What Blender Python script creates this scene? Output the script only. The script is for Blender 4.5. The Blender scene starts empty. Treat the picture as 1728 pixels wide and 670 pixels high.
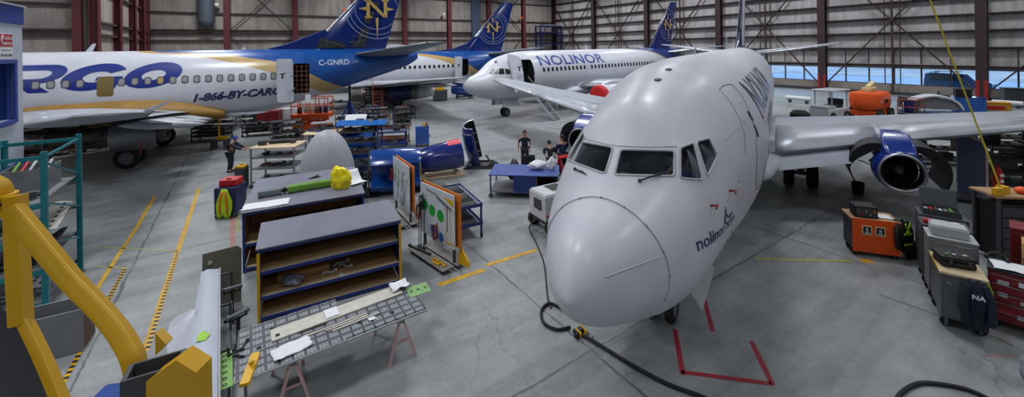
import bpy, bmesh, math, random
from mathutils import Vector, Matrix, noise
from mathutils.bvhtree import BVHTree
R = math.radians
PI = math.pi
rnd = random.Random(7)
scn = bpy.context.scene
col = scn.collection

# ------------------------------------------------------------------ camera
F, CX, CY, ROLL, H = 690.0, 870.0, 80.0, 0.0145, 5.6
cam_d = bpy.data.cameras.new('camera')
cam = bpy.data.objects.new('camera', cam_d)
col.objects.link(cam)
cam_d.sensor_width = 36.0
cam_d.lens = F / 1728 * 36.0
cam_d.shift_x = -(CX - 864) / 1728
cam_d.shift_y = -(335 - CY) / 1728
cam_d.clip_start = 0.05
cam_d.clip_end = 600
cam.matrix_world = Matrix.Translation((0, 0, H)) @ Matrix.Rotation(R(90), 4, 'X') @ Matrix.Rotation(-ROLL, 4, 'Z')
scn.camera = cam

def uv_of(px, py):
    dx, dy = px - CX, py - CY
    c, s = math.cos(ROLL), math.sin(ROLL)
    return (dx * c - dy * s) / F, (dx * s + dy * c) / F
def G(px, py, z=0.0):
    """photo pixel -> point on the horizontal plane at height z"""
    u, v = uv_of(px, py)
    Y = (H - z) / v
    return Vector((u * Y, Y, z))
def P(px, py, Y):
    """photo pixel -> point at depth Y"""
    u, v = uv_of(px, py)
    return Vector((u * Y, Y, H - v * Y))
def pix(p):
    u, v = p[0] / p[1] * F, (H - p[2]) / p[1] * F
    c, s = math.cos(ROLL), math.sin(ROLL)
    return CX + u * c + v * s, CY - u * s + v * c

# ------------------------------------------------------------------ materials
def lin(c):
    return tuple(((x / 255) / 12.92 if x / 255 <= .04045 else ((x / 255 + .055) / 1.055) ** 2.4) for x in c) + (1.0,)
class N:
    """tiny node-tree writer"""
    def __init__(s, name):
        s.m = bpy.data.materials.new(name); s.m.use_nodes = True
        s.nt = s.m.node_tree; s.nt.nodes.clear()
        s.out = s.nt.nodes.new('ShaderNodeOutputMaterial')
        s.b = s.nt.nodes.new('ShaderNodeBsdfPrincipled')
        s.nt.links.new(s.b.outputs[0], s.out.inputs[0])
        s.tc = s.nt.nodes.new('ShaderNodeTexCoord')
    def n(s, t, **kw):
        x = s.nt.nodes.new('ShaderNode' + t)
        for k, v in kw.items(): setattr(x, k, v)
        return x
    def l(s, a, b): s.nt.links.new(a, b)
    def val(s, sock, v):
        if hasattr(v, 'node'): s.l(v, sock)
        else: sock.default_value = v
    def math(s, op, a, b=0.0, c=None, clamp=False):
        x = s.n('Math', operation=op, use_clamp=clamp)
        s.val(x.inputs[0], a); s.val(x.inputs[1], b)
        if c is not None: s.val(x.inputs[2], c)
        return x.outputs[0]
    def mix(s, f, a, b):
        x = s.n('Mix', data_type='RGBA')
        s.val(x.inputs['Factor'], f); s.val(x.inputs[6], a); s.val(x.inputs[7], b)
        return x.outputs[2]
    def noise(s, scale, detail=4, rough=.55, vec=None):
        x = s.n('TexNoise'); x.inputs['Scale'].default_value = scale
        x.inputs['Detail'].default_value = detail; x.inputs['Roughness'].default_value = rough
        s.l(vec if vec is not None else s.tc.outputs['Object'], x.inputs['Vector'])
        return x.outputs['Fac']
    def ramp(s, f, lo, hi):
        x = s.n('MapRange'); x.clamp = True
        s.val(x.inputs[0], f); x.inputs[1].default_value = lo; x.inputs[2].default_value = hi
        return x.outputs[0]
    def bump(s, h, strength=.2, dist=.02):
        x = s.n('Bump'); x.inputs['Strength'].default_value = strength; x.inputs['Distance'].default_value = dist
        s.l(h, x.inputs['Height']); s.l(x.outputs[0], s.b.inputs['Normal'])
    def fin(s, base, rough, metal=0.0, **kw):
        s.val(s.b.inputs['Base Color'], base); s.val(s.b.inputs['Roughness'], rough)
        s.val(s.b.inputs['Metallic'], metal)
        for k, v in kw.items(): s.val(s.b.inputs[k], v)
        return s.m
def sc_col(c, k): return tuple(min(1.0, x * k) for x in c[:3]) + (1.0,)
_mc = {}
def M(name, c=None, rough=.5, metal=0.0, var=.12, scale=6.0, bump=0.0, coat=0.0):
    if name in _mc: return _mc[name]
    k = N(name); base = lin(c)
    f = k.ramp(k.noise(scale), .3, .7)
    colr = k.mix(f, sc_col(base, 1 - var), sc_col(base, 1 + var))
    r = k.math('ADD', rough - .06, k.math('MULTIPLY', f, .12))
    if bump: k.bump(k.noise(scale * 6), bump)
    m = k.fin(colr, r, metal)
    if coat: k.b.inputs['Coat Weight'].default_value = coat; k.b.inputs['Coat Roughness'].default_value = .08
    _mc[name] = m
    return m
# common materials
M('white_paint', (196, 199, 210), .42, var=.05, scale=1.5, coat=.15)
M('grey_wing', (150, 156, 166), .38, var=.06, scale=1.2)
M('bare_alu', (190, 194, 202), .22, 1.0, var=.08, scale=3)
M('slat_metal', (156, 160, 168), .42, .35, var=.1, scale=2)
M('dull_metal', (120, 122, 126), .42, .9, var=.25, scale=8)
M('dark_metal', (46, 46, 48), .5, .7, var=.4, scale=9)
M('black', (16, 17, 19), .55, var=.3)
M('rubber', (20, 20, 21), .75, var=.25, scale=10)
M('soot', (11, 11, 12), .8, var=.3)  # plain near-black for dark parts; also paints shade into the doorway recesses
M('grey_dark', (58, 60, 64), .6, var=.2)
M('grey_mid', (112, 114, 118), .55, var=.12)
M('grey_light', (165, 168, 172), .5, var=.08)
M('steel_blue', (24, 46, 112), .42, var=.15, scale=5)
M('blue_paint', (20, 84, 168), .28, var=.12, scale=2, coat=.5)
M('blue_deep', (14, 44, 122), .28, var=.15, scale=2, coat=.5)
M('navy', (18, 30, 84), .3, var=.1, scale=2, coat=.4)
M('gold', (170, 142, 88), .4, var=.1, scale=2)
M('gold_bright', (184, 154, 84), .38, var=.06)
M('lime', (110, 160, 40), .5, var=.1)
M('green_primer', (96, 138, 48), .5, var=.18, scale=4)
M('pale_green', (122, 160, 100), .55, var=.12, scale=8)
M('yellow', (206, 158, 2), .38, var=.06, scale=3)
M('yellow_bag', (226, 208, 12), .4, var=.08)
M('hi_vis', (176, 214, 20), .6, var=.1)
M('orange', (226, 84, 20), .42, var=.08)
M('orange_board', (200, 112, 30), .6, var=.12, scale=3)
M('orange_band', (226, 92, 30), .5, var=.05)
M('red', (176, 20, 28), .45, var=.1)
M('red_dark', (110, 16, 26), .5, var=.12)
M('maroon_steel', (92, 34, 42), .6, var=.2, scale=2)
M('brown_steel', (58, 40, 42), .65, var=.2, scale=2)
M('teal', (14, 108, 116), .42, var=.1)
M('wood', (158, 124, 86), .65, var=.18, scale=3)
M('wood_pale', (190, 170, 138), .65, var=.1, scale=3)
M('cardboard', (176, 138, 88), .8, var=.08)
M('cloth_white', (214, 216, 220), .85, var=.05)
M('paper', (216, 218, 222), .7, var=.03)
M('denim', (20, 26, 44), .8, var=.15, scale=30)
M('shirt_navy', (18, 24, 42), .85, var=.15, scale=30)
M('skin', (176, 126, 100), .6, var=.06)
M('hair_dark', (26, 18, 16), .7, var=.2, scale=30)
M('clear_plastic', (96, 100, 112), .2, var=.3, scale=14)
M('cream', (206, 190, 140), .5, var=.08)
M('brown_rust', (120, 70, 46), .7, var=.25)
M('pink_steel', (206, 168, 166), .5, var=.08)
M('light_blue', (120, 150, 190), .5, var=.08)

def glass_mat(name, c, rough=.02, tint=.2):
    k = N(name)
    t = k.n('BsdfTransparent'); t.inputs[0].default_value = lin(c)
    g = k.n('BsdfGlossy'); g.inputs['Roughness'].default_value = rough
    f = k.n('Fresnel'); ge = k.n('NewGeometry'); k.l(k.math('SUBTRACT', 1.5, k.math('MULTIPLY', ge.outputs['Backfacing'], 1.5 - 1 / 1.5)), f.inputs[0])
    nz = k.ramp(k.noise(3.0), .2, .8)
    fac = k.math('ADD', k.math('MULTIPLY', f.outputs[0], 1.0), k.math('MULTIPLY', nz, .015), clamp=True)
    mx = k.n('MixShader'); k.l(fac, mx.inputs[0]); k.l(t.outputs[0], mx.inputs[1]); k.l(g.outputs[0], mx.inputs[2])
    k.l(mx.outputs[0], k.out.inputs[0]); k.nt.nodes.remove(k.b)
    _mc[name] = k.m
    return k.m
glass_mat('cockpit_glass', (196, 204, 212))
glass_mat('window_glass', (225, 235, 245))

def emit_mat(name, c, strength):
    k = N(name)
    f = k.ramp(k.noise(2.0), .2, .8)
    k.fin(lin(c), .6)
    k.b.inputs['Emission Color'].default_value = lin(c); k.b.inputs['Emission Strength'].default_value = strength
    _mc[name] = k.m
    return k.m

# ------------------------------------------------------------------ object helpers
def tag(o, label=None, cat=None, group=None, kind=None):
    if label: o['label'] = label
    if cat: o['category'] = cat
    if group: o['group'] = group
    if kind: o['kind'] = kind
    return o
def empty(name, loc=(0, 0, 0), rz=0.0, label=None, cat=None, group=None, scale=None):
    o = bpy.data.objects.new(name, None); col.objects.link(o)
    o.empty_display_size = .2
    o.location = loc; o.rotation_euler = (0, 0, rz)
    if scale: o.scale = (scale,) * 3
    return tag(o, label, cat, group)
def link_mesh(name, me, parent=None):
    o = bpy.data.objects.new(name, me); col.objects.link(o)
    if parent is not None: o.parent = parent
    return o
def kids(o): return [c for c in bpy.data.objects if c.parent == o]
def copy_tree(o, loc=None, rz=None, label=None, parent=None, group=None):
    def rec(a, par):
        c = a.copy(); col.objects.link(c)
        if par is not None: c.parent = par
        for ch in ch_map.get(a.name, []): rec(ch, c)
        return c
    ch_map = {}
    for x in bpy.data.objects:
        if x.parent is not None: ch_map.setdefault(x.parent.name, []).append(x)
    c = rec(o, parent)
    if loc is not None: c.location = loc
    if rz is not None: c.rotation_euler = (0, 0, rz)
    if label: c['label'] = label
    if group: c['group'] = group
    return c

def rotm(rx=0, ry=0, rz=0):
    return Matrix.Rotation(rz, 4, 'Z') @ Matrix.Rotation(ry, 4, 'Y') @ Matrix.Rotation(rx, 4, 'X')
def frame(p0, p1, up=(0, 0, 1)):
    """matrix whose z runs p0->p1, origin p0"""
    z = (Vector(p1) - Vector(p0)).normalized()
    u = Vector(up)
    if abs(z.dot(u)) > .98: u = Vector((1, 0, 0))
    x = u.cross(z).normalized(); y = z.cross(x)
    m = Matrix((x, y, z)).transposed().to_4x4(); m.translation = Vector(p0)
    return m
class MB:
    def __init__(s):
        s.bm = bmesh.new(); s.mi = 0
    def _ring(s, pts): return [s.bm.verts.new(p) for p in pts]
    def face(s, vs):
        try:
            f = s.bm.faces.new(vs); f.material_index = s.mi; return f
        except ValueError: return None
    def poly(s, pts): return s.face(s._ring(pts))
    def box(s, c, d, rot=None, bev=0.0):
        """centre c, full size d"""
        m = Matrix.Translation(c) @ (rot if rot is not None else Matrix())
        h = [x / 2 for x in d]
        sub = bmesh.new() if bev else s.bm
        vs = [sub.verts.new(m @ Vector((x * h[0], y * h[1], z * h[2]))) for x in (-1, 1) for y in (-1, 1) for z in (-1, 1)]
        fs = [(0, 1, 3, 2), (4, 6, 7, 5), (0, 4, 5, 1), (2, 3, 7, 6), (0, 2, 6, 4), (1, 5, 7, 3)]
        for q in fs:
            f = sub.faces.new([vs[i] for i in q]); f.material_index = s.mi
        if bev:
            bmesh.ops.bevel(sub, geom=list(sub.edges), offset=min(bev, .45 * min(d)), segments=2, profile=.5, affect='EDGES')
            for f in sub.faces: f.material_index = s.mi
            me = bpy.data.meshes.new('t'); sub.to_mesh(me); sub.free(); s.bm.from_mesh(me); bpy.data.meshes.remove(me)
        return s
    def bx(s, x0, x1, y0, y1, z0, z1, bev=0.0):
        return s.box(((x0 + x1) / 2, (y0 + y1) / 2, (z0 + z1) / 2), (abs(x1 - x0), abs(y1 - y0), abs(z1 - z0)), None, bev)
    def bridge(s, a, b, closed=True):
        n = len(a)
        for i in range(n if closed else n - 1):
            j = (i + 1) % n
            s.face([a[i], a[j], b[j], b[i]])
    def loft(s, secs, cap=True, closed=True):
        rs = [s._ring(p) for p in secs]
        for a, b in zip(rs, rs[1:]): s.bridge(a, b, closed)
        if cap and closed:
            s.face(list(reversed(rs[0]))); s.face(rs[-1])
        return s
    def cyl(s, p0, p1, r, r1=None, n=14, cap=True):
        r1 = r if r1 is None else r1
        m = frame(p0, p1); L = (Vector(p1) - Vector(p0)).length
        ring = lambda rr, z: [m @ Vector((rr * math.cos(2 * PI * i / n), rr * math.sin(2 * PI * i / n), z)) for i in range(n)]
        return s.loft([ring(r, 0), ring(r1, L)], cap)
    def bar(s, p0, p1, w, h=None, up=(0, 0, 1)):
        h = w if h is None else h
        m = frame(p0, p1, up); L = (Vector(p1) - Vector(p0)).length
        q = [(-w / 2, -h / 2), (w / 2, -h / 2), (w / 2, h / 2), (-w / 2, h / 2)]
        return s.loft([[m @ Vector((a, b, z)) for a, b in q] for z in (0, L)])
    def tube(s, pts, r, n=8, closed=False, cap=True):
        pts = [Vector(p) for p in pts]
        secs = []
        prev = None
        for i, p in enumerate(pts):
            a = pts[max(0, i - 1)]; b = pts[min(len(pts) - 1, i + 1)]
            t = (b - a).normalized()
            if prev is None:
                u = Vector((0, 0, 1)) if abs(t.z) < .9 else Vector((1, 0, 0))
                x = u.cross(t).normalized()
            else:
                x = (prev - t * prev.dot(t)).normalized()
            prev = x; y = t.cross(x)
            rr = r[i] if isinstance(r, (list, tuple)) else r
            secs.append([p + x * rr * math.cos(2 * PI * k / n) + y * rr * math.sin(2 * PI * k / n) for k in range(n)])
        return s.loft(secs, cap)
    def lathe(s, prof, m=None, n=32, a0=0.0, a1=2 * PI, cap=False):
        """prof: (r, z) list, turned about local z"""
        m = m if m is not None else Matrix()
        full = abs(a1 - a0 - 2 * PI) < 1e-6
        k = n if full else n + 1
        rs = []
        for r, z in prof:
            rs.append(s._ring([m @ Vector((r * math.cos(a0 + (a1 - a0) * i / n), r * math.sin(a0 + (a1 - a0) * i / n), z)) for i in range(k)]))
        for a, b in zip(rs, rs[1:]): s.bridge(a, b, full)
        if cap and full:
            s.face(list(reversed(rs[0]))); s.face(rs[-1])
        return s
    def ball(s, c, r, sc=(1, 1, 1), n=14, m=None):
        mm = Matrix.Translation(c) @ (m if m is not None else Matrix()) @ Matrix.Diagonal((*sc, 1))
        k = n // 2
        prof = [(max(1e-4, r * math.sin(PI * i / k)), -r * math.cos(PI * i / k)) for i in range(k + 1)]
        return s.lathe(prof, mm, n, cap=True)
    def prism(s, pts, d):
        """extrude a planar outline by vector d"""
        d = Vector(d)
        return s.loft([[Vector(p) for p in pts], [Vector(p) + d for p in pts]])
    def done(s, name, mats, parent=None, smooth=40, solid=0.0, bevel=0.0, sub=0):
        bmesh.ops.remove_doubles(s.bm, verts=s.bm.verts, dist=1e-5)
        bmesh.ops.recalc_face_normals(s.bm, faces=s.bm.faces)
        me = bpy.data.meshes.new(name); s.bm.to_mesh(me); s.bm.free()
        for m in (mats if isinstance(mats, (list, tuple)) else [mats]):
            me.materials.append(M(m) if isinstance(m, str) else m)
        if smooth:
            me.shade_smooth(); me.set_sharp_from_angle(angle=R(smooth))
        o = link_mesh(name, me, parent)
        if solid:
            md = o.modifiers.new('solid', 'SOLIDIFY'); md.thickness = solid; md.offset = 0
        if bevel:
            md = o.modifiers.new('bevel', 'BEVEL'); md.width = bevel; md.segments = 2; md.limit_method = 'ANGLE'
        if sub:
            md = o.modifiers.new('sub', 'SUBSURF'); md.levels = sub; md.render_levels = sub
        return o
def rounded(w, h, r, n=4):
    out = []
    for cx, cy, a in ((w / 2 - r, h / 2 - r, 0), (-w / 2 + r, h / 2 - r, 90), (-w / 2 + r, -h / 2 + r, 180), (w / 2 - r, -h / 2 + r, 270)):
        for i in range(n + 1):
            t = R(a + 90 * i / n); out.append((cx + r * math.cos(t), cy + r * math.sin(t)))
    return out
def smooth_path(pts, n=8):
    pts = [Vector(p) for p in pts]
    out = []
    for i in range(len(pts) - 1):
        p0 = pts[max(i - 1, 0)]; p1 = pts[i]; p2 = pts[i + 1]; p3 = pts[min(i + 2, len(pts) - 1)]
        for k in range(n):
            t = k / n
            out.append(.5 * ((2 * p1) + (p2 - p0) * t + (2 * p0 - 5 * p1 + 4 * p2 - p3) * t * t + (3 * p1 - p0 - 3 * p2 + p3) * t ** 3))
    out.append(pts[-1])
    return out
def text_bm(body, size, shear=0.0, offset=0.0, sx=1.0, spacing=1.0):
    """flat lettering as a triangulated bmesh, baseline left at the origin"""
    cu = bpy.data.curves.new('t', 'FONT'); cu.body = body; cu.size = size; cu.shear = shear
    cu.offset = offset; cu.space_character = spacing; cu.resolution_u = 3
    o = bpy.data.objects.new('t', cu); col.objects.link(o)
    dg = bpy.context.evaluated_depsgraph_get()
    me = bpy.data.meshes.new_from_object(o.evaluated_get(dg))
    bm = bmesh.new(); bm.from_mesh(me)
    bpy.data.objects.remove(o); bpy.data.curves.remove(cu); bpy.data.meshes.remove(me)
    for v in bm.verts: v.co.x *= sx
    return bm
def bm_done(bm, name, mat, parent, smooth=True):
    me = bpy.data.meshes.new(name); bm.to_mesh(me); bm.free()
    me.materials.append(M(mat) if isinstance(mat, str) else mat)
    if smooth: me.shade_smooth()
    return link_mesh(name, me, parent)
def flat_text(body, size, name, mat, parent, m, **kw):
    bm = text_bm(body, size, **kw)
    bm.transform(m)
    return bm_done(bm, name, mat, parent, False)
def evaluated(o):
    dg = bpy.context.evaluated_depsgraph_get(); dg.update()
    return bpy.data.meshes.new_from_object(o.evaluated_get(dg))
def boolean_cut(o, cutters):
    for c in cutters:
        c.parent = o.parent
        md = o.modifiers.new('cut', 'BOOLEAN'); md.operation = 'DIFFERENCE'; md.solver = 'EXACT'; md.object = c
        md.material_mode = 'TRANSFER'
        bpy.context.view_layer.update()
        n0 = len(o.data.vertices)
        me = evaluated(o)
        o.modifiers.clear(); old = o.data; o.data = me; bpy.data.meshes.remove(old)
        if DEBUG: print('PROBE cut', c.name, n0, len(o.data.vertices))
    for c in cutters:
        d = c.data; bpy.data.objects.remove(c); bpy.data.meshes.remove(d)
    o.data.shade_smooth(); o.data.set_sharp_from_angle(angle=R(35))
    return o
DEBUG = False
GA = R(34.0)                         # the hall's grid is turned by this
BX = Vector((math.cos(GA), math.sin(GA), 0)); AY = Vector((-math.sin(GA), math.cos(GA), 0))
# ------------------------------------------------------------------ the hall
CORNER = Vector((8.6, 90.4, 0))
HALL = Matrix.Translation(CORNER) @ Matrix.Rotation(GA, 4, 'Z')   # x along the back wall, y along the right wall
HT = 19.0
def hall(o, kind='structure'):
    o.matrix_world = HALL
    if kind: o['kind'] = kind
    return o
def floor_mat():
    k = N('concrete')
    k.tc = k.n('TexCoord'); vec = k.tc.outputs['Object']
    n1 = k.noise(.22, 6, .6); n2 = k.noise(1.6, 8, .65); n3 = k.noise(9, 5, .6)
    # wheel and mop streaks: noise stretched along the view of the hall
    mp = k.n('Mapping'); mp.inputs['Rotation'].default_value = (0, 0, R(-20)); mp.inputs['Scale'].default_value = (.25, 2.2, 1)
    k.l(vec, mp.inputs['Vector'])
    n4 = k.noise(1.1, 6, .65, mp.outputs[0])
    f = k.math('ADD', k.math('MULTIPLY', n1, .35), k.math('ADD', k.math('MULTIPLY', n2, .3), k.math('MULTIPLY', n4, .35)))
    c = k.mix(k.ramp(f, .36, .66), lin((98, 101, 103)), lin((160, 163, 164)))
    c = k.mix(k.math('MULTIPLY', k.ramp(n3, .5, .75), .35), c, lin((92, 94, 95)))
    sp = k.ramp(k.noise(30, 3, .6), .62, .74)
    c = k.mix(k.math('MULTIPLY', sp, .4), c, lin((80, 82, 84)))
    stain = k.ramp(k.noise(.55, 5, .7), .60, .72)
    c = k.mix(k.math('MULTIPLY', stain, .38), c, lin((84, 86, 88)))
    # construction joints: two families of straight saw cuts with ragged edges
    sx = k.n('SeparateXYZ'); k.l(vec, sx.inputs[0])
    wob = k.math('MULTIPLY', k.math('SUBTRACT', k.noise(1.2, 6, .7), .5), .16)
    def joint(sock, off, per, w):
        t = k.math('ADD', k.math('SUBTRACT', sock, off), wob)
        m = k.math('PINGPONG', t, per / 2)
        return k.math('LESS_THAN', m, w)
    wn = k.math('MULTIPLY', k.ramp(k.noise(.8, 5, .7), .45, .75), .05)
    wn = k.math('ADD', wn, .012)
    jx = joint(sx.outputs[0], JX, 7.7, wn); jy = joint(sx.outputs[1], JY, 9.5, wn)
    j = k.math('MAXIMUM', jx, jy)
    c = k.mix(k.math('MULTIPLY', j, .75), c, lin((60, 62, 66)))
    # fine wandering cracks
    vo = k.n('TexVoronoi', feature='DISTANCE_TO_EDGE'); vo.inputs['Scale'].default_value = .16
    wv = k.n('VectorMath', operation='ADD'); nn = k.n('TexNoise'); nn.inputs['Scale'].default_value = .9; nn.inputs['Detail'].default_value = 6
    k.l(vec, nn.inputs['Vector']); k.l(vec, wv.inputs[0]); k.l(nn.outputs['Color'], wv.inputs[1]); k.l(wv.outputs[0], vo.inputs['Vector'])
    cr = k.math('LESS_THAN', vo.outputs[0], .0016)
    c = k.mix(k.math('MULTIPLY', cr, .35), c, lin((74, 76, 80)))
    k.bump(n2, .05, .01)
    return k.fin(c, k.math('ADD', .34, k.math('MULTIPLY', n2, .3)))
def hall_xy(p):
    q = HALL.inverted() @ Vector(p); return q.x, q.y
JX = hall_xy(G(928, 532))[0]
JY = hall_xy(G(999, 592))[1]
mb = MB(); mb.bx(-150, 30, -120, 20, -.3, 0)
floor = hall(mb.done('floor', floor_mat(), smooth=0))

def wall_mat(name, base, dark, axis):
    """insulated panels: blotchy, with brick-fine embossing and streaks running down"""
    k = N(name); vec = k.tc.outputs['Object']
    mp = k.n('Mapping'); mp.inputs['Scale'].default_value = (1, 1, .16); k.l(vec, mp.inputs['Vector'])
    st = k.noise(1.4, 6, .65, mp.outputs[0]); n2 = k.noise(.35, 5, .6); n3 = k.noise(7, 4, .6)
    f = k.math('ADD', k.math('MULTIPLY', st, .45), k.math('ADD', k.math('MULTIPLY', n2, .35), k.math('MULTIPLY', n3, .2)))
    c = k.mix(k.ramp(f, .36, .64), lin(dark), lin(base))
    sx = k.n('SeparateXYZ'); k.l(vec, sx.inputs[0])
    rib = k.math('PINGPONG', sx.outputs[axis], .15)
    k.bump(k.math('ADD', k.math('MULTIPLY', rib, 3), n3), .25, .03)
    return k.fin(c, .75)
WB = wall_mat('insulation_panel', (176, 168, 160), (116, 110, 106), 0)
WR = wall_mat('ribbed_siding', (206, 203, 203), (142, 137, 138), 1)
WM = 'maroon_steel'; BR = 'brown_steel'
BAY = 12.57; NB = 8.45
# back wall
mb = MB(); mb.bx(-8 * NB, 0, .0, .4, 0, HT)
wall_back = hall(mb.done('wall_back', WB, smooth=0))
for i in range(0, 9):
    m = MB(); x = -i * NB
    m.bx(x - .38, x + .38, -.62, -.56, 0, HT - .1); m.bx(x - .38, x + .38, -.06, -.01, 0, HT - .1); m.bx(x - .05, x + .05, -.56, -.06, 0, HT - .1)
    m.done('column', WM, wall_back, smooth=0)
for z, w in ((2.2, .16), (4.6, .16), (7.15, .18), (8.15, .3), (8.6, .12), (10.9, .18), (14.6, .18), (17.6, .18)):
    for i in range(8):
        m = MB(); m.bx(-(i + 1) * NB + .38, -i * NB - .38, -.30, -.02, z - w / 2, z + w / 2)
        m.done('girt', BR, wall_back, smooth=0)
for i in (1, 6):
    xa, xb = -(i + 1) * NB, -i * NB
    for z0, z1 in ((8.2, 16.8),):
        for a, b in ((xa, xb), (xb, xa)):
            m = MB(); m.bar((a, -.36, z0), (b, -.36, z1), .14, .1); m.done('brace', BR, wall_back, smooth=0)
    for a in (xa, xb):
        m = MB(); m.bar((a, -.36, 8.2), (a + (xb - xa) * (.32 if a == xa else -.32), -.36, 5.2), .14, .1); m.done('brace', BR, wall_back, smooth=0)
# return wall and the nearer bay on the left
mb = MB(); mb.bx(-8 * NB - .4, -8 * NB, -23.7, .4, 0, HT)
wall_left = hall(mb.done('wall_left', WB, smooth=0))
for y in (-23.9, -16.4, -9.6, -4.6):
    m = MB(); x = -8 * NB
    m.bx(x, x + .06, y - .38, y + .38, 0, HT - .1); m.bx(x + .5, x + .56, y - .38, y + .38, 0, HT - .1); m.bx(x + .06, x + .5, y - .05, y + .05, 0, HT - .1)
    m.done('column', WM, wall_left, smooth=0)
for z in (4.6, 7.15, 8.2, 10.9, 13.2, 16.8):
    m = MB(); m.bx(-8 * NB + .02, -8 * NB + .3, -23.5, -.4, z - .1, z + .1)
    m.done('girt', BR, wall_left, smooth=0)
mb = MB(); mb.bx(-110, -8 * NB - .42, -23.7, -23.3, 0, HT)
wall_side = hall(mb.done('wall_left_bay', WB, smooth=0))
for z, w in ((7.1, .16), (7.5, .16), (9.5, .2), (12.6, .2), (4.4, .16)):
    m = MB(); m.bx(-109.9, -8 * NB - .6, -24.0, -23.72, z - w / 2, z + w / 2); m.done('girt', BR, wall_side, smooth=0)
m = MB(); m.bx(-8 * NB - .95, -8 * NB - .42, -24.3, -23.72, 0, HT - .1); m.done('column', WM, wall_side, smooth=0)
m = MB(); m.bx(-8 * NB - 9.2, -8 * NB - 9.1, -23.8, -23.72, 0, HT - .1); m.done('conduit', 'grey_dark', wall_side, smooth=0)
# right wall: parapet, window strip, ribbed siding
mb = MB()
mb.bx(0, .4, -9 * BAY, .4, 2.86, HT)
wall_right = hall(mb.done('wall_right', WR, smooth=0))
m = MB(); m.bx(-.12, .3, -9 * BAY, 0, 0, 1.08, .0); m.done('parapet', M('parapet_concrete', (142, 134, 126), .8, var=.15, scale=1.5), wall_right, smooth=0)
m = MB(); m.bx(-.35, -.14, -9 * BAY, 0, 0, .32); m.done('kerb', 'grey_dark', wall_right, smooth=0)
for i in range(0, 8):
    y = -i * BAY
    m = MB(); m.bx(-.75, -.68, y - .38, y + .38, 0, HT - .1); m.bx(-.20, -.13, y - .38, y + .38, 0, HT - .1); m.bx(-.68, -.2, y - .06, y + .06, 0, HT - .1)
    c = m.done('column', BR, wall_right, smooth=0)
    for ya, yb in ((y - .40, y - .14), (y + .14, y + .40)):
        m = MB(); m.bx(-.775, -.755, ya, yb, .02, 1.9); m.done('red_guard', M('guard_red', (150, 36, 24), .55, var=.2), c, smooth=0)
for zi, z in enumerate((3.12, 4.9, 6.52, 8.07, 9.75, 11.4, 13.1, 14.8, 16.5)):
    for i in range(7):
        m = MB(); w = .12
        m.bx(-.42, -.02, -(i + 1) * BAY + .46, -i * BAY - .46, z - w, z + w * .2); m.bx(-.42, -.36, -(i + 1) * BAY + .46, -i * BAY - .46, z - w, z + w)
        m.done('girt', BR, wall_right, smooth=0)
for i in range(7):
    yc = -(i + .5) * BAY
    for dy, w in ((0, .16), (-.62, .08), (.62, .08)):
        m = MB(); m.bx(-.5, -.43, yc + dy - w / 2, yc + dy + w / 2, 1.09 if w < .1 else .3, HT - .2); m.done('post', BR, wall_right, smooth=0)
    for dy in (-1, 1):
        m = MB(); m.bar((-.56, yc, 7.9), (-.56, yc + dy * BAY * .46, 1.0), .16, .12); m.done('brace', BR, wall_right, smooth=0)
        m = MB(); m.bar((-.56, yc, 7.9), (-.56, yc + dy * BAY * .46, 14.8), .16, .12); m.done('brace', BR, wall_right, smooth=0)
    for q in range(5):
        y = -(i + (q + 1) / 6) * BAY
        m = MB(); m.bx(-.1, .02, y - .03, y + .03, 3.3, 4.8); m.done('hanger', BR, wall_right, smooth=0)
    w = MB()
    for q in range(7):
        y = -(i + q / 6) * BAY; w.bx(.02, .14, y - .06, y + .06, 1.08, 2.86)
    for z in (1.1, 2.84): w.bx(.02, .14, -(i + 1) * BAY, -i * BAY, z - .05, z + .05)
    wf = hall(w.done('window_%d' % (i + 1), 'brown_steel', smooth=0))
    for q in range(6):
        p = MB(); p.bx(.07, .085, -(i + (q + 1) / 6) * BAY + .06, -(i + q / 6) * BAY - .06, 1.13, 2.81)
        p.done('pane', 'window_glass', wf, smooth=0)
# the unseen sides that close the hall
mb = MB(); mb.bx(-110, 0, -9 * BAY, -9 * BAY + .4, 0, HT); hall(mb.done('wall_front', WR, smooth=0))
mb = MB(); mb.bx(-110.4, -110, -9 * BAY, -23.3, 0, HT); hall(mb.done('wall_far_left', WB, smooth=0))
mb = MB(); mb.bx(-111, 1, -9 * BAY, 1, HT, HT + .3); hall(mb.done('ceiling', 'grey_mid', smooth=0))
# outdoors: snow and a low horizon line of trees
def snow_mat():
    k = N('snow'); f = k.ramp(k.noise(.5, 6, .6), .35, .7)
    return k.fin(k.mix(f, lin((190, 200, 210)), lin((214, 220, 228))), .8)
mb = MB(); mb.bx(.5, 90, -150, 170, -.35, .25); hall(mb.done('ground', snow_mat(), smooth=0))
def bank_mat():
    k = N('snow_bank'); mp = k.n('Mapping'); mp.inputs['Scale'].default_value = (1, .12, 2.5); k.l(k.tc.outputs['Object'], mp.inputs['Vector'])
    f = k.ramp(k.noise(1.0, 6, .65, mp.outputs[0]), .35, .68)
    return k.fin(k.mix(f, lin((170, 170, 165)), lin((250, 240, 225))), .85)
mb = MB()
secs = []
for i in range(90):
    y = -150 + i * 3.5; h = 2.9 + 1.2 * noise.noise((y * .07, 3, 1)); 
    secs.append([(24, y, .2), (28, y, h * .6), (32, y, h), (44, y, h * 1.05), (88, y, h * 1.3)])
mb.loft(secs); hall(mb.done('ground_bank', bank_mat(), smooth=60))

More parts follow.
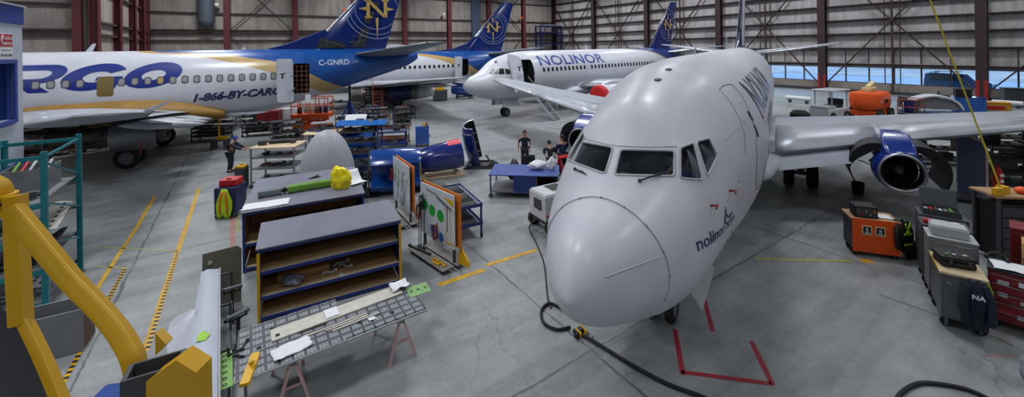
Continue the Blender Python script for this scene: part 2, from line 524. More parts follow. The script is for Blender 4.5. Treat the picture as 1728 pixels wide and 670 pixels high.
# ------------------------------------------------------------------ light
w = bpy.data.worlds.new('sky'); scn.world = w; w.use_nodes = True
nt = w.node_tree; bg = nt.nodes['Background']
sk = nt.nodes.new('ShaderNodeTexSky'); sk.sky_type = 'NISHITA'; sk.sun_elevation = R(16); sk.sun_rotation = R(200); sk.sun_disc = False
nt.links.new(sk.outputs[0], bg.inputs[0]); bg.inputs[1].default_value = .85
LP = 900
ln = 0
for ix in range(6):
    for iy in range(8):
        x = -8 - ix * 17.5; y = -8 - iy * 13.5
        if x < -8 * NB and y > -26: continue
        d = bpy.data.lights.new('ceiling_lamp', 'AREA'); d.shape = 'RECTANGLE'; d.size = 3.0; d.size_y = 3.0; d.spread = R(148)
        d.energy = LP * (1.35 if y > -52 else .95 if y > -75 else .5); d.color = (.93, .96, 1.0)
        o = bpy.data.objects.new('ceiling_lamp', d); col.objects.link(o)
        o.matrix_world = HALL @ Matrix.Translation((x, y, HT - .5))
vs = scn.view_settings
scn.display_settings.display_device = 'sRGB'
vs.view_transform = 'Standard'; vs.look = 'None'; vs.gamma = 1.0; vs.use_curve_mapping = False; vs.exposure = -0.06
# ------------------------------------------------------------------ airliners
# local axes: x runs aft from the nose, -y is the port side, z is up from the ground
NOSE = [(0, 2.66, 2.72, .03), (.04, 2.57, 2.86, .12), (.1, 2.47, 2.98, .2), (.3, 2.26, 3.2, .41), (.6, 2.08, 3.36, .61), (1, 1.91, 3.5, .82), (1.5, 1.72, 3.72, 1.07),
        (2, 1.58, 4.07, 1.24), (2.5, 1.48, 4.5, 1.35), (3, 1.42, 4.76, 1.43), (4, 1.34, 5.03, 1.58), (5, 1.30, 5.2, 1.76), (6, 1.29, 5.27, 1.86), (7, 1.29, 5.3, 1.88)]
TAIL = [(0, 1.29, 5.3, 1.88), (2, 1.40, 5.3, 1.86), (4, 1.80, 5.3, 1.75), (6, 2.35, 5.3, 1.52), (8, 2.95, 5.28, 1.2), (10, 3.55, 5.22, .82), (11.5, 4.05, 5.12, .5), (12.2, 4.5, 4.95, .16)]
def spl(tab, s, k):
    """monotone-ish cubic through the station table"""
    n = len(tab)
    for i in range(n - 1):
        if s <= tab[i + 1][0] or i == n - 2: break
    def m(j):
        if j <= 0: return (tab[1][k] - tab[0][k]) / (tab[1][0] - tab[0][0])
        if j >= n - 1: return (tab[-1][k] - tab[-2][k]) / (tab[-1][0] - tab[-2][0])
        a = (tab[j][k] - tab[j - 1][k]) / (tab[j][0] - tab[j - 1][0]); b = (tab[j + 1][k] - tab[j][k]) / (tab[j + 1][0] - tab[j][0])
        if a * b <= 0: return 0
        return 2 * a * b / (a + b)
    h = tab[i + 1][0] - tab[i][0]; t = (s - tab[i][0]) / h
    return ((2 * t ** 3 - 3 * t * t + 1) * tab[i][k] + (t ** 3 - 2 * t * t + t) * h * m(i) + (-2 * t ** 3 + 3 * t * t) * tab[i + 1][k] + (t ** 3 - t * t) * h * m(i + 1))
class Body:
    def __init__(s, ts): s.tab = NOSE + [(a + ts, b, c, d) for a, b, c, d in TAIL]; s.end = ts + 12.2
    def prof(s, x): return tuple(spl(s.tab, x, k) for k in (1, 2, 3))
    def ring(s, x, n=72, grow=0.0, a0=0, a1=2 * PI, close=True):
        zb, zt, w = s.prof(x); zc = (zb + zt) / 2
        w += grow; hh = (zt - zb) / 2 + grow
        p = 2 - .31 * math.exp(-((x - 3) / 2) ** 2)
        out = []
        for i in range(n if close else n + 1):
            t = a0 + (a1 - a0) * i / n
            e = 2 / (p if math.sin(t) > 0 else 2)
            c_, s_ = math.cos(t), math.sin(t)
            out.append(Vector((x, -w * math.copysign(abs(c_) ** e, c_), zc + hh * math.copysign(abs(s_) ** e, s_))))
        return out
    def side(s, x, z, port=True, off=.006):
        """point on the skin at station x and height z, pushed out by off"""
        zb, zt, w = s.prof(x); zc = (zb + zt) / 2; hh = (zt - zb) / 2
        p = 2 - .31 * math.exp(-((x - 3) / 2) ** 2) if z > zc else 2
        q = max(-.9999, min(.9999, (z - zc) / hh))
        y = w * (1 - abs(q) ** p) ** (1 / p)
        ny, nz = abs(y) ** (p - 1) / w ** p, math.copysign(abs(q) ** (p - 1), q) / hh
        L = math.hypot(ny, nz) or 1
        return Vector((x, (-1 if port else 1) * (y + off * ny / L), z + off * nz / L))
def wrap(bm, fn, step=.12, xstep=None):
    """cut a flat (x, z) shape into strips and lay it on the skin"""
    zs = [v.co.y for v in bm.verts]; z = math.floor(min(zs) / step) * step
    while z < max(zs):
        z += step
        bmesh.ops.bisect_plane(bm, geom=bm.verts[:] + bm.edges[:] + bm.faces[:], plane_co=(0, z, 0), plane_no=(0, 1, 0))
    if xstep:
        xs = [v.co.x for v in bm.verts]; x = min(xs)
        while x < max(xs):
            x += xstep
            bmesh.ops.bisect_plane(bm, geom=bm.verts[:] + bm.edges[:] + bm.faces[:], plane_co=(x, 0, 0), plane_no=(1, 0, 0))
    bmesh.ops.triangulate(bm, faces=bm.faces)
    for v in bm.verts: v.co = fn(v.co.x, v.co.y)
    bmesh.ops.recalc_face_normals(bm, faces=bm.faces)
    return bm
def outline_bm(pts):
    bm = bmesh.new(); bm.faces.new([bm.verts.new((a, b, 0)) for a, b in pts]); return bm
def livery(name, blue, gold, colb, dirt=.1, rough=.42):
    """white paint, a swept colour field aft and above a curve, a gold band along it"""
    k = N(name)
    sx = k.n('SeparateXYZ'); k.l(k.tc.outputs['Object'], sx.inputs[0])
    def curve(pts):
        fc = k.n('FloatCurve'); c = fc.mapping.curves[0]
        pts = [(a / 40, (b + 2) / 10) for a, b in pts]
        c.points[0].location = pts[0]; c.points[1].location = pts[-1]
        for p in pts[1:-1]: c.points.new(*p)
        fc.mapping.update(); k.l(k.math('DIVIDE', sx.outputs[0], 40), fc.inputs[1])
        return k.math('SUBTRACT', k.math('MULTIPLY', fc.outputs[0], 10), 2)
    f = k.ramp(k.noise(1.2, 5), .35, .7)
    mp = k.n('Mapping'); mp.inputs['Scale'].default_value = (1.2, 1, .3); k.l(k.tc.outputs['Object'], mp.inputs['Vector'])
    grime = k.ramp(k.noise(1.5, 6, .7, mp.outputs[0]), .45, .85)
    wh = k.mix(f, lin((190, 192, 202)), lin((200, 202, 210)))
    wh = k.mix(k.math('MULTIPLY', grime, dirt), wh, lin((120, 118, 116)))
    c = wh
    if blue:
        g = k.math('GREATER_THAN', sx.outputs[2], curve(gold)); b = k.math('GREATER_THAN', sx.outputs[2], curve(blue))
        c = k.mix(g, c, k.mix(f, lin((168, 140, 88)), lin((180, 152, 98))))
        c = k.mix(b, c, k.mix(f, lin(colb[0]), lin(colb[1])))
    m = k.fin(c, k.math('ADD', rough, k.math('MULTIPLY', grime, .2)))
    k.b.inputs['Coat Weight'].default_value = .15; k.b.inputs['Coat Roughness'].default_value = .2
    return m
def foil(pts_n=11, t=.12):
    xs = [.5 * (1 - math.cos(PI * i / (pts_n - 1))) for i in range(pts_n)]
    th = lambda x: t / .2 * (.2969 * math.sqrt(x) - .126 * x - .3516 * x * x + .2843 * x ** 3 - .1036 * x ** 4)
    up = [(x, th(x) * 1.15) for x in xs]; lo = [(x, -th(x) * .85) for x in reversed(xs[1:-1])]
    return up + lo
def surf(mb, secs, vertical=False, side=1):
    """secs: (span, x_le, chord, z, thickness)"""
    out = []
    for sp, xl, ch, z, t in secs:
        r = []
        for a, b in foil(13, t):
            if vertical: r.append(Vector((xl + a * ch, b * ch, z)))
            else: r.append(Vector((xl + a * ch, -side * sp, z + b * ch)))
        out.append(r)
    mb.loft(out); return mb
def wheel(root, name, c, r, w, axis='Y'):
    m = Matrix.Translation(c) @ Matrix.Rotation(R(90), 4, 'X')
    t = MB(); t.lathe([(r * .55, -w * .42), (r * .8, -w * .5), (r * .95, -w * .42), (r, -w * .2), (r, w * .2), (r * .95, w * .42), (r * .8, w * .5), (r * .55, w * .42)], m, 28)
    o = t.done(name, 'rubber', root)
    h = MB(); h.lathe([(.02, -w * .40), (r * .3, -w * .40), (r * .42, -w * .30), (r * .56, -w * .43), (r * .56, w * .43), (r * .42, w * .30), (r * .3, w * .40), (.02, w * .40)], m, 24, cap=True)
    h.done('hub', 'grey_mid', o)
    return o
def nose_gear(root, x, zg, zb=1.5):
    g = MB(); g.cyl((x, 0, zb + .4), (x, 0, zg + .75), .085); g.cyl((x, 0, zg + .8), (x, 0, zg + .34), .06); g.cyl((x, -.24, zg + .34), (x, .24, zg + .34), .05)
    g.bar((x, 0, zg + .95), (x + .75, 0, zb + .35), .09, .07); g.bar((x, .02, zg + .5), (x - .2, .02, zg + .75), .05); g.bar((x - .2, .02, zg + .75), (x, .02, zg + .98), .05)
    g.box((x - .14, -.12, zg + 1.0), (.1, .12, .14)); g.box((x - .14, .12, zg + 1.0), (.1, .12, .14)); g.box((x, 0, zg + 1.0), (.2, .4, .24)); g.cyl((x + .1, -.16, zg + .7), (x + .1, -.16, zg + 1.2), .05); g.cyl((x + .1, .16, zg + .7), (x + .1, .16, zg + 1.2), .05)
    o = g.done('nose_gear', 'grey_mid', root)
    for s in (-.2, .2): wheel(o, 'wheel', (x, s, zg + .34), .34, .18)
    for s in (-1, 1):
        d = MB(); d.prism([(x - .95, s * .42, zb + .1), (x + .95, s * .42, zb + .02), (x + .9, s * .86, zb - .66), (x - .75, s * .86, zb - .62)], (0, s * .03, .01))
        d.done('gear_door', 'grey_light', root, smooth=0)
    return o
def main_gear(root, x, y, zg):
    g = MB(); g.cyl((x - .1, y * .92, 2.0), (x, y, zg + 1.0), .13); g.cyl((x, y, zg + 1.1), (x, y, zg + .5), .09); g.cyl((x, y - .5, zg + .52), (x, y + .5, zg + .52), .07)
    g.bar((x, y, zg + 1.05), (x, y * .45, 1.7), .1); g.bar((x + .05, y, zg + .6), (x + .42, y, zg + .95), .07); g.bar((x + .42, y, zg + .95), (x + .05, y, zg + 1.3), .07)
    g.tube([(x - .16, y - .1, zg + .6), (x - .2, y - .12, zg + 1.0), (x - .12, y - .1, zg + 1.6)], .025)
    o = g.done('main_gear', 'grey_mid', root)
    for s in (-.38, .38): wheel(o, 'wheel', (x, y + s, zg + .52), .52, .36)
    return o
def cowl_shape(r, flat=.12, n=40, a0=0.0, a1=2 * PI, full=True):
    out = []
    for i in range(n if full else n + 1):
        t = a0 + (a1 - a0) * i / n
        z = r * math.sin(t); y = r * 1.06 * math.cos(t)
        if z < 0: z *= (1 - flat)
        out.append((y, z))
    return out
def turbofan(root, x, y, z, side, open_cowl, paint, cover=False, zoff=0.0, k=.68, wide=.86):
    """round nacelle hung ahead of the wing; origin is the inlet centre"""
    T = Matrix.Translation((x, y, z)) @ Matrix.Diagonal((k * 1.1, k * wide, k, 1))
    e = MB()
    def ring(px, r, fl=.12): return [T @ Vector((px, a, b)) for a, b in cowl_shape(r, fl)]
    e.loft([ring(.06, .9), ring(.4, .97), ring(.9, 1.0)] + ([] if open_cowl else [ring(1.8, 1.0, .1), ring(2.6, .94, .06), ring(3.1, .86, .02)]), cap=False)
    o = e.done('engine', paint, root)
    l = MB(); l.loft([ring(.09, .905), ring(.02, .87), ring(0, .83), ring(.02, .79), ring(.09, .755)], cap=False)
    l.done('inlet_lip', M('lip_metal', (150, 152, 158), .4, .85, var=.12, scale=5), o)
    d = MB(); d.loft([ring(.09, .757), ring(.3, .75, .08), ring(.75, .77, .02)], cap=False); d.done('inlet_duct', 'dark_metal', o)
    if cover:
        c = MB(); c.loft([ring(-.01, .84), ring(-.05, .8), ring(-.07, .5)], cap=True); c.loft([ring(-.01, .84), ring(.05, .92), ring(.3, .975)], cap=False)
        c.done('inlet_cover', M('cover_red', (190, 18, 28), .6), o)
    else:
        f = MB(); f.lathe([(.76, .72), (.3, .74)], T @ Matrix.Rotation(R(90), 4, 'Y'), 36)
        for i in range(38):
            a = 2 * PI * i / 38; q = []
            for rr, tw in ((.24, .5), (.5, .8), (.75, 1.05)):
                for s in (-1, 1): q.append((rr, a + s * .075 * (1.2 - rr * .5), .64 + s * .05 * (1.5 - tw)))
            v = [T @ Vector((qx, r_ * math.cos(t), r_ * math.sin(t))) for r_, t, qx in q]
            for k in (0, 2): f.poly([v[k], v[k + 1], v[k + 3], v[k + 2]])
        f.done('fan', 'dark_metal', o, smooth=0)
        s = MB(); s.lathe([(.005, .24), (.06, .28), (.14, .42), (.22, .58), (.25, .68)], T @ Matrix.Rotation(R(90), 4, 'Y'), 24); s.done('spinner', 'grey_dark', o)
    if open_cowl:
        c = MB(); A = T @ Matrix.Rotation(R(90), 4, 'Y')
        c.lathe([(.8, .9), (.8, 1.5), (.62, 1.7), (.52, 2.3), (.58, 2.6), (.5, 3.3), (.42, 3.9), (.2, 4.1)], A, 26, cap=True)
        for q in range(14):
            a = 2 * PI * q / 14 + .1; r0 = .62 + .06 * (q % 3)
            c.tube([T @ Vector((1.2, .8 * math.cos(a), .8 * math.sin(a))), T @ Vector((1.7, r0 * math.cos(a + .1), r0 * math.sin(a + .1))), T @ Vector((2.5, .62 * math.cos(a + .2), .62 * math.sin(a + .2))), T @ Vector((3.2, .54 * math.cos(a), .54 * math.sin(a)))], .03, 6)
        for q in range(8): c.box(T @ Vector((1.5 + .25 * (q % 4), .66 * math.cos(q * .8 - 2.6), .66 * math.sin(q * .8 - 2.6))), (.24, .2, .18), rotm(q * .8, 0, 0))
        c.done('engine_core', 'dark_metal', o)
        for s in (-1, 1):
            m = MB(); secs = []
            hinge = Vector((0, s * .42, .98))
            for px in (.7, 1.1, 1.6, 2.1, 2.6, 3.1):
                row, back = [], []
                for i in range(15):
                    t = R(75 - 150 * i / 14); dp = .05 + .30 * math.sin(PI * min(1, i / 11)) if i < 12 else .05
                    for out, kk in ((row, 1.0), (back, 1 - dp)):
                        p = Vector((0, s * math.cos(t) * 1.25 * kk, (math.sin(t) * (1.2 if t > 0 else 1.15)) * kk - .1)) - hinge
                        p = Matrix.Rotation(s * R(40), 3, 'X') @ p + hinge
                        out.append(T @ Vector((px, p.y, p.z)))
                secs.append(row + back[::-1])
            m.loft(secs)
            w = m.done('cowl_door', M('cowl_inside', (20, 21, 24), .6, .2, var=.3, scale=5), o)
            r = MB(); r.bar(T @ Vector((1.2, s * .72, -.1)), T @ Vector((1.3, s * 1.5, .1)), .03); r.done('hold_rod', 'grey_light', o)
    else:
        c = MB(); A = T @ Matrix.Rotation(R(90), 4, 'Y'); c.lathe([(.62, 2.9), (.55, 3.6), (.42, 3.95), (.2, 4.4)], A, 24, cap=True); c.done('exhaust_cone', 'dull_metal', o)
    p = MB()
    pf = lambda px, w, z0, z1: [T @ Vector((px, -w, z0)), T @ Vector((px, w, z0)), T @ Vector((px, w * .85, z1)), T @ Vector((px, -w * .85, z1))]
    if open_cowl: p.loft([pf(.1, .6, .7, .86), pf(.45, .72, .66, 1.15), pf(1.1, .66, .6, 1.42 + zoff), pf(2.0, .5, .6, 1.42 + zoff), pf(4.2, .12, .75, 1.0 + zoff)])
    else: p.loft([pf(.55, .16, .88, 1.0), pf(.95, .3, .75, 1.2), pf(1.7, .3, .6, 1.28 + zoff), pf(2.6, .26, .6, 1.2 + zoff), pf(4.2, .08, .75, 1.0 + zoff)])
    p.done('pylon', paint, o, smooth=50, bevel=.06)
    return o
def fin(root, shift, mat_, rud, crown=5.3, dors=None, top=10.9, le=(23.1, 27.7), te=(27.6, 29.2)):
    f = MB(); a, b = shift + le[0], shift + le[1]; c, d = shift + te[0], shift + te[1]
    hin = .70
    surf(f, [(0, a - .15, (c - a) + .1, crown - .35, .10), (0, a, c - a, crown, .10), (0, b, d - b, top - .1, .09), (0, b + .25, d - b - .45, top, .05)], True)
    o = f.done('tail_fin', mat_, root, smooth=50)
    if dors:
        g = MB(); pts = [(shift + q[0], q[1]) for q in dors]
        secs = []
        g.loft([[Vector((px, -w, pz)) for px, pz in pts] for w in (-.07, .07)]); g.done('dorsal_fin', mat_, o, smooth=0, bevel=.05)
    # leading-edge strip
    m = MB(); m.tube([(a - .03, 0, crown + .15), (b - .03, 0, top - .15)], .06, 8); m.done('leading_edge', rud, o)
    # rudder hinge line
    m = MB()
    for s in (-1, 1):
        m.tube([(a + (c - a) * hin, s * .23, crown + .5), (b + (d - b) * hin, s * .075, top - .2)], .012, 5)
    m.done('rudder_seam', 'grey_dark', o)
    return o
def emblem(root, x, z, r, y0, y1z, ncol='gold_bright', sh=0.0):
    """ring compass with a serif N, laid on both faces of the fin"""
    for s in (-1, 1):
        bm = bmesh.new()
        def ann(r0, r1, n=64):
            v = [[bm.verts.new((rr * math.cos(2 * PI * i / n), rr * math.sin(2 * PI * i / n), 0)) for i in range(n)] for rr in (r0, r1)]
            for i in range(n): bm.faces.new([v[0][i], v[0][(i + 1) % n], v[1][(i + 1) % n], v[1][i]])
        def pol(pts): bm.faces.new([bm.verts.new((a, b, 0)) for a, b in pts])
        ann(r * .97, r * 1.0); ann(r * .84, r * .865); ann(r * .66, r * .685)
        pol([(-.008 * r, r * .5), (.008 * r, r * .5), (.008 * r, r * .97), (-.008 * r, r * .97)])
        ln_ = bm_done(bm, 'compass_ring', M('ring_silver', (120, 132, 160), .5), root, False)
        bm = bmesh.new()
        pol([(-.05 * r, .3 * r), (.05 * r, .3 * r), (0, 1.0 * r)]); pol([(-.05 * r, -.3 * r), (.05 * r, -.3 * r), (0, -1.0 * r)])
        pol([(.3 * r, .07 * r), (.3 * r, -.07 * r), (.58 * r, 0)]); pol([(-.3 * r, .07 * r), (-.3 * r, -.07 * r), (-.58 * r, 0)])
        w, h = .33 * r, .28 * r; t = .11 * r
        pol([(-w, -h), (-w + t, -h), (-w + t, h), (-w, h)]); pol([(w - t, -h), (w, -h), (w, h), (w - t, h)])
        pol([(-w, h), (-w + t * 1.2, h), (w, -h), (w - t * 1.2, -h)])
        for cx_, cz in ((-w + t * .5, -h), (w - t * .5, h), (-w + t * .3, h)):
            pol([(cx_ - t, cz - .03 * r), (cx_ + t, cz - .03 * r), (cx_ + t, cz + .03 * r), (cx_ - t, cz + .03 * r)])
        nn = bm_done(bm, 'compass_letter', ncol, root, False)
        for o in (ln_, nn):
            me = o.data; q = bmesh.new(); q.from_mesh(me)
            le0, le1, te0, te1 = (23.3 + sh - x, 5.3 - z), (27.85 + sh - x, 10.9 - z), (27.5 + sh - x, 5.3 - z), (29.05 + sh - x, 10.9 - z)
            for (p0, p1), sg in (((le0, le1), -1), ((te0, te1), 1)):
                dx, dz = p1[0] - p0[0], p1[1] - p0[1]
                bmesh.ops.bisect_plane(q, geom=q.verts[:] + q.edges[:] + q.faces[:], plane_co=(p0[0], p0[1], 0), plane_no=(sg * dz, -sg * dx, 0), clear_outer=True)
            q.to_mesh(me); q.free()
            for v in me.vertices:
                px, pz = v.co.x, v.co.y
                yy = y0 + (y1z - y0) * (pz / r)
                v.co = (x + px, s * (yy + (.012 if o is nn else .006)), z + pz)
    return
def airliner(name, label, loc, ang, ts, mat_, pitch=0.0, sh=0.0):
    root = empty(name, (0, 0, 0), 0, label, 'airplane')
    root.matrix_world = Matrix.Translation(loc) @ Matrix.Rotation(ang, 4, 'Z') @ Matrix.Rotation(-pitch, 4, 'Y')
    b = Body(ts)
    m = MB()
    xs = [0, .01, .03, .06, .1, .15, .21, .28] + [.36 + .12 * i for i in range(48)]
    x = xs[-1]
    while x < ts - .5: x += .9; xs.append(min(x, ts))
    xs += [ts + q for q in (.4, .8, 1.2, 2, 3, 4, 5, 6, 7, 8, 9, 10, 10.8, 11.5, 11.9, 12.15)]
    xs = sorted(set(round(q, 4) for q in xs))
    m.loft([b.ring(q) for q in xs])
    o = m.done('fuselage', mat_, root, smooth=60)
    return root, o, b
def wing(root, side, x0, kind, mat_, krueger=False, flaps=True, ext=14.44):
    w = MB()
    secs = [(.9, x0 - .7, 8.6, 1.95, .14), (1.9, x0, 7.3, 2.02, .13), (4.83, x0 + 1.75, 5.4, 2.34, .115), (9.6, x0 + 4.2, 3.35, 2.84, .1), (ext - .1, x0 + 6.75, 1.75, 3.33, .09), (ext, x0 + 6.95, 1.4, 3.35, .05)]
    surf(w, secs, False, side)
    o = w.done('wing', mat_, root, smooth=50)
    # bright leading edge skin
    l = MB()
    for q0, q1 in ((1, 2), (2, 3), (3, 4)):
        rows = []
        for t in (0.02, .25, .5, .75, .98):
            a, b_ = secs[q0], secs[q1]; sp, xl, ch, z, th = [a[i] + (b_[i] - a[i]) * t for i in range(5)]
            if kind == 'slat' and q0 >= 2: dx, dz, gr = -.30, -.16, 1.0
            else: dx, dz, gr = -.012, 0, 1.0
            fo = foil(13, th)
            seq = [fo[i] for i in (4, 3, 2, 1, 0)] + [fo[-1], fo[-2]]
            cut = 1.0
            rows.append([Vector((xl + a_ * ch * cut + dx, -side * sp, z + b2 * ch * 1.04 + dz)) for a_, b2 in seq])
        if q0 == 2 or q0 == 3 or q0 == 1: l.loft(rows, cap=False, closed=False)
    l.done('leading_edge_slat', 'slat_metal', o, solid=.012)
    if krueger:
        k = MB(); rows = []
        for t in (0, .5, 1):
            sp = 2.05 + (4.0 - 2.05) * t; xl = x0 + 1.75 * (sp - 1.9) / 2.93; z = 2.02 + .32 * (sp - 1.9) / 2.93
            rows.append([Vector((xl + a, -side * sp, z + c)) for a, c in ((.14, -.16), (-.10, -.20), (-.34, -.33), (-.46, -.45), (-.49, -.49), (-.42, -.50), (-.26, -.42), (.0, -.3))])
        k.loft(rows); k.done('krueger_flap', 'grey_wing', o, smooth=50)
    if flaps:
        for s0, s1, c0, c1 in ((2.1, 4.6, 1.5, 1.3), (5.2, 9.4, 1.25, .85)):
            f = MB(); rows = []
            for t in (0, 1):
                sp = s0 + (s1 - s0) * t; ch = c0 + (c1 - c0) * t
                te = x0 + 7.25 + (0 if sp < 5 else (sp - 5) * .13) - .55; z = 2.02 + .109 * (sp - 1.9) - .16
                rows.append([Vector((te + a * ch, -side * sp, z - .18 * a * ch + bb * ch)) for a, bb in foil(9, .12)])
            f.loft(rows); f.done('flap', mat_, o, smooth=50)
        for sp in (3.6, 6.6, 8.8):
            f = MB(); x_ = x0 + 5.4 + sp * .12; z = 1.78 + .1 * (sp - 1.9)
            f.lathe([(.005, 0), (.1, .3), (.17, .9), (.16, 1.6), (.08, 2.4), (.005, 2.7)], Matrix.Translation((x_, -side * sp, z)) @ Matrix.Rotation(R(94), 4, 'Y'), 12); f.done('flap_track_fairing', mat_, o)
    return o
def stabilizer(root, side, x0, mat_, span=6.35, z0=4.75):
    s = MB(); surf(s, [(.3, x0 - .2, 3.9, z0, .10), (1.0, x0 + .15, 3.55, z0 + .09, .1), (span - .08, x0 + 3.5, 1.35, z0 + .74, .08), (span, x0 + 3.65, 1.05, z0 + .75, .04)], False, side)
    o = s.done('horizontal_stabilizer', mat_, root, smooth=50)
    e = MB(); e.tube([(x0 + .1, -side * .9, z0 + .08), (x0 + 3.47, -side * (span - .1), z0 + .74)], .035, 8); e.done('leading_edge', 'bare_alu', o)
    return o
def skin_window(root, body, x, z, port=True, w=.26, h=.36, m='soot', name='cabin_window', rim=True, off=.006):
    bm = outline_bm([(x + a, z + b_) for a, b_ in rounded(w, h, w * .34)])
    wrap(bm, lambda a, b_: body.side(a, b_, port, off + .004), .18)
    o = bm_done(bm, name, m, root)
    return o
def skin_text(root, body, s, x, z, size, mat_, port=True, name='lettering', step=.1, xstep=None, dz=0.0, off=.006, **kw):
    bm = text_bm(s, size, **kw)
    wrap(bm, lambda a, b_: body.side(x + a if port else x - a, z + b_ + dz * a, port, off), step, xstep)
    return bm_done(bm, name, mat_, root, False)
def skin_line(root, body, pts, r, mat_, name='panel_seam', port=True, off=.0, n=5):
    m = MB(); m.tube([body.side(a, b_, port, off) for a, b_ in pts], r, n); return m.done(name, mat_, root)
def dense(pts, k=6):
    out = []
    for a, b_ in zip(pts, pts[1:]):
        for i in range(k): out.append((a[0] + (b_[0] - a[0]) * i / k, a[1] + (b_[1] - a[1]) * i / k))
    out.append(pts[-1]); return out
def door_seam(root, body, x0, x1, z0, z1, port=True, r=.012):
    p = [((x0 + x1) / 2 + a, (z0 + z1) / 2 + b_) for a, b_ in rounded(x1 - x0, z1 - z0, .14)]
    p = dense(p + [p[0]], 4)
    return skin_line(root, body, p, r, 'grey_dark', 'door_seam', port)
def skin_ray(root, bvh, px, py):
    """photo pixel -> point on the fuselage skin, in the airplane's own axes"""
    inv = root.matrix_world.inverted()
    for i in range(60):
        u, v = uv_of(px, py); o = inv @ Vector((0, 0, H)); d = (inv.to_3x3() @ Vector((u, 1, -v))).normalized()
        h = bvh.ray_cast(o, d)
        if h[0] is not None: return h[0], h[1]
        px += (1110 - px) * .02; py += (250 - py) * .02
def body_bvh(o):
    bm = bmesh.new(); bm.from_mesh(o.data); t = BVHTree.FromBMesh(bm); bm.free(); return t
def opening(body, x0, x1, z0, z1, port=True, depth=1.1, mat_='soot', r=.15):
    s = -1 if port else 1
    m = MB(); pts = [((x0 + x1) / 2 + a, (z0 + z1) / 2 + b_) for a, b_ in rounded(x1 - x0, z1 - z0, r)]
    w = body.prof((x0 + x1) / 2)[2]
    m.loft([[Vector((a, s * (w + .5), b_)) for a, b_ in pts], [Vector((a, s * (w - depth), b_)) for a, b_ in pts]])
    return m.done('cutter', mat_, smooth=0)  # lining colour stands in for the shade inside the doorway
def antenna(root, body, x, h=.35, w=.3, lean=.25):
    zt = body.prof(x)[1]; m = MB()
    m.loft([[Vector((x + a, bb, zt - .03)) for a, bb in ((0, 0), (w * .3, .03), (w, 0), (w * .3, -.03))], [Vector((x + lean + a * .5, bb * .5, zt + h)) for a, bb in ((0, 0), (w * .3, .03), (w, 0), (w * .3, -.03))]])
    return m.done('antenna', 'white_paint', root)
def cockpit_panes(root, body, port=True):
    """the three side-on panes of one flank, used on the airliner seen from a distance"""
    for pts in (((1.86, 3.60), (2.28, 3.97), (2.62, 3.97), (2.34, 3.56)), ((2.42, 3.55), (2.70, 3.97), (3.02, 3.98), (2.95, 3.52)), ((3.04, 3.51), (3.10, 3.97), (3.42, 3.88), (3.55, 3.66), (3.36, 3.50))):
        wrap_o = wrap(outline_bm(pts), lambda a, b_: body.side(a, b_, port, .012), .1, .2)
        bm_done(wrap_o, 'cockpit_window', M('dark_glass', (18, 22, 28), .3, var=.2, scale=2), root)

# ---- the white airliner that fills the middle of the picture
FP = .571
fr, ffus, fb = airliner('airplane', 'large white airliner in front, nose towards the viewer, engine cowls open', (.576, 4.75, -.047), PI / 2 - FP, 20.3,
                        livery('white_navy_livery', [(0, 8), (22.4, 8), (23.4, 5.8), (24.4, 5.15), (26, 4.4), (28, 3.9), (30, 3.6), (40, 3)], [(0, 8), (22.2, 8), (23.2, 5.8), (24.3, 5.1), (26, 4.3), (28, 3.8), (30, 3.5), (40, 3)], ((24, 32, 78), (30, 40, 92)), .08), .006)
fbv = body_bvh(ffus)
WIN = {'A': [(983, 240), (1034, 249), (1021, 293), (966, 273)],
       'B': [(1048, 253), (1137, 255), (1137, 297), (1038, 295)],
       'C': [(1148, 250), (1170, 242), (1186, 303), (1148, 300)],
       'D': [(1175, 240), (1196, 234), (1211, 263), (1193, 298)]}
def ray_poly(q, root, bvh, grow=0.0, k=5, rc=.22):
    """pixel outline -> dense list of (point, normal) on the skin, its corners rounded off"""
    c = (sum(a for a, _ in q) / len(q), sum(b_ for _, b_ in q) / len(q))
    q = [(c[0] + (a - c[0]) * (1 + grow), c[1] + (b_ - c[1]) * (1 + grow)) for a, b_ in q]
    out = []
    for i in range(len(q)):
        a, b_, d = q[i - 1], q[i], q[(i + 1) % len(q)]
        p0 = (b_[0] + (a[0] - b_[0]) * rc, b_[1] + (a[1] - b_[1]) * rc); p1 = (b_[0] + (d[0] - b_[0]) * rc, b_[1] + (d[1] - b_[1]) * rc)
        for j in range(k + 1):
            t = j / k; out.append(((1 - t) ** 2 * p0[0] + 2 * t * (1 - t) * b_[0] + t * t * p1[0], (1 - t) ** 2 * p0[1] + 2 * t * (1 - t) * b_[1] + t * t * p1[1]))
    return [skin_ray(root, bvh, *p) for p in dense(out + out[:1], 3)[:-1]]
rings = {k: ray_poly(v, fr, fbv, 0.0, 4, .1 if k == 'B' else .12) for k, v in WIN.items()}
# the port-side panes are mirrored to starboard so the far flank is complete
mir = lambda ring: [(Vector((p.x, -p.y, p.z)), Vector((n.x, -n.y, n.z))) for p, n in reversed(ring)]
rings['E'] = mir(rings['C']); rings['F'] = mir(rings['D'])
cut = []
inner = MB()
secs = []
for x in (2.15, 2.5, 3.0, 3.5, 4.2):
    secs.append([Vector((x, p.y * .86, 3.3 + (p.z - 3.3) * .86 if p.z > 3.3 else max(p.z, 2.6))) for p in fb.ring(x, 36)])
inner.loft(secs); cut.append(inner.done('cutter', M('cockpit_lining', (150, 152, 156), .8, var=.3, scale=5), smooth=0))
for k, ring in rings.items():
    m = MB(); n = sum((q for _, q in ring), Vector()).normalized()
    m.loft([[p + n * .2 for p, _ in ring], [p - n * .46 for p, _ in ring]])
    cut.append(m.done('cutter', M('frame_grey', (120, 122, 126), .5), smooth=0))
boolean_cut(ffus, cut)
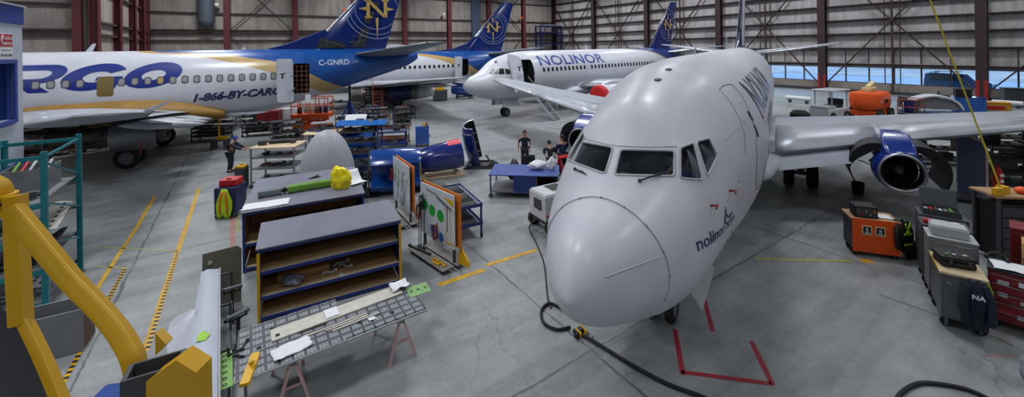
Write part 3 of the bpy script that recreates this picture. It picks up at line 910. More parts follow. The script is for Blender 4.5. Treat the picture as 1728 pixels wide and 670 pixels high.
for k, ring in rings.items():
    n = sum((q for _, q in ring), Vector()).normalized()
    c = sum((p for p, _ in ring), Vector()) / len(ring)
    g = MB(); g.poly([c + (p - c) * 1.0 - n * .012 for p, _ in ring])
    w = g.done('cockpit_window', 'cockpit_glass', fr, smooth=0, solid=.012)
    e = MB(); e.tube([c + (p - c) * 1.02 + q * .004 for p, q in ring + ring[:1]], .017, 6); e.done('window_frame', 'grey_light', w)
# dim cockpit: panel hood and two seats
m = MB(); m.box((2.28, 0, 3.42), (.5, 2.0, .12), rotm(0, R(12), 0), .03); m.box((2.5, 0, 3.1), (.12, 1.9, .6), rotm(0, R(-10), 0)); m.done('instrument_panel', 'black', fr)
for y in (-.55, .55):
    m = MB(); m.box((3.5, y, 3.25), (.14, .5, .9), rotm(0, R(12), 0), .05); m.box((3.58, y, 3.78), (.1, .3, .2), rotm(0, R(12), 0), .05); m.box((3.3, y, 2.85), (.5, .5, .12), None, .04); m.done('pilot_seat', 'grey_mid', fr)
m = MB(); m.box((2.95, 0, 4.18), (.6, .5, .06), rotm(0, R(-10), 0), .02); m.done('overhead_panel', 'grey_dark', fr)
ld = bpy.data.lights.new('cockpit_fill_light', 'POINT'); ld.energy = 60; ld.shadow_soft_size = .12; ld.color = (1, .97, .92)  # added fill light, invented to brighten the interior behind the panes
lo = bpy.data.objects.new('cockpit_fill_light', ld); col.objects.link(lo); lo.parent = fr; lo.location = (2.75, .05, 4.3)
# eyebrow rail over the windshield
m = MB(); m.tube([skin_ray(fr, fbv, *p)[0] for p in smooth_path([(985, 233, 0), (1010, 240, 0), (1040, 246, 0), (1090, 248, 0), (1143, 247, 0)], 5) for p in [(p.x, p.y)]], .012, 5); m.done('windshield_trim', 'grey_light', fr)
# wipers
for a, b_ in (((972, 287), (986, 294)), ((1079, 307), (1116, 295))):
    p0, n0 = skin_ray(fr, fbv, *a); p1, n1 = skin_ray(fr, fbv, *b_); m = MB()
    m.tube([p0 + n0 * .03, (p0 + p1) / 2 + n0 * .045, p1 + n1 * .03], .012, 6); m.tube([p0 + n0 * .02, p0 + n0 * .04], .03, 6)
    m.tube([p1 + n1 * .03 + (p0 - p1) * .3 + Vector((0, 0, .02)), p1 + n1 * .03 - (p0 - p1) * .35], .009, 5); m.done('wiper', 'black', fr)
# radome seam ring with its fasteners, and the lightning strip
sx_ = 1.12
m = MB(); m.tube(dense([tuple(q) for q in []] or [(0, 0), (1, 1)], 1) and [Vector((sx_ + .10 * (2.7 - p.z) * .3, p.y, p.z)) for p in fb.ring(sx_, 64, .002)] + [Vector((sx_ + .10 * (2.7 - fb.ring(sx_, 64, .002)[0].z) * .3, fb.ring(sx_, 64, .002)[0].y, fb.ring(sx_, 64, .002)[0].z))], .005, 5)
m.done('radome_seam', 'grey_mid', fr)
for i in range(0, 64, 4):
    p = fb.ring(sx_, 64, .002)[i]; m = MB(); m.ball((sx_ + .03 * (2.7 - p.z), p.y, p.z), .014, n=8); m.done('radome_latch', 'grey_mid', fr)
def strip(p, q, r, name, mat_, n=10, lift=.004):
    m = MB(); pts = []
    for i in range(n + 1):
        t = i / n; h = skin_ray(fr, fbv, p[0] + (q[0] - p[0]) * t, p[1] + (q[1] - p[1]) * t)
        if h[0] is not None: pts.append(h[0] + h[1] * lift)
    m.tube(pts, r, 5); return m.done(name, mat_, fr)
strip((1020, 468), (1112, 434), .008, 'lightning_strip', 'grey_light')
# L1 door, its window and the seams around it
def ray_path(pts, r, name, mat_, lift=.0, k=6):
    q = dense(pts, k); out = []
    for a in q:
        h = skin_ray(fr, fbv, *a)
        if h[0] is not None: out.append(h[0] + h[1] * lift)
    m = MB(); m.tube(out, r, 5); return m.done(name, mat_, fr)
ray_path([(1214, 151), (1219, 145), (1232, 142), (1237, 145), (1252, 162), (1265, 190), (1275, 222), (1277, 260), (1275, 318)], .012, 'door_seam', 'grey_mid')
ray_path([(1214, 151), (1232, 172), (1248, 200), (1256, 225), (1258, 260)], .009, 'door_seam', 'grey_mid')
ray_path([(1275, 320), (1291, 303), (1296, 270), (1296, 240)], .012, 'door_seam', 'grey_mid')
ray_path([(1222, 240), (1240, 222), (1250, 214)], .004, 'panel_seam', 'grey_mid')
for px, py, w, h in ((1266, 196, .12, .2), (1276, 221, .12, .24)):
    p, n = skin_ray(fr, fbv, px, py); bm = outline_bm([(p.x + a, p.z + b_) for a, b_ in rounded(w, h, .05)])
    wrap(bm, lambda a, b_: fb.side(a, b_, True, .008), .06); bm_done(bm, 'door_window', 'soot', fr)
for px, py in ((1250, 174), (1255, 205), (1247, 305), (1248, 316)):
    p, n = skin_ray(fr, fbv, px, py)
    m = MB(); m.ball(p, .035, (1.3, .4, .7), 8); m.done('door_handle', 'bare_alu', fr)
# pitot probes with red sleeves, static plates and vanes low on the port cheek
for px, py in ((1200, 347), (1231, 322)):
    p, n = skin_ray(fr, fbv, px, py); m = MB(); m.cyl(p, p + n * .1, .02, .012); m.cyl(p + n * .1 + Vector((.03, 0, 0)), p + n * .1 - Vector((.13, 0, 0)), .014); m.done('pitot_probe', 'red_dark', fr)
for px, py in ((1224, 352), (1235, 380), (1240, 398), (1229, 408)):
    p, n = skin_ray(fr, fbv, px, py); m = MB(); m.ball(p, .045, (1, .35, .6), 8); m.done('sensor_vane', 'bare_alu', fr)
# lettering on the port flank
p0, _ = skin_ray(fr, fbv, 1176, 424); p1, _ = skin_ray(fr, fbv, 1238, 371)
def cheek_text(body_s, p0, p1, size, mat_, **kw):
    bm = text_bm(body_s, size, **kw); L = max(v.co.x for v in bm.verts)
    dx, dz = (p1.x - p0.x) / L, (p1.z - p0.z) / L
    wrap(bm, lambda a, b_: fb.side(p0.x + a * dx, p0.z + b_ + a * dz, True, .006), .05, .12)
    return bm_done(bm, 'lettering', mat_, fr, False)
cheek_text('nolinor.com', p0, p1, .24, 'navy', offset=.004)
p0, _ = skin_ray(fr, fbv, 1223, 372); p1, _ = skin_ray(fr, fbv, 1234, 352)
# small sprig emblem above the web address
m = MB(); q = [skin_ray(fr, fbv, a, b_) for a, b_ in ((1222, 374), (1224, 362), (1223, 350), (1230, 366), (1234, 358), (1228, 378))]
for i, j in ((0, 1), (1, 2), (1, 3), (3, 4), (0, 5)): m.tube([q[i][0] + q[i][1] * .004, q[j][0] + q[j][1] * .004], .016, 5)
m.done('sprig_emblem', 'grey_dark', fr)
fin_o = fin(fr, 2.75, M('fin_navy', (26, 36, 96), .3, var=.15, scale=1, coat=.3), 'white_paint', dors=[(19.5, 5.25), (21.6, 5.75), (23.6, 6.5), (24.3, 5.2)])
m = MB(); m.prism([(25.2, -.015, 5.3)] * 0 or [(24.9, .16, 5.4), (26.4, .2, 5.4), (29.3, .11, 9.4), (30.2, .06, 10.9), (29.6, .04, 10.9)], (0, .01, 0)); m.prism([(24.9, -.16, 5.4), (26.4, -.2, 5.4), (29.3, -.11, 9.4), (30.2, -.06, 10.9), (29.6, -.04, 10.9)], (0, -.01, 0))
m.done('fin_flash', 'white_paint', fin_o, smooth=0)
for s in (1, -1): stabilizer(fr, s, 28.3, 'grey_wing')
for s in (1, -1): wing(fr, s, 11.5, 'plain', 'grey_wing', krueger=True)
for s in (1, -1): turbofan(fr, 11.75, -s * 5.08, 1.72 if s > 0 else 1.5, s, True, 'blue_deep', zoff=.1)
nose_gear(fr, 4.35, .02)
for s in (1, -1): main_gear(fr, 15.2, s * 2.75, -.045)
m = MB()
secs = []
for x, w, z0, z1 in ((9.2, .5, 1.3, 1.5), (10.4, 1.9, 1.12, 2.0), (12, 2.25, 1.05, 2.45), (15, 2.3, 1.05, 2.5), (18, 2.1, 1.1, 2.35), (20, 1.0, 1.25, 1.7)):
    secs.append([Vector((x, w * math.cos(t), (z0 + z1) / 2 + (z1 - z0) / 2 * math.sin(t))) for t in [2 * PI * i / 24 for i in range(24)]])
m.loft(secs); m.done('wing_fairing', 'white_paint', fr, smooth=60)
antenna(fr, fb, 8.6, .3, .25); antenna(fr, fb, 17.6, .75, .3, .1); antenna(fr, fb, 21.0, .5, .25, .15)
for px, py in ((1128, 117), (1110, 134)):
    p, n = skin_ray(fr, fbv, px, py); m = MB(); m.ball(p, .09, (1.4, .8, .35), 10); m.done('roof_vent', 'grey_mid', fr)

skin_text(fr, fb, 'NOLINOR', 6.35, 3.92, 1.16, 'navy', sx=1.45, offset=.012, step=.08)
skin_text(fr, fb, 'AVIATION', 7.2, 3.40, .5, 'navy', sx=1.6, offset=.008, step=.08, spacing=1.2)
# ---- the blue-tailed freighter on the left, jacked up, engine cowls off
BLU = ((12, 64, 134), (15, 78, 152))
GOLDL = [(0, 9), (13.6, 9), (14.4, 5.32), (17, 5.0), (19, 4.55), (20.8, 3.95), (22.3, 3.2), (24, 2.4), (25.6, 1.9), (40, -1.5)]
BLUL = [(0, 9), (14.2, 9), (15.0, 5.33), (17.6, 5.12), (19.6, 4.85), (21.3, 4.5), (22.6, 3.95), (24, 3.15), (25.6, 2.55), (27, 2.1), (40, -1.5)]
cargo_mat = livery('white_blue_gold_livery', BLUL, GOLDL, BLU, .16, .28)
CD = R(27.1)
cdir = Vector((math.cos(CD), math.sin(CD), 0))
def bare_engine(root, y, z, x0=10.4, x1=16.9):
    A = Matrix.Translation((x0, y, z)) @ Matrix.Rotation(R(90), 4, 'Y'); L = x1 - x0
    m = MB(); m.lathe([(.5, 0), (.53, .02), (.55, .3), (.55, .9), (.6, 1.0), (.56, 1.1), (.5, 1.8), (.46, 2.5), (.52, 2.6), (.46, 2.7), (.44, 3.4), (.5, 3.5), (.5, 3.6), (.44, 3.8), (.46, 4.6), (.52, 4.7), (.46, 4.8), (.44, L - .3), (.4, L), (.3, L), (.28, L - .5)], A, 36, cap=True)
    o = m.done('engine', M('engine_casing', (92, 86, 82), .45, .75, var=.4, scale=5), root)
    for xx in (.1, 1.0, 1.5, 2.55, 3.55, 4.7, 5.6):
        r = MB(); r.lathe([(.56, 0), (.62, .02), (.62, .07), (.56, .09)], Matrix.Translation((x0 + xx, y, z)) @ Matrix.Rotation(R(90), 4, 'Y'), 36); r.done('casing_flange', 'dull_metal', o)
    for q in range(26):
        a = 2 * PI * q / 26 + rnd.random() * .3; s0 = .6 + rnd.random() * 3; ln_ = .8 + rnd.random() * 2
        pt = lambda xx, aa, rr: Vector((x0 + xx, y + rr * math.cos(aa), z + rr * math.sin(aa)))
        m = MB(); m.tube([pt(s0, a, .5), pt(s0 + .1, a + .05, .64), pt(s0 + ln_ * .5, a + .25, .63), pt(s0 + ln_, a + .1, .62), pt(s0 + ln_ + .1, a + .1, .48)], .018 + .02 * rnd.random(), 6)
        m.done('pipe', rnd.choice(['dull_metal', 'dark_metal', 'black', 'brown_rust']), o)
    for q in range(8):
        a = -PI / 2 + (q - 3.5) * .35; m = MB(); m.box((x0 + 1.5 + .3 * (q % 4), y + .62 * math.cos(a), z + .62 * math.sin(a)), (.5, .26, .22), rotm(a + PI / 2, 0, 0), .03); m.done('gearbox_unit', rnd.choice(['dull_metal', 'dark_metal', 'grey_dark']), o)
    c = MB(); c.lathe([(.66, 0), (.7, .1), (.7, 1.3), (.6, 1.6)], Matrix.Translation((x1 - 1.9, y, z)) @ Matrix.Rotation(R(90), 4, 'Y'), 32); c.done('reverser_sleeve', 'dull_metal', o)
    # streamer ribbons hanging under the engine
    for xx in (x0 + 3.6, x0 + 5.7):
        m = MB(); m.box((xx, y - .64, z - .35), (.05, .02, .9)); m.done('streamer', 'red', o, smooth=0)
    return o
def freighter(name, label, ref, s_ref, lift, mat_, door_dx=-.95, span=14.44):
    loc = ref - cdir * s_ref + Vector((0, 0, lift))
    root, fu, b = airliner(name, label, loc, CD, 17.6, mat_)
    return root, fu, b
cg, cfu, cb = freighter('airplane', 'white and blue freighter airplane on the left, gold band, side door open', Vector((-14.4, 25.5, 0)), 21.5, .4, cargo_mat)
# aft service door: hole, door leaf swung clear, cargo net
d0, d1, dz0, dz1 = 22.0, 22.85, 2.62, 4.42
boolean_cut(cfu, [opening(cb, d0, d1, dz0, dz1)])
def door_leaf(root, b, x0, x1, z0, z1, off=.42, handle=True):
    m = MB(); pts = [((x0 + x1) / 2 + a, (z0 + z1) / 2 + c) for a, c in rounded(x1 - x0, z1 - z0, .13)]
    secs = []
    for o_ in (off, off + .12): secs.append([b.side(a, c, True, o_) for a, c in pts])
    m.loft(secs); o = m.done('service_door', 'white_paint', root, smooth=30)
    m = MB(); c = b.side((x0 + x1) / 2 - .1, (z0 + z1) / 2 + .3, True, off + .15)
    m.bar(c - Vector((.14, 0, .02)), c + Vector((.16, 0, .05)), .06); m.bar(c - Vector((0, 0, .16)), c + Vector((0, 0, .05)), .07); m.box(c - Vector((.02, 0, .2)), (.12, .05, .08)); m.done('door_handle', 'black', o)
    m = MB(); p = b.side(x1 + .05, z0 + 1.2, True, .02); m.bar(p, b.side(x1 - .05, z0 + 1.2, True, off), .07); p = b.side(x1 + .05, z0 + .5, True, .02); m.bar(p, b.side(x1 - .05, z0 + .5, True, off), .07); m.done('door_hinge', 'grey_mid', o)
    return o
door_leaf(cg, cb, 21.15, 22.0, 2.5, 4.45)
m = MB(); w = cb.prof(22.4)[2]
for i in range(6): m.bx(d0, d1, -w + .30, -w + .33, dz0 + .2 + i * .28, dz0 + .24 + i * .28)
for i in range(3): m.bx(d0 + .15 + i * .26, d0 + .19 + i * .26, -w + .29, -w + .31, dz0, dz1)
m.done('cargo_net', 'brown_rust', cg, smooth=0)
m = MB(); p = cb.side(22.75, 2.6, True, .1); m.box(p + Vector((0, -.1, -.25)), (.3, .04, .5)); m.done('hanging_tag', 'paper', cg, smooth=0)
pl = M('window_plug', (138, 140, 142), .5)
for i in range(24):
    s = 21.5 - i * .508
    if i in (16,): continue
    if i in (15,):
        bm = outline_bm([(s - .1 + a, 3.55 + c) for a, c in rounded(.62, .98, .12)]); wrap(bm, lambda a, c: cb.side(a, c, True, .01), .12); bm_done(bm, 'overwing_hatch', M('primer_brown', (110, 92, 46), .6), cg); continue
    x_, z_ = s, 3.74
    o = skin_window(cg, cb, x_, z_, True, .30, .40, 'grey_dark', 'window_frame'); 
    bm = outline_bm([(x_ + a, z_ + c) for a, c in rounded(.22, .31, .08)]); wrap(bm, lambda a, c: cb.side(a, c, True, .016), .18); bm_done(bm, 'pane', pl if i != 11 else 'gold', o)
skin_text(cg, cb, '1-866-BY-CARGO', 17.15, 2.52, .57, 'navy', shear=.35, offset=.03, step=.08, sx=1.06, dz=.04)
skin_text(cg, cb, 'C-GNRD', 23.35, 4.28, .46, 'ring_silver' if False else M('reg_white', (170, 178, 196), .5), offset=.012, step=.1)
# the swollen italic letters R, G, O
def fat_letter(fn, x, z, w, h, mat_):
    bm = bmesh.new()
    def band(outer, inner):
        n = len(outer); a = [bm.verts.new((*p, 0)) for p in outer]; c = [bm.verts.new((*p, 0)) for p in inner]
        for i in range(n if True else n - 1): 
            j = (i + 1) % n
            try: bm.faces.new([a[i], a[j], c[j], c[i]])
            except ValueError: pass
    fn(bm, band)
    for v in bm.verts: v.co.x, v.co.y = x + v.co.x * w + v.co.y * h * .55, z + v.co.y * h
    wrap(bm, lambda a, c: cb.side(a, c, True, .008), .09); bm_done(bm, 'lettering', mat_, cg, False)
def ell(cx, cy, rx, ry, n=48, a0=0, a1=360): return [(cx + rx * math.cos(R(a0 + (a1 - a0) * i / (n - 1 if a1 - a0 < 360 else n))), cy + ry * math.sin(R(a0 + (a1 - a0) * i / (n - 1 if a1 - a0 < 360 else n)))) for i in range(n)]
def strip_faces(bm, o, i_):
    a = [bm.verts.new((*p, 0)) for p in o]; c = [bm.verts.new((*p, 0)) for p in i_]
    for k in range(len(a) - 1): bm.faces.new([a[k], a[k + 1], c[k + 1], c[k]])
def let_o(bm, band): band(ell(.5, .5, .5, .5), ell(.50, .5, .21, .19))
def let_g(bm, band):
    strip_faces(bm, ell(.5, .5, .5, .5, 40, 30, 330), ell(.54, .5, .22, .2, 40, 38, 322))
    for q in ([(.55, .5), (.98, .5), (.98, .36), (.55, .36)], [(.76, .36), (.98, .36), (.98, .0), (.76, .0)]): bm.faces.new([bm.verts.new((*p, 0)) for p in q])
def let_r(bm, band):
    for q in ([(0, 0), (.26, 0), (.26, 1), (0, 1)], [(.26, 1), (.26, .8), (.62, .8), (.70, 1)], [(.26, .5), (.26, .32), (.62, .32), (.66, .5)], [(.34, .32), (.66, .32), (1.0, 0), (.68, 0)]): bm.faces.new([bm.verts.new((*p, 0)) for p in q])
    strip_faces(bm, ell(.66, .66, .34, .34, 16, -90, 90), ell(.62, .65, .16, .15, 16, -90, 90))
def let_a(bm, band):
    for q in ([(0, 0), (.24, 0), (.46, .74), (.40, 1)], [(.40, 1), (.62, 1), (1.0, 0), (.74, 0)], [(.2, .2), (.8, .2), (.74, .36), (.26, .36)]): bm.faces.new([bm.verts.new((*p, 0)) for p in q])
LB = M('letter_blue', (14, 38, 122), .4)
for fn, x0, w in ((let_a, 7.0, 2.0), (let_r, 9.7, 2.1), (let_g, 11.95, 2.15), (let_o, 14.25, 2.1)): fat_letter(fn, x0 - .08, 3.38, w * 1.05, 1.3, LB)
# belly and wing-root fairing in bare primer, gold
m = MB(); secs = []
for x, w, z0, z1 in ((8.6, .6, 1.3, 1.6), (9.6, 2.15, 1.2, 2.9), (11.5, 2.3, 1.15, 3.12), (14.5, 2.32, 1.15, 3.18), (15.8, 2.28, 1.15, 3.1), (17.2, 2.08, 1.2, 2.75), (18.6, 1.5, 1.3, 2.2)):
    secs.append([Vector((x, w * math.cos(t), (z0 + z1) / 2 + (z1 - z0) / 2 * math.sin(t))) for t in [2 * PI * i / 28 for i in range(28)]])
m.loft(secs); m.done('wing_fairing', M('primer_gold', (150, 112, 48), .55, var=.2, scale=2), cg, smooth=60)
fin(cg, 0, M('fin_blue', (10, 36, 104), .22, var=.12, scale=1, coat=.3), 'bare_alu', dors=[(20.0, 5.2), (21.6, 5.62), (23.3, 6.35), (23.8, 6.55), (24.0, 6.35), (24.2, 5.2)])
emblem(cg, 27.0, 7.95, 2.05, .27, .2)
# access panels open on the fin, as ragged bays with ribs inside
m = MB()
for q in ([(23.3, 5.35), (23.5, 6.0), (25.0, 5.62), (25.0, 5.35)], [(25.2, 5.4), (26.2, 5.4), (26.5, 6.6), (26.0, 6.7), (25.7, 5.75)], [(26.15, 7.0), (26.55, 6.95), (26.9, 7.75), (26.45, 7.8)], [(26.6, 7.95), (27.0, 7.9), (27.2, 8.4), (26.85, 8.45)]):
    m.poly([Vector((a, -.30 + (c - 5.3) * .028, c)) for a, c in q])
pn = m.done('access_bay', M('bay_green', (30, 38, 34), .7, var=.4, scale=6), cg, smooth=0)
m = MB()
for a0, b0, a1, b1 in ((25.2, 5.7, 26.1, 5.75), (25.4, 6.1, 26.3, 6.1), (25.6, 5.4, 26.2, 6.5), (26.2, 7.2, 26.8, 7.4), (23.5, 5.9, 24.9, 5.4), (23.9, 5.4, 23.9, 5.9)):
    m.bar((a0, -.31 + (b0 - 5.3) * .028, b0), (a1, -.31 + (b1 - 5.3) * .028, b1), .05)
m.done('rib', 'dull_metal', pn, smooth=0)
for s in (1, -1): stabilizer(cg, s, 25.4, M('stab_grey', (98, 104, 114), .4, var=.12, scale=1), 5.9, 4.8)
for s in (1, -1): wing(cg, s, 9.9, 'plain', M('wing_worn', (150, 154, 162), .45, var=.2, scale=1), ext=12.7)
for s in (-1, 1): bare_engine(cg, s * 4.83, 1.5)
for s in (1, -1):
    for k_, (sp, sx) in enumerate(((3.4, 16.0), (5.6, 16.1))):
        m = MB(); m.prism([Vector((sx, -s * sp, 2.35)), Vector((sx, -s * (sp + 1.6), 2.45)), Vector((sx + .7, -s * (sp + 1.6), 2.85)), Vector((sx + .7, -s * sp, 2.75))], (.02, 0, .03)); m.done('spoiler', 'white_paint', cg, smooth=0)
for s in (1, -1): main_gear(cg, 14.9, s * 2.6, -.4)
nose_gear(cg, 4.0, -.4)
antenna(cg, cb, 12.4, .42, .3, .3); antenna(cg, cb, 19.2, .15, .3, .1)
# ---- the second blue-tailed freighter, further off
mg, mfu, mbd = freighter('airplane', 'blue-tailed airplane far behind the trolleys, between the freighter and the nose of the lettered airliner', Vector((-6.3, 46.0, 0)), 22.4, 0, cargo_mat)
boolean_cut(mfu, [opening(mbd, d0, d1, dz0, dz1)])
door_leaf(mg, mbd, 21.15, 22.0, 2.5, 4.45)
for i in range(26): skin_window(mg, mbd, 21.5 - i * .508, 3.72, True, .24, .34)
fin(mg, 0, 'fin_blue', 'bare_alu', dors=[(19.0, 5.25), (21.6, 5.55), (23.2, 6.1), (24.2, 6.9), (24.6, 7.0), (25, 5.2)])
emblem(mg, 26.4, 8.0, 2.0, .27, .2)
for s in (1, -1): stabilizer(mg, s, 25.4, 'stab_grey', 5.9, 4.8)
for s in (1, -1): wing(mg, s, 9.9, 'plain', 'wing_worn')
for s in (-1, 1):
    o = bare_engine(mg, s * 4.83, 1.5)
    m = MB(); m.lathe([(.72, 0), (.74, .3), (.74, 1.6), (.66, 2.6), (.62, 2.7)], Matrix.Translation((13.6, s * 4.83, 1.5)) @ Matrix.Rotation(R(90), 4, 'Y'), 32); m.done('nacelle', 'navy', o)
    m = MB(); m.lathe([(.68, 0), (.66, .8), (.5, 1.5), (.42, 1.7)], Matrix.Translation((16.25, s * 4.83, 1.5)) @ Matrix.Rotation(R(90), 4, 'Y'), 32); m.done('reverser', 'grey_light', o)
    main_gear(mg, 14.9, s * 2.6, 0)
nose_gear(mg, 4.0, 0)
# ---- the lettered airliner in the middle distance
NA = R(39.8)
na, nfu, nb = airliner('airplane', 'white airliner with blue name lettering along its side and a red engine cover', (-4.0, 30.9, 0), NA, 19.9,
                       livery('white_blue_tail_livery', [(0, 9), (19.6, 9), (20.8, 5.32), (23.5, 5.0), (25.4, 4.5), (27.2, 3.7), (29, 2.8), (40, -1.5)], [(0, 9), (19.0, 9), (20.0, 5.32), (23, 5.0), (25, 4.45), (26.8, 3.6), (28.4, 2.8), (40, -1.5)], ((12, 40, 112), (16, 48, 126)), .12), 0)
boolean_cut(nfu, [opening(nb, 4.6, 5.65, 2.35, 4.6, True, 1.0)])
m = MB(); pts = [(4.0 + a, 3.5 + c) for a, c in rounded(1.15, 2.3, .2)]
m.loft([[nb.side(a, c, True, .30 - (a - 4.0) * .3) for a, c in pts], [nb.side(a, c, True, .45 - (a - 4.0) * .3) for a, c in pts]])
dl = m.done('entry_door', 'white_paint', na, smooth=30)
m = MB(); c = nb.side(4.0, 3.85, True, .5); m.bar(c - Vector((.2, 0, 0)), c + Vector((.2, 0, .05)), .07); m.bar(c, c - Vector((0, 0, .3)), .08); m.done('door_handle', 'grey_dark', dl)
m = MB(); m.box(nb.side(4.15, 2.75, True, .5), (.5, .1, .22), None, .04); m.done('slide_pack', 'grey_light', dl)
for i in range(38):
    if i in (11,): continue
    skin_window(na, nb, 6.7 + i * .508, 3.72, True, .25, .36)
cockpit_panes(na, nb, True); cockpit_panes(na, nb, False)
for y in (.15, .5):
    p = nb.prof(2.75); m = MB(); m.box((2.72, -y, p[1] - .10 - y * .12), (.14, .24, .05), rotm(0, R(-28), 0)); m.done('eyebrow_window', 'soot', na)
skin_text(na, nb, 'NOLINOR', 6.3, 4.08, 1.12, M('title_blue', (16, 58, 140), .4), sx=1.62, offset=.02, spacing=1.04)
skin_line(na, nb, [(1.12 + .0, z) for z in (2.0, 2.4, 2.8, 3.2, 3.5)], .008, 'grey_mid', 'radome_seam')
fin(na, 2.2, 'fin_blue', 'bare_alu', dors=[(21.2, 5.25), (23.8, 5.55), (25.4, 6.1), (26.4, 6.9), (26.8, 7.0), (27.2, 5.2)])
emblem(na, 28.9, 8.1, 2.0, .27, .2, sh=2.2)
for s in (1, -1):
    stabilizer(na, s, 27.7, 'grey_wing'); wing(na, s, 11.0, 'plain', 'grey_wing'); main_gear(na, 16.2, s * 2.6, 0)
    turbofan(na, 9.9, -s * 4.83, 1.5, s, False, 'white_paint', cover=True, k=.95, wide=1.0)
nose_gear(na, 4.0, 0)
m = MB(); secs = []
for x, w, z0, z1 in ((8.6, .6, 1.3, 1.6), (10, 1.95, 1.15, 2.2), (12, 2.1, 1.1, 2.5), (16, 2.1, 1.1, 2.5), (18, 1.9, 1.2, 2.2), (20, 1.0, 1.35, 1.7)):
    secs.append([Vector((x, w * math.cos(t), (z0 + z1) / 2 + (z1 - z0) / 2 * math.sin(t))) for t in [2 * PI * i / 24 for i in range(24)]])
m.loft(secs); m.done('wing_fairing', 'white_paint', na, smooth=60)
m = MB(); m.box((2.9, -.5, 1.25), (.5, .04, .36)); m.done('access_panel', 'grey_light', na)
antenna(na, nb, 14.0, .45, .3, .1)
# ------------------------------------------------------------------ paint on the floor (children of the floor)
YP = M('floor_yellow', (186, 146, 36), .6, var=.3, scale=6); RP = M('floor_red', (140, 28, 44), .6, var=.25, scale=6); YF = M('floor_yellow_worn', (150, 146, 84), .6, var=.3, scale=9)
RW = M('floor_red_worn', (164, 112, 110), .6, var=.3, scale=9)
FI = HALL.inverted()
def floor_strip(pts, w, mat_, name, z=.004, step=None):
    m = MB(); pts = [FI @ G(*p) for p in pts]
    for a, b in zip(pts, pts[1:]):
        d = (b - a).normalized(); n = Vector((-d.y, d.x, 0)) * w / 2; e = d * w * .5
        m.poly([a - n - e * .0 + Vector((0, 0, z)), b - n + Vector((0, 0, z)), b + n + Vector((0, 0, z)), a + n + Vector((0, 0, z))])
    return m.done(name, mat_, floor, smooth=0)
floor_strip([(262, 330), (232, 382), (182, 458), (108, 580)], .10, YP, 'painted_line')
floor_strip([(336, 318), (300, 425), (245, 592)], .12, YP, 'painted_line')
floor_strip([(165, 417), (300, 424)], .05, YF, 'painted_line'); floor_strip([(156, 449), (212, 453)], .05, YF, 'painted_line')
floor_strip([(740, 481), (818, 455)], .16, YP, 'painted_line'); floor_strip([(820, 448), (905, 422)], .14, YP, 'painted_line')
floor_strip([(1275, 437), (1440, 441)], .12, YF, 'painted_line'); floor_strip([(1452, 440), (1472, 441)], .2, YP, 'painted_line')
floor_strip([(1483, 497), (1640, 552), (1728, 592)], .035, M('floor_brown', (110, 100, 80), .7), 'painted_line')
for q in ([(1187, 500), (1203, 560)], [(1139, 556), (1152, 632)], [(1150, 628), (1302, 648)], [(1304, 650), (1268, 576)]): floor_strip(q, .085, RP, 'painted_line', .005)
floor_strip([(392, 358), (393, 420)], .12, RW, 'painted_line'); floor_strip([(400, 362), (402, 392)], .08, YF, 'painted_line')
floor_strip([(1660, 601), (1715, 601)], .03, RW, 'painted_line')
def hazard(p, q, w=.075):
    a, b = FI @ G(*p), FI @ G(*q); L = (b - a).length; d = (b - a) / L; n = Vector((-d.y, d.x, 0)) * w / 2
    m = MB(); k = int(L / .075)
    for i in range(k):
        m.mi = i % 2; t0, t1 = L * i / k, L * (i + 1) / k; s = d * .02
        m.poly([a + d * t0 - n + Vector((0, 0, .006)), a + d * t1 - n + Vector((0, 0, .006)), a + d * t1 + n + s + Vector((0, 0, .006)), a + d * t0 + n + s + Vector((0, 0, .006))])
    m.done('hazard_tape', ['yellow', 'black'], floor, smooth=0)
hazard((212, 452), (108, 645)); hazard((301, 424), (248, 592))

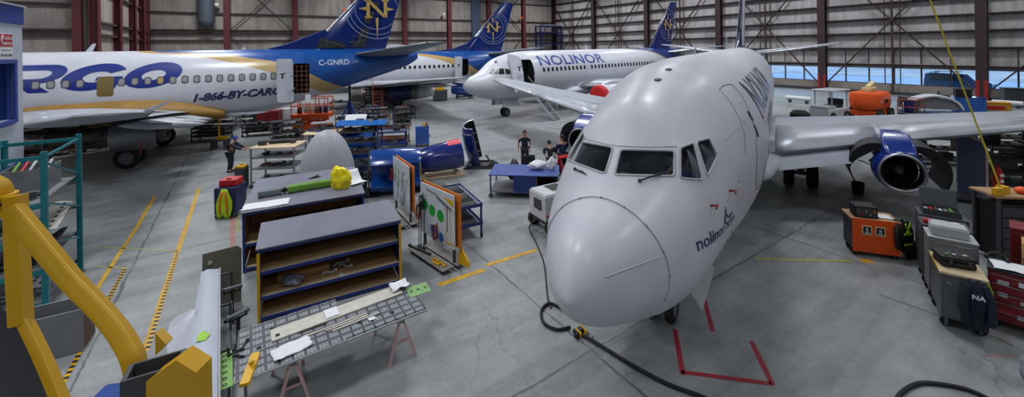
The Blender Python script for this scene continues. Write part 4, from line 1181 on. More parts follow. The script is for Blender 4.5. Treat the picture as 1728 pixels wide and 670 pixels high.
# ------------------------------------------------------------------ furniture helpers
def local(o): return o.matrix_world
def caster(root, x, y, r=.07, name='caster', z0=0.0):
    m = MB(); m.lathe([(.01, -.02), (r, -.02), (r, .02), (.01, .02)], Matrix.Translation((x, y, r + z0)) @ Matrix.Rotation(R(90), 4, 'X'), 14, cap=True)
    o = m.done(name, 'rubber', root)
    f = MB(); f.box((x, y - .03, r * 1.2 + z0), (.05, .012, r * 1.8)); f.box((x, y + .03, r * 1.2 + z0), (.05, .012, r * 1.8)); f.box((x, y, r * 2.1 + z0), (.08, .08, .015)); f.done('fork', 'dull_metal', o, smooth=0)
def on(root, v):
    """local point of a (z-turned) thing -> world"""
    c, s = math.cos(root.rotation_euler.z), math.sin(root.rotation_euler.z)
    return Vector((root.location.x + c * v[0] - s * v[1], root.location.y + s * v[0] + c * v[1], root.location.z + v[2]))
def shelf_unit(label, loc, rz, L=2.9, D=1.43, Hh=1.54, shelves=(.08, .5, 1.02), group=None, inner=True):
    r = empty('shelf_unit', loc, rz, label, 'shelf', group)
    m = MB(); m.bx(-.03, L + .03, -.03, D + .03, Hh - .035, Hh, .01); m.done('worktop', M('laminate_grey', (112, 112, 126), .5, var=.08, scale=3), r, smooth=0)
    m = MB(); m.bx(0, L, 0, .04, Hh - .1, Hh - .036); m.bx(0, L, D - .04, D, Hh - .1, Hh - .036); m.bx(0, .04, .04, D - .04, Hh - .1, Hh - .036); m.bx(L - .04, L, .04, D - .04, Hh - .1, Hh - .036); m.done('top_rail', 'steel_blue', r, smooth=0)
    for x in (0, L - .05):
        for y in (0, D - .05):
            m = MB(); m.bx(x, x + .05, y, y + .05, .0, Hh - .1); m.done('post', 'steel_blue', r, smooth=0)
    m = MB(); m.bx(.05, L - .05, D - .03, D - .01, .08, Hh - .11); m.done('back_panel', 'wood', r, smooth=0)
    for x, c in ((.005, 'wood'), (L - .025, 'steel_blue')):
        m = MB(); m.bx(x, x + .02, .05, D - .05, .08, Hh - .11); m.done('end_panel', c, r, smooth=0)
    for z in shelves:
        m = MB(); m.bx(.05, L - .05, .03, D - .04, z - .012, z + .012); s = m.done('shelf', 'wood', r, smooth=0)
        m = MB(); m.bx(.05, L - .05, .0, .03, z - .05, z + .012); m.done('edge_rail', 'steel_blue', s, smooth=0)
        m = MB(); m.bx(.05, L - .05, .031, .17, z + .0125, z + .018); m.done('front_board', 'wood_pale', s, smooth=0)
    return r
# the open shelf nearest the viewer
SA = R(28)
sh = shelf_unit('grey-topped shelf unit nearest the viewer, open wooden shelves, blue frame, yellow post tape', (-5.37, 8.4, 0), SA)
for x, y in ((-.012, -.012), (2.9 - .04, -.012)):
    m = MB(); m.bx(x, x + .055, y, y + .012, .02, 1.44); m.done('corner_tape', 'yellow', sh, smooth=0)
# bits on its shelves
def bag(name, label, cat, loc, size, mat_, seed, group=None, k=13, pw=.7):
    m = MB(); r2 = random.Random(seed); secs = []
    for i in range(k):
        t = i / (k - 1); rr = math.sin(PI * (.08 + .86 * t)) ** pw
        ring = []
        for j in range(32):
            a = 2 * PI * j / 32; q = noise.noise((math.cos(a) * 1.7 + seed, math.sin(a) * 1.7, t * 2.6)) * .5 + .3 * noise.noise((math.cos(a) * 4 + seed, math.sin(a) * 4, t * 6)) + 1
            ring.append(Vector((size[0] / 2 * rr * q * math.cos(a), size[1] / 2 * rr * q * math.sin(a), max(0, size[2] * t * (1 + .2 * noise.noise((a, seed, 1)) * t)))))
        secs.append(ring)
    m.loft(secs); o = m.done(name, mat_, None, smooth=50); o.location = loc
    return tag(o, label, cat, group)
bag('plastic_bag', 'clear plastic bag of hardware on the middle wooden shelf', 'bag', on(sh, (.62, .2, .52)), (.42, .3, .22), 'clear_plastic', 3)
def carton(label, loc, rz, d, mat_='cardboard', name='cardboard_box', cat='box', group=None):
    o = empty(name, loc, rz, label, cat, group)
    m = MB(); x, y, z = d; t = .012
    m.bx(-x / 2, x / 2, -y / 2, -y / 2 + t, 0, z); m.bx(-x / 2, x / 2, y / 2 - t, y / 2, 0, z); m.bx(-x / 2, -x / 2 + t, -y / 2 + t, y / 2 - t, 0, z); m.bx(x / 2 - t, x / 2, -y / 2 + t, y / 2 - t, 0, z); m.bx(-x / 2 + t, x / 2 - t, -y / 2 + t, y / 2 - t, 0, t)
    m.done('box_body', mat_, o, smooth=0)
    for s in (-1, 1):
        m = MB(); m.box((0, s * (y / 2 + .0) * .52, z + .006), (x - .004, y / 2 - .01, .008), rotm(R(3) * s, 0, 0)); m.done('flap', mat_, o, smooth=0)
    return o
carton('flat brown carton lying on the middle wooden shelf', on(sh, (.85, .72, .514)), SA, (1.05, .5, .12))
for k, (x, y, z, L, a) in enumerate(((1.62, .6, .514, .35, .4), (1.7, .42, .514, .3, -.5), (1.35, .3, .514, .28, .1))):
    m = MB(); m.tube([(-L / 2, 0, .03), (-L / 4, .03, .05), (L / 4, -.03, .03), (L / 2, .01, .04)], .022, 8); m.lathe([(.02, 0), (.045, .01), (.045, .05), (.02, .06)], Matrix.Translation((L / 2 - .02, 0, .046)) @ Matrix.Rotation(R(90), 4, 'Y'), 12, cap=True)
    o = m.done('hose_fitting', 'grey_light'); o.location = on(sh, (x, y, z)); o.rotation_euler.z = SA + a
    tag(o, 'pale hose fitting among the loose parts on the middle wooden shelf', 'fitting', 'hose fittings on the middle shelf')
m = MB(); m.box((0, 0, .02), (.08, .13, .005)); o = m.done('paper_tag', 'paper', smooth=0); o.location = on(sh, (1.6, .1, .505)); o.rotation_euler.z = SA + .3; tag(o, 'small white paper tag beside the hose fittings on the shelf', 'tag')
# benches behind it
SB = R(27)
b2 = shelf_unit('blue-framed workbench behind the open shelf, carrying the green beam and the yellow bag', (-6.95, 10.3, 0), SB, shelves=(.1, .7))
off = Matrix.Rotation(SB, 3, 'Z') @ Vector((.05, 1.5, 0))
b3 = shelf_unit('blue-framed workbench in front of the tall grey cone, top left bare', (-6.95 + off.x, 10.3 + off.y, 0), SB, L=2.85, shelves=(.1, .7))
# long dark spares on the lower shelves of the bench
for k in range(5):
    m = MB(); z0 = .72; m.bx(0, 2.0, 0, .12, 0, .07, .01); m.bx(.1, 1.9, .03, .09, .07, .1); m.cyl((.2, .06, .1), (.2, .06, .14), .03); m.cyl((1.8, .06, .1), (1.8, .06, .14), .03)
    o = m.done('metal_rail', 'dark_metal', smooth=0); o.location = on(b2, (.4 + .04 * k, .12 + .25 * k, z0)); o.rotation_euler.z = SB
    tag(o, 'dark metal rail lying on the middle shelf of the bench behind the open shelf', 'rail', 'rails on the bench shelf')
TZ = 1.54
# green padded beam with grey end
o = empty('padded_beam', on(b2, (.35, 1.02, TZ)), SB + R(2), 'lime green padded beam with grey end lying on the workbench', 'beam')
m = MB(); m.loft([[Vector((x, a * w, .11 + b * h)) for a, b in rounded(.22, .2, .05)] for x, w, h in ((.62, 1, .95), (.7, 1.05, 1), (1.9, 1.0, 1), (1.98, .9, .9))]); m.done('pad', 'green_primer', o)
m = MB(); m.loft([[Vector((x, a * .9, .10 + b * .9)) for a, b in rounded(.22, .2, .05)] for x in (-.1, .46)]); m.done('end_block', M('grey_green', (96, 108, 112), .5), o)
m = MB(); m.cyl((.46, 0, .1), (.64, 0, .1), .05); m.lathe([(.06, .0), (.09, .02), (.09, .05), (.06, .07)], Matrix.Translation((.5, 0, .1)) @ Matrix.Rotation(R(90), 4, 'Y'), 16, cap=True); m.done('coupling', 'dark_metal', o)
# yellow bag
def soft_sheet(name, label, cat, loc, rz, w, d, mat_, amp=.03, thick=.006, seed=1, lift=None, group=None, nx=14, ny=10):
    m = MB(); g = []
    for i in range(nx + 1):
        row = []
        for j in range(ny + 1):
            x, y = w * (i / nx - .5), d * (j / ny - .5)
            e = 1 + .10 * noise.noise((i * .6, j * .6, seed))
            z = amp * (noise.noise((x * 3 / max(w, .3), y * 3 / max(d, .3), seed)) + 1) + thick
            if lift: z += lift(x / w, y / d)
            row.append(m.bm.verts.new((x * e, y * e, z)))
        g.append(row)
    for i in range(nx):
        for j in range(ny): m.face([g[i][j], g[i + 1][j], g[i + 1][j + 1], g[i][j + 1]])
    o = m.done(name, mat_, None, smooth=60, solid=thick); o.location = loc; o.rotation_euler.z = rz
    return tag(o, label, cat, group)
yb = bag('yellow_sack', 'crumpled bright yellow plastic sack standing on the workbench', 'bag', on(b2, (2.34, .70, TZ + .002)), (.54, .3, .6), 'yellow_bag', 11, None, 13, .28)
soft_sheet('paper_sheet', 'white paper sheet on the workbench in front of the green beam', 'paper', on(b2, (.5, .32, TZ)), SB - R(2), 1.05, .5, 'paper', .012, .004, 4)
soft_sheet('rolled_drawing', 'curled white sheet beside the yellow sack', 'paper', on(b2, (2.78, 1.05, TZ)), SB + R(25), .5, .6, 'paper', .01, .004, 6, lift=lambda a, b: .9 * max(0, b + .1) ** 2 + .12 * max(0, -b) ** 1.5)
m = MB(); m.bx(-.18, .18, -.06, .06, 0, .012); m.cyl((-.1, 0, .012), (.12, .02, .05), .02); o = m.done('clamp', 'black', smooth=0); o.location = on(b3, (1.62, .7, TZ)); o.rotation_euler.z = SB + .3; tag(o, 'small black clamp on the bare workbench top by the grey cone', 'clamp')
# drab board leaning on the shelf's left end
o = empty('drab_board', (-6.55, 9.0, 0), R(26), 'drab olive board standing behind the left end of the shelf unit', 'board')
m = MB(); m.prism([(-.36, 0, 0), (.36, 0, 0), (.36, .14, 1.12), (.28, .15, 1.2), (-.36, .15, 1.15)], (0, .02, 0)); m.done('sheet', M('drab', (88, 86, 76), .8, var=.15), o, smooth=0)
m = MB(); m.cyl((-.22, .14, .95), (-.22, .10, .95), .04); m.done('grommet', 'grey_light', o)

# ------------------------------------------------------------------ floor panel on trestles
PA = R(33.6)
FPT = M('honeycomb_grey', (104, 106, 112), .5, var=.2, scale=8)
def panel_mat():
    k = N('panel_grid'); sx = k.n('SeparateXYZ'); k.l(k.tc.outputs['Object'], sx.inputs[0])
    def cell(s, p): return k.math('PINGPONG', s, p / 2)
    a, b = cell(sx.outputs[0], .18), cell(sx.outputs[1], .18)
    sq = k.math('MULTIPLY', k.math('GREATER_THAN', a, .022), k.math('GREATER_THAN', b, .03))
    i1, i2 = cell(sx.outputs[0], .06), cell(sx.outputs[1], .045)
    hole = k.math('MULTIPLY', k.math('LESS_THAN', i1, .007), k.math('LESS_THAN', i2, .012))
    f = k.ramp(k.noise(14), .3, .7)
    c = k.mix(sq, lin((66, 68, 74)), k.mix(f, lin((122, 124, 130)), lin((140, 142, 148))))
    c = k.mix(k.math('MULTIPLY', hole, sq), c, lin((70, 72, 78)))
    return k.fin(c, .5)
ft = empty('floor_panel', (-4.12, 5.95, 0), PA, 'grey gridded aircraft floor panel laid flat on trestles in the foreground', 'panel')
ft.location.z = .76
m = MB(); m.prism([(-.05, 0, 0), (1.5, 0, 0), (1.5, .06, 0), (2.9, .06, 0), (2.92, 1.1, 0), (1.55, 1.1, 0), (1.55, 1.32, 0), (.0, 1.32, 0)], (0, 0, .025)); m.done('panel_board', panel_mat(), ft, smooth=0)
m = MB(); m.bx(-.05, 2.9, -.012, 0, -.004, .03); m.done('edge_strip', 'grey_light', ft, smooth=0)
m = MB(); m.bx(.85, 1.3, .62, .72, .0255, .03); m.done('slot', 'black', ft, smooth=0)
for k, (x, y) in enumerate(((.25, .6), (.45, 1.0), (1.75, .3), (2.3, .25))):
    m = MB(); m.bx(x, x + .07, y, y + .06, .0255, .031); m.done('insert', 'soot', ft, smooth=0)
def trestle(label, loc, rz, group='trestles under the floor panel'):
    o = empty('trestle', loc, rz, label, 'trestle', group)
    m = MB(); m.bx(-.04, .04, .05, 1.05, .69, .76); m.done('top_beam', 'grey_mid', o, smooth=0)
    for y in (.12, .98):
        for s in (-1, 1):
            m = MB(); m.bar((s * .03, y, .7), (s * .24, y + (.06 if y > .5 else -.06), 0), .04, .04); m.done('leg', 'pink_steel', o, smooth=0)
        m = MB(); m.bar((-.14, y, .32), (.14, y, .32), .025); m.done('spreader', 'pink_steel', o, smooth=0)
    return o
for x, lb in ((.72, 'pink-legged trestle under the near left end of the floor panel'), (2.45, 'pink-legged trestle under the right end of the floor panel')):
    p = on(ft, (x, -.02, 0)); trestle(lb, (p.x, p.y, 0), PA)
# things lying on the panel
PZ = .025
o = empty('trim_strip', on(ft, (1.58, .86, PZ)), PA + R(2), 'long off-white trim strip lying along the back of the floor panel', 'strip')
m = MB(); m.loft([[Vector((x, y, z)) for y, z in ((-.18, 0), (.18, 0), (.18, .012), (-.18, .03))] for x in (-1.12, -.3, .5, 1.1)]); m.done('strip_board', M('off_white', (186, 182, 172), .6), o, smooth=0)
m = MB(); m.bx(-1.06, -1.0, -.1, -.04, .03, .036); m.done('cutout', 'soot', o, smooth=0)
m = MB(); m.bx(-.28, -.06, -.13, .14, .03, .045); m.done('patch', 'paper', o, smooth=0)
for k, (x, y, L, a) in enumerate(((1.45, .5, 1.0, 2), (1.75, .38, .8, 3), (1.6, .44, .7, 1))):
    m = MB(); m.bx(-L / 2, L / 2, -.025, .025, 0, .012); m.bx(-L / 2, L / 2, -.025, -.018, .012, .024); o = m.done('profile_strip', 'off_white', smooth=0); o.location = on(ft, (x, y, PZ)); o.rotation_euler.z = PA + R(a)
    tag(o, 'thin off-white profile strip in front of the long trim strip', 'strip', 'thin strips on the floor panel')
soft_sheet('rag', 'white rag crumpled on the near left of the floor panel', 'cloth', on(ft, (.72, .28, PZ)), PA + .2, .55, .3, 'cloth_white', .03, .004, 9)
soft_sheet('rag', 'white rag bunched at the far right end of the floor panel', 'cloth', on(ft, (2.68, .95, PZ)), PA, .34, .3, 'cloth_white', .07, .004, 12)
soft_sheet('rag', 'small white scrap of cloth in the middle of the floor panel', 'cloth', on(ft, (1.98, .3, PZ)), PA, .12, .1, 'cloth_white', .02, .003, 15)
def gplate(label, loc, rz, L, W, holes):
    o = empty('green_plate', loc, rz, label, 'plate')
    m = MB(); m.bx(-W / 2, W / 2, -L / 2, L / 2, 0, .01); m.done('plate', M('plate_green', (112, 160, 70), .5, var=.1), o, smooth=0)
    for k in range(holes):
        m = MB(); y = -L / 2 + (k + .5) * L / holes; m.lathe([(.018, .01), (.03, .01), (.03, .016), (.018, .016)], Matrix.Translation((0, y, 0)), 16); m.done('hole_rim', 'dark_metal', o)
    return o
gplate('bright green drilled plate at the left end of the floor panel', on(ft, (-.16, .38, PZ)), PA + R(2), .85, .19, 6)
o = gplate('pale green drilled plate at the far right end of the floor panel', on(ft, (2.98, .68, PZ)), PA + R(88), .42, .36, 3); 
for c in kids(o):
    if c.name.startswith('plate'): c.data.materials[0] = M('pale_green')
o = empty('paddle', on(ft, (.16, .16, PZ)), PA + R(-14), 'bright yellow paddle block lying on the left of the floor panel', 'tool')
m = MB(); m.loft([[Vector((x * s, y, z)) for x, z in ((-.07, 0), (.07, 0), (.06, .045), (-.06, .045))] for y, s in ((-.32, .8), (-.3, 1), (.3, 1), (.33, .7))]); m.done('paddle_body', 'yellow', o, smooth=0)
m = MB(); m.cyl((0, .08, .045), (0, .08, .085), .035); m.tube([(0, .08, .08), (.05, .03, .1), (.03, -.04, .06)], .012, 6); m.done('knob', M('yellow_dark', (190, 150, 20), .4), o)
for k, (x, y, a) in enumerate(((-.02, .72, .3), (.1, .86, 1.2), (.02, .58, 2.4))):
    m = MB(); m.cyl((-.1, 0, .02), (.1, 0, .02), .014); m.box((.08, 0, .02), (.05, .05, .03)); o = m.done('drill_bit', 'black'); o.location = on(ft, (x, y, PZ)); o.rotation_euler.z = PA + a
    tag(o, 'small black tool bit at the left edge of the floor panel', 'tool', 'tool bits on the floor panel')
p = on(ft, (.1, .1, -.76)); m = MB(); m.cyl((p.x, p.y, 0), (p.x, p.y, .758), .022); m.cyl((p.x, p.y, 0), (p.x, p.y, .02), .09); o = m.done('prop_post', 'grey_mid'); tag(o, 'thin grey prop post under the left corner of the floor panel', 'post')

# ------------------------------------------------------------------ long white flap on its rack at the left
# rack: axis along the hall's depth; top about 0.95 m
fa = R(34 + 90)
o = empty('wing_flap', (-6.48, 8.7, .95), fa, 'long pale grey wing flap laid along a rack, close at the left of the panel', 'flap')
m = MB(); secs = []
for x, w in ((0, .22), (-.05, .30), (-.4, .34), (-4.6, .44)):
    secs.append([Vector((x, .22 - w, .0)), Vector((x, .22 - w * .5, -.02)), Vector((x, .22, 0)), Vector((x, .22, .03)), Vector((x, .22 - w * .5, .06)), Vector((x, .22 - w, .03))])
m.loft(secs); m.done('flap_skin', M('flap_paint', (158, 164, 176), .4, var=.06), o, smooth=30)
m = MB(); m.tube([(-.06, -.1, .045), (-4.5, -.24, .045)], .012, 6); m.done('edge_bead', 'grey_light', o)
m = MB(); m.poly([(-2.66, .0, .068), (-2.5, -.06, .066), (-2.42, .02, .068), (-2.36, .0, .068), (-2.4, .1, .066), (-2.6, .12, .064)]); m.done('green_tape', M('tape_green', (140, 190, 50), .6), o, smooth=0)
o = empty('fairing_sheet', (-5.4, 6.6, 0), 0, 'rounded white fairing panel standing on edge left of the long grey flap', 'panel')
pts = [P(331, 521, 7.2), P(322, 523, 7.2), P(300, 533, 7.13), P(287, 544, 7.07), P(282, 560, 6.98), P(281, 580, 6.86), P(284, 612, 6.68), P(290, 690, 6.25), P(318, 690, 6.25)]
m = MB(); m.prism([p - o.location for p in pts], (.006, .02, -.02)); m.done('panel_skin', 'white_paint', o, smooth=0)
m = MB(); a, b = P(292, 690, 6.24) - o.location, P(316, 690, 6.24) - o.location
for q in (a, b): m.bar((q.x, q.y + .05, 0), (q.x, q.y + .05, q.z), .04)
m.done('prop_leg', 'grey_dark', o, smooth=0)
rk = empty('flap_rack', (-6.62, 8.7, 0), fa, 'dark frame rack under the long grey flap', 'rack')
for x in (-.3, -1.6, -3.0, -4.3):
    for y in (-.42, .1):
        m = MB(); m.bx(x - .02, x + .02, y - .02, y + .02, 0, .93); m.done('upright', 'grey_dark', rk, smooth=0)
    m = MB(); m.bx(x - .02, x + .02, -.42, .1, .89, .93); m.done('cross_bar', 'grey_dark', rk, smooth=0)
for y in (-.42, .1):
    m = MB(); m.bx(-4.32, -.28, y - .02, y + .02, .4, .44); m.done('side_rail', 'grey_dark', rk, smooth=0)
# trestle clutter between flap and shelf: dark stands with rollers
for k, (px, py, yy) in enumerate(((392, 500, .0), (402, 545, 0))):
    g_ = G(px, py, .5); o = empty('roller_stand', (g_.x, g_.y, 0), R(34 + 20 * k), 'dark roller stand squeezed between the grey flap and the shelf unit', 'stand', 'roller stands beside the flap')
    m = MB(); m.bx(-.15, .15, -.02, .02, 0, .04); m.bx(-.02, .02, -.15, .15, 0, .04); m.bx(-.025, .025, -.025, .025, .04, .62); m.done('base', 'dark_metal', o, smooth=0)
    m = MB(); m.cyl((-.16, 0, .68), (.16, 0, .68), .03); m.cyl((-.18, 0, .68), (-.16, 0, .68), .05); m.cyl((.16, 0, .68), (.18, 0, .68), .05); m.done('roller', 'grey_mid', o)
    m = MB(); m.bx(-.15, -.12, -.02, .02, .6, .68); m.bx(.12, .15, -.02, .02, .6, .68); m.bx(-.15, .15, -.015, .015, .585, .62); m.done('cradle', 'black', o, smooth=0)

# ------------------------------------------------------------------ yellow guard rail at the viewer's left elbow
def rect_tube(m, pts, w, h, side):
    """square tube swept through points; side = fixed sideways direction"""
    side = Vector(side).normalized(); secs = []
    pts = [Vector(p) for p in pts]
    for i, p in enumerate(pts):
        t = (pts[min(i + 1, len(pts) - 1)] - pts[max(i - 1, 0)]).normalized()
        s_ = (side - t * side.dot(t)).normalized(); n = t.cross(s_)
        secs.append([p + s_ * a * w + n * b * h for a, b in rounded(1, 1, .14, 3)])
    m.loft(secs); return m
yr = empty('guard_rail', (0, 0, 0), 0, 'thick yellow tubular guard rail of the lift close at the lower left corner', 'guard rail')
m = MB(); sd = (.8, .5, .35)
top = smooth_path([P(20, 352, 1.5), P(50, 388, 1.5), P(120, 472, 1.48), P(178, 532, 1.46), P(212, 578, 1.44), P(230, 628, 1.42), P(238, 760, 1.40)], 6)
rect_tube(m, top, .052, .072, sd); m.done('top_tube', 'yellow', yr, smooth=40)
m = MB(); rect_tube(m, [P(26, 330, 1.62), P(30, 440, 1.6), P(36, 545, 1.58)], .048, .06, (1, .2, 0)); m.done('upright_tube', 'yellow', yr, smooth=40)
m = MB(); rect_tube(m, smooth_path([P(30, 520, 1.6), P(46, 550, 1.58), P(75, 610, 1.55), P(108, 690, 1.52), P(130, 760, 1.5)], 4), .032, .05, (1, .3, 0)); m.done('lower_tube', 'yellow', yr, smooth=40)
m = MB(); c = P(6, 320, 1.62); m.ball(c + Vector((-.05, 0, -.02)), .06, (1, 1, 1.3)); m.cyl(c - Vector((.03, 0, .1)), c - Vector((.03, 0, .02)), .06); m.done('post_cap', 'yellow', yr)
m = MB(); m.cyl(c + Vector((-.03, 0, -.055)), c + Vector((-.03, 0, -.045)), .0615); m.done('cap_band', 'soot', yr)
# open-ended black socket tube with yellow bracket
m = MB(); a = P(262, 615, 1.34); 
rt = rotm(0, 0, R(28))
q = [Vector((x * .075, y * .042, 0)) for x, y in ((-1, -1), (1, -1), (1, 1), (-1, 1))]; qi = [v * .82 for v in q]
base = a; dn = Vector((.01, -.02, -.42))
secs = [[base + dn + (rt @ v) for v in q], [base + (rt @ v) for v in q], [base + (rt @ v) for v in qi], [base + dn * .6 + (rt @ v) for v in qi]]
m.loft(secs); m.done('socket_tube', 'grey_dark', yr, smooth=0)
m = MB(); m.prism([P(246, 645, 1.29), P(297, 608, 1.29), P(331, 629, 1.29), P(333, 760, 1.29), P(246, 760, 1.29)], (.005, .06, .004)); m.done('bracket', 'yellow', yr, smooth=0)
m = MB(); m.prism([P(262, 562, 1.44), P(280, 581, 1.44), P(262, 600, 1.44)], (0, .03, 0)); m.done('gusset', 'yellow', yr, smooth=0)
# black toe board and a blue tread at the same platform
o = empty('lift_deck', (0, 0, 0), 0, 'dark curved deck skirt of the lift in the bottom left corner', 'lift deck')
m = MB(); m.loft([[P(x, y, d) for d in (1.62, 1.66)] + [P(x, y + 400, d) for d in (1.66, 1.62)] for x, y in ((-90, 470), (0, 515), (40, 560), (75, 640), (92, 720))]); m.done('skirt', M('deck_black', (44, 46, 54), .4, var=.2), o, smooth=50)
m = MB(); p = P(172, 668, 1.62); m.box(p + Vector((0, .06, -.16)), (.15, .10, .26), rotm(0, 0, R(8)), .01); m.done('blue_tread', M('tread_blue', (14, 62, 140), .7), o, smooth=0)

# ------------------------------------------------------------------ teal pallet rack and what it holds
ra = R(34)
tr = empty('pallet_rack', (-10.0, 8.64, 0), ra, 'teal steel pallet rack against the white office at the left', 'rack')
RW_, RD = 1.25, 2.25
for x in (0, -RW_):
    for y in (0, RD):
        m = MB(); m.bx(x - .05, x + .05, y - .04, y + .04, 0, 3.54); 
        o = m.done('upright', 'teal', tr, smooth=0)
        m = MB(); m.bx(x - .09, x + .09, y - .07, y + .07, 0, .012); m.done('foot_plate', 'grey_dark', o, smooth=0)
for z in (3.42,):
    for x in (0, -RW_):
        m = MB(); m.bar((x, .04, z), (x, RD - .04, z), .05, .05); m.done('frame_brace', 'teal', tr, smooth=0)
for z0, z1 in ((3.3, 2.55), (2.45, 1.7), (1.6, .9)):
    for x in (0, -RW_):
        m = MB(); m.bar((x, .04, z0), (x, RD - .04, z1), .035, .035); m.done('frame_brace', 'teal', tr, smooth=0)
SHZ = (.35, 1.05, 1.75, 2.45)
for z in SHZ:
    for y in (0, RD):
        m = MB(); m.bx(-RW_ + .05, -.05, y - .025, y + .025, z - .1, z); m.done('beam', 'teal', tr, smooth=0)
    m = MB(); m.bx(-RW_ + .06, -.06, .03, RD - .03, z, z + .02); m.done('shelf_deck', 'grey_mid', tr, smooth=0)
for y in (0, RD):
    m = MB(); m.bx(-RW_ + .05, -.05, y - .025, y + .025, 3.38, 3.46); m.done('beam', 'teal', tr, smooth=0)
# grey bin
o = empty('metal_bin', on(tr, (-.6, 1.45, 2.472)), ra, 'grey sheet metal bin on the top shelf of the teal rack', 'bin')
m = MB(); m.bx(-.38, .38, -.42, .42, 0, .02); m.bx(-.38, .38, -.42, -.40, .02, .52); m.bx(-.38, .38, .40, .42, .02, .52); m.bx(-.38, -.36, -.4, .4, .02, .52); m.bx(.36, .38, -.4, .4, .02, .52); m.done('bin_wall', 'grey_mid', o, smooth=0)
for k in range(5):
    m = MB(); m.cyl((-.28 + .13 * k, -.3, .3), (-.26 + .13 * k, .3, .58), .03); q = m.done('pipe_offcut', ['green_primer', 'red', 'grey_light', 'dark_metal', 'grey_light'][k]); q.location = o.location; q.rotation_euler.z = ra
    tag(q, ['green pipe offcut poking out of the metal bin', 'red pipe offcut poking out of the metal bin', 'light grey pipe offcut across the metal bin', 'dark pipe offcut in the metal bin', 'light grey pipe offcut at the far side of the metal bin'][k], 'pipe')
# perforated white panel
def perforated(label, loc, rz, L, W, tilt, mat_='off_white'):
    o = empty('perforated_panel', loc, rz, label, 'panel')
    m = MB(); pts = [(-L / 2, -W / 2), (L / 2 - .2, -W / 2), (L / 2, -W / 2 + .2), (L / 2, W / 2 - .1), (L / 2 - .15, W / 2), (-L / 2, W / 2)]
    m.loft([[Vector((x, y, z + tilt * (x + L / 2))) for x, y in pts] for z in (0, .03)]); m.done('panel_skin', mat_, o, smooth=0)
    for i in range(6):
        for j in range(3):
            x, y = -L / 2 + .22 + i * (L - .4) / 5.2, -W / 2 + .14 + j * (W - .28) / 2
            q = MB(); q.loft([[Vector((x + a * 1.2, y + b * .7, .031 + tilt * (x + a * 1.2 + L / 2))) for a, b in ell(0, 0, .05, .05, 14)], [Vector((x + a * 1.2, y + b * .7, .034 + tilt * (x + a * 1.2 + L / 2))) for a, b in ell(0, 0, .05, .05, 14)]]); q.done('hole', 'soot', o, smooth=0)
    return o
perforated('white panel full of oval holes jutting from the teal rack shelf', on(tr, (-.4, 1.25, 1.78)), ra + R(96), 2.1, .8, .03)
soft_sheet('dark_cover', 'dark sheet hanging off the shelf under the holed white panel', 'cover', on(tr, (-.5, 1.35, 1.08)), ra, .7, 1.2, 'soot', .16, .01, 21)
perforated('pale rib panel on the low shelf of the teal rack', on(tr, (-.5, 1.45, .38)), ra + R(90), 1.3, .6, .02, 'grey_light')
for k in range(4):
    m = MB(); m.tube([(-.4, 0, .08), (-.1, .1, .14), (.2, 0, .1), (.5, .05, .08)], .05 + .01 * (k % 2), 8); m.box((.3, 0, .1), (.2, .16, .14), None, .02); m.box((-.1, .02, .02), (.5, .1, .04)); q = m.done('bracket_part', ['dark_metal', 'dull_metal', 'black', 'grey_dark'][k]); q.location = on(tr, (-.62, .35 + .0 * k, [1.05, .35, 1.75, 2.45][k] + .022)); q.rotation_euler.z = ra + .1 * k
    tag(q, 'dark bracket part stored low in the teal rack', 'part', 'bracket parts in the teal rack')
# low bin of brown board near the rack foot
o = empty('waste_bin', G(95, 592), R(30), 'brown-fronted steel bin on the floor under the yellow rail', 'bin')
o.location.z = 0
m = MB(); m.bx(-.45, .45, -.3, .3, 0, .03); m.bx(-.45, .45, -.3, -.27, .03, .8); m.bx(-.45, .45, .27, .3, .03, .8); m.bx(-.45, -.42, -.27, .27, .03, .8); m.done('bin_wall', 'grey_mid', o, smooth=0); m = MB(); m.bx(.42, .45, -.27, .27, .03, .8); m.done('front_board', M('brown_board', (84, 60, 52), .7), o, smooth=0)

# ------------------------------------------------------------------ white office at the far left
ob = empty('office_booth', (0, 0, 0), 0, 'white office booth with blue bands at the left edge', 'booth')
# far corner at pixel column 46; its face runs towards the viewer along the hall depth
oc = P(46, 300, 12.0); oc.z = 0
ob.location = oc; ob.rotation_euler.z = R(34 + 90)
TOP = 6.97
def obx(name, mat_, x0, x1, y0, y1, z0, z1, par=None, bev=0): m = MB(); m.bx(x0, x1, y0, y1, z0, z1, bev); return m.done(name, mat_, par or ob, smooth=0)
wx0, wx1, wz0, wz1 = -2.6, -.66, 3.80, 5.36
WW = M('booth_white', (176, 184, 196), .6, var=.04)
for nm, a in (('wall_panel', (-4.6, wx0, .06, .2, 0, TOP)), ('wall_panel', (wx1, 0, .06, .2, 0, TOP)), ('wall_panel', (wx0, wx1, .06, .2, 0, wz0)), ('wall_panel', (wx0, wx1, .06, .2, wz1, TOP)), ('wall_panel', (-.14, 0, .2, 3.0, 0, TOP))): obx(nm, WW, *a)
BB = M('band_blue', (34, 60, 140), .5)
obx('top_band', BB, -4.6, .02, .03, .06, TOP - .5, TOP); obx('roof_slab', 'grey_light', -4.6, .05, -.02, 3.0, TOP, TOP + .05); obx('lower_band', BB, -4.6, .02, .045, .06, 1.82, 2.55)
fr_ = obx('window_frame', BB, wx1, wx1 + .14, .0, .1, wz0 - .1, wz1 + .1)
obx('frame_top', BB, wx0, wx1, .0, .1, wz1, wz1 + .1, fr_); obx('frame_bottom', BB, wx0, wx1, .0, .1, wz0 - .12, wz0, fr_); obx('reveal', BB, wx1 - .03, wx1, .1, .62, wz0, wz1, fr_)
m = MB()
for i in range(30): m.box(((wx0 + wx1) / 2 - .05, .30, wz0 + .03 + i * .049), (wx1 - wx0 - .12, .035, .004), rotm(R(28), 0, 0))
m.done('blind', 'grey_light', ob, smooth=0)
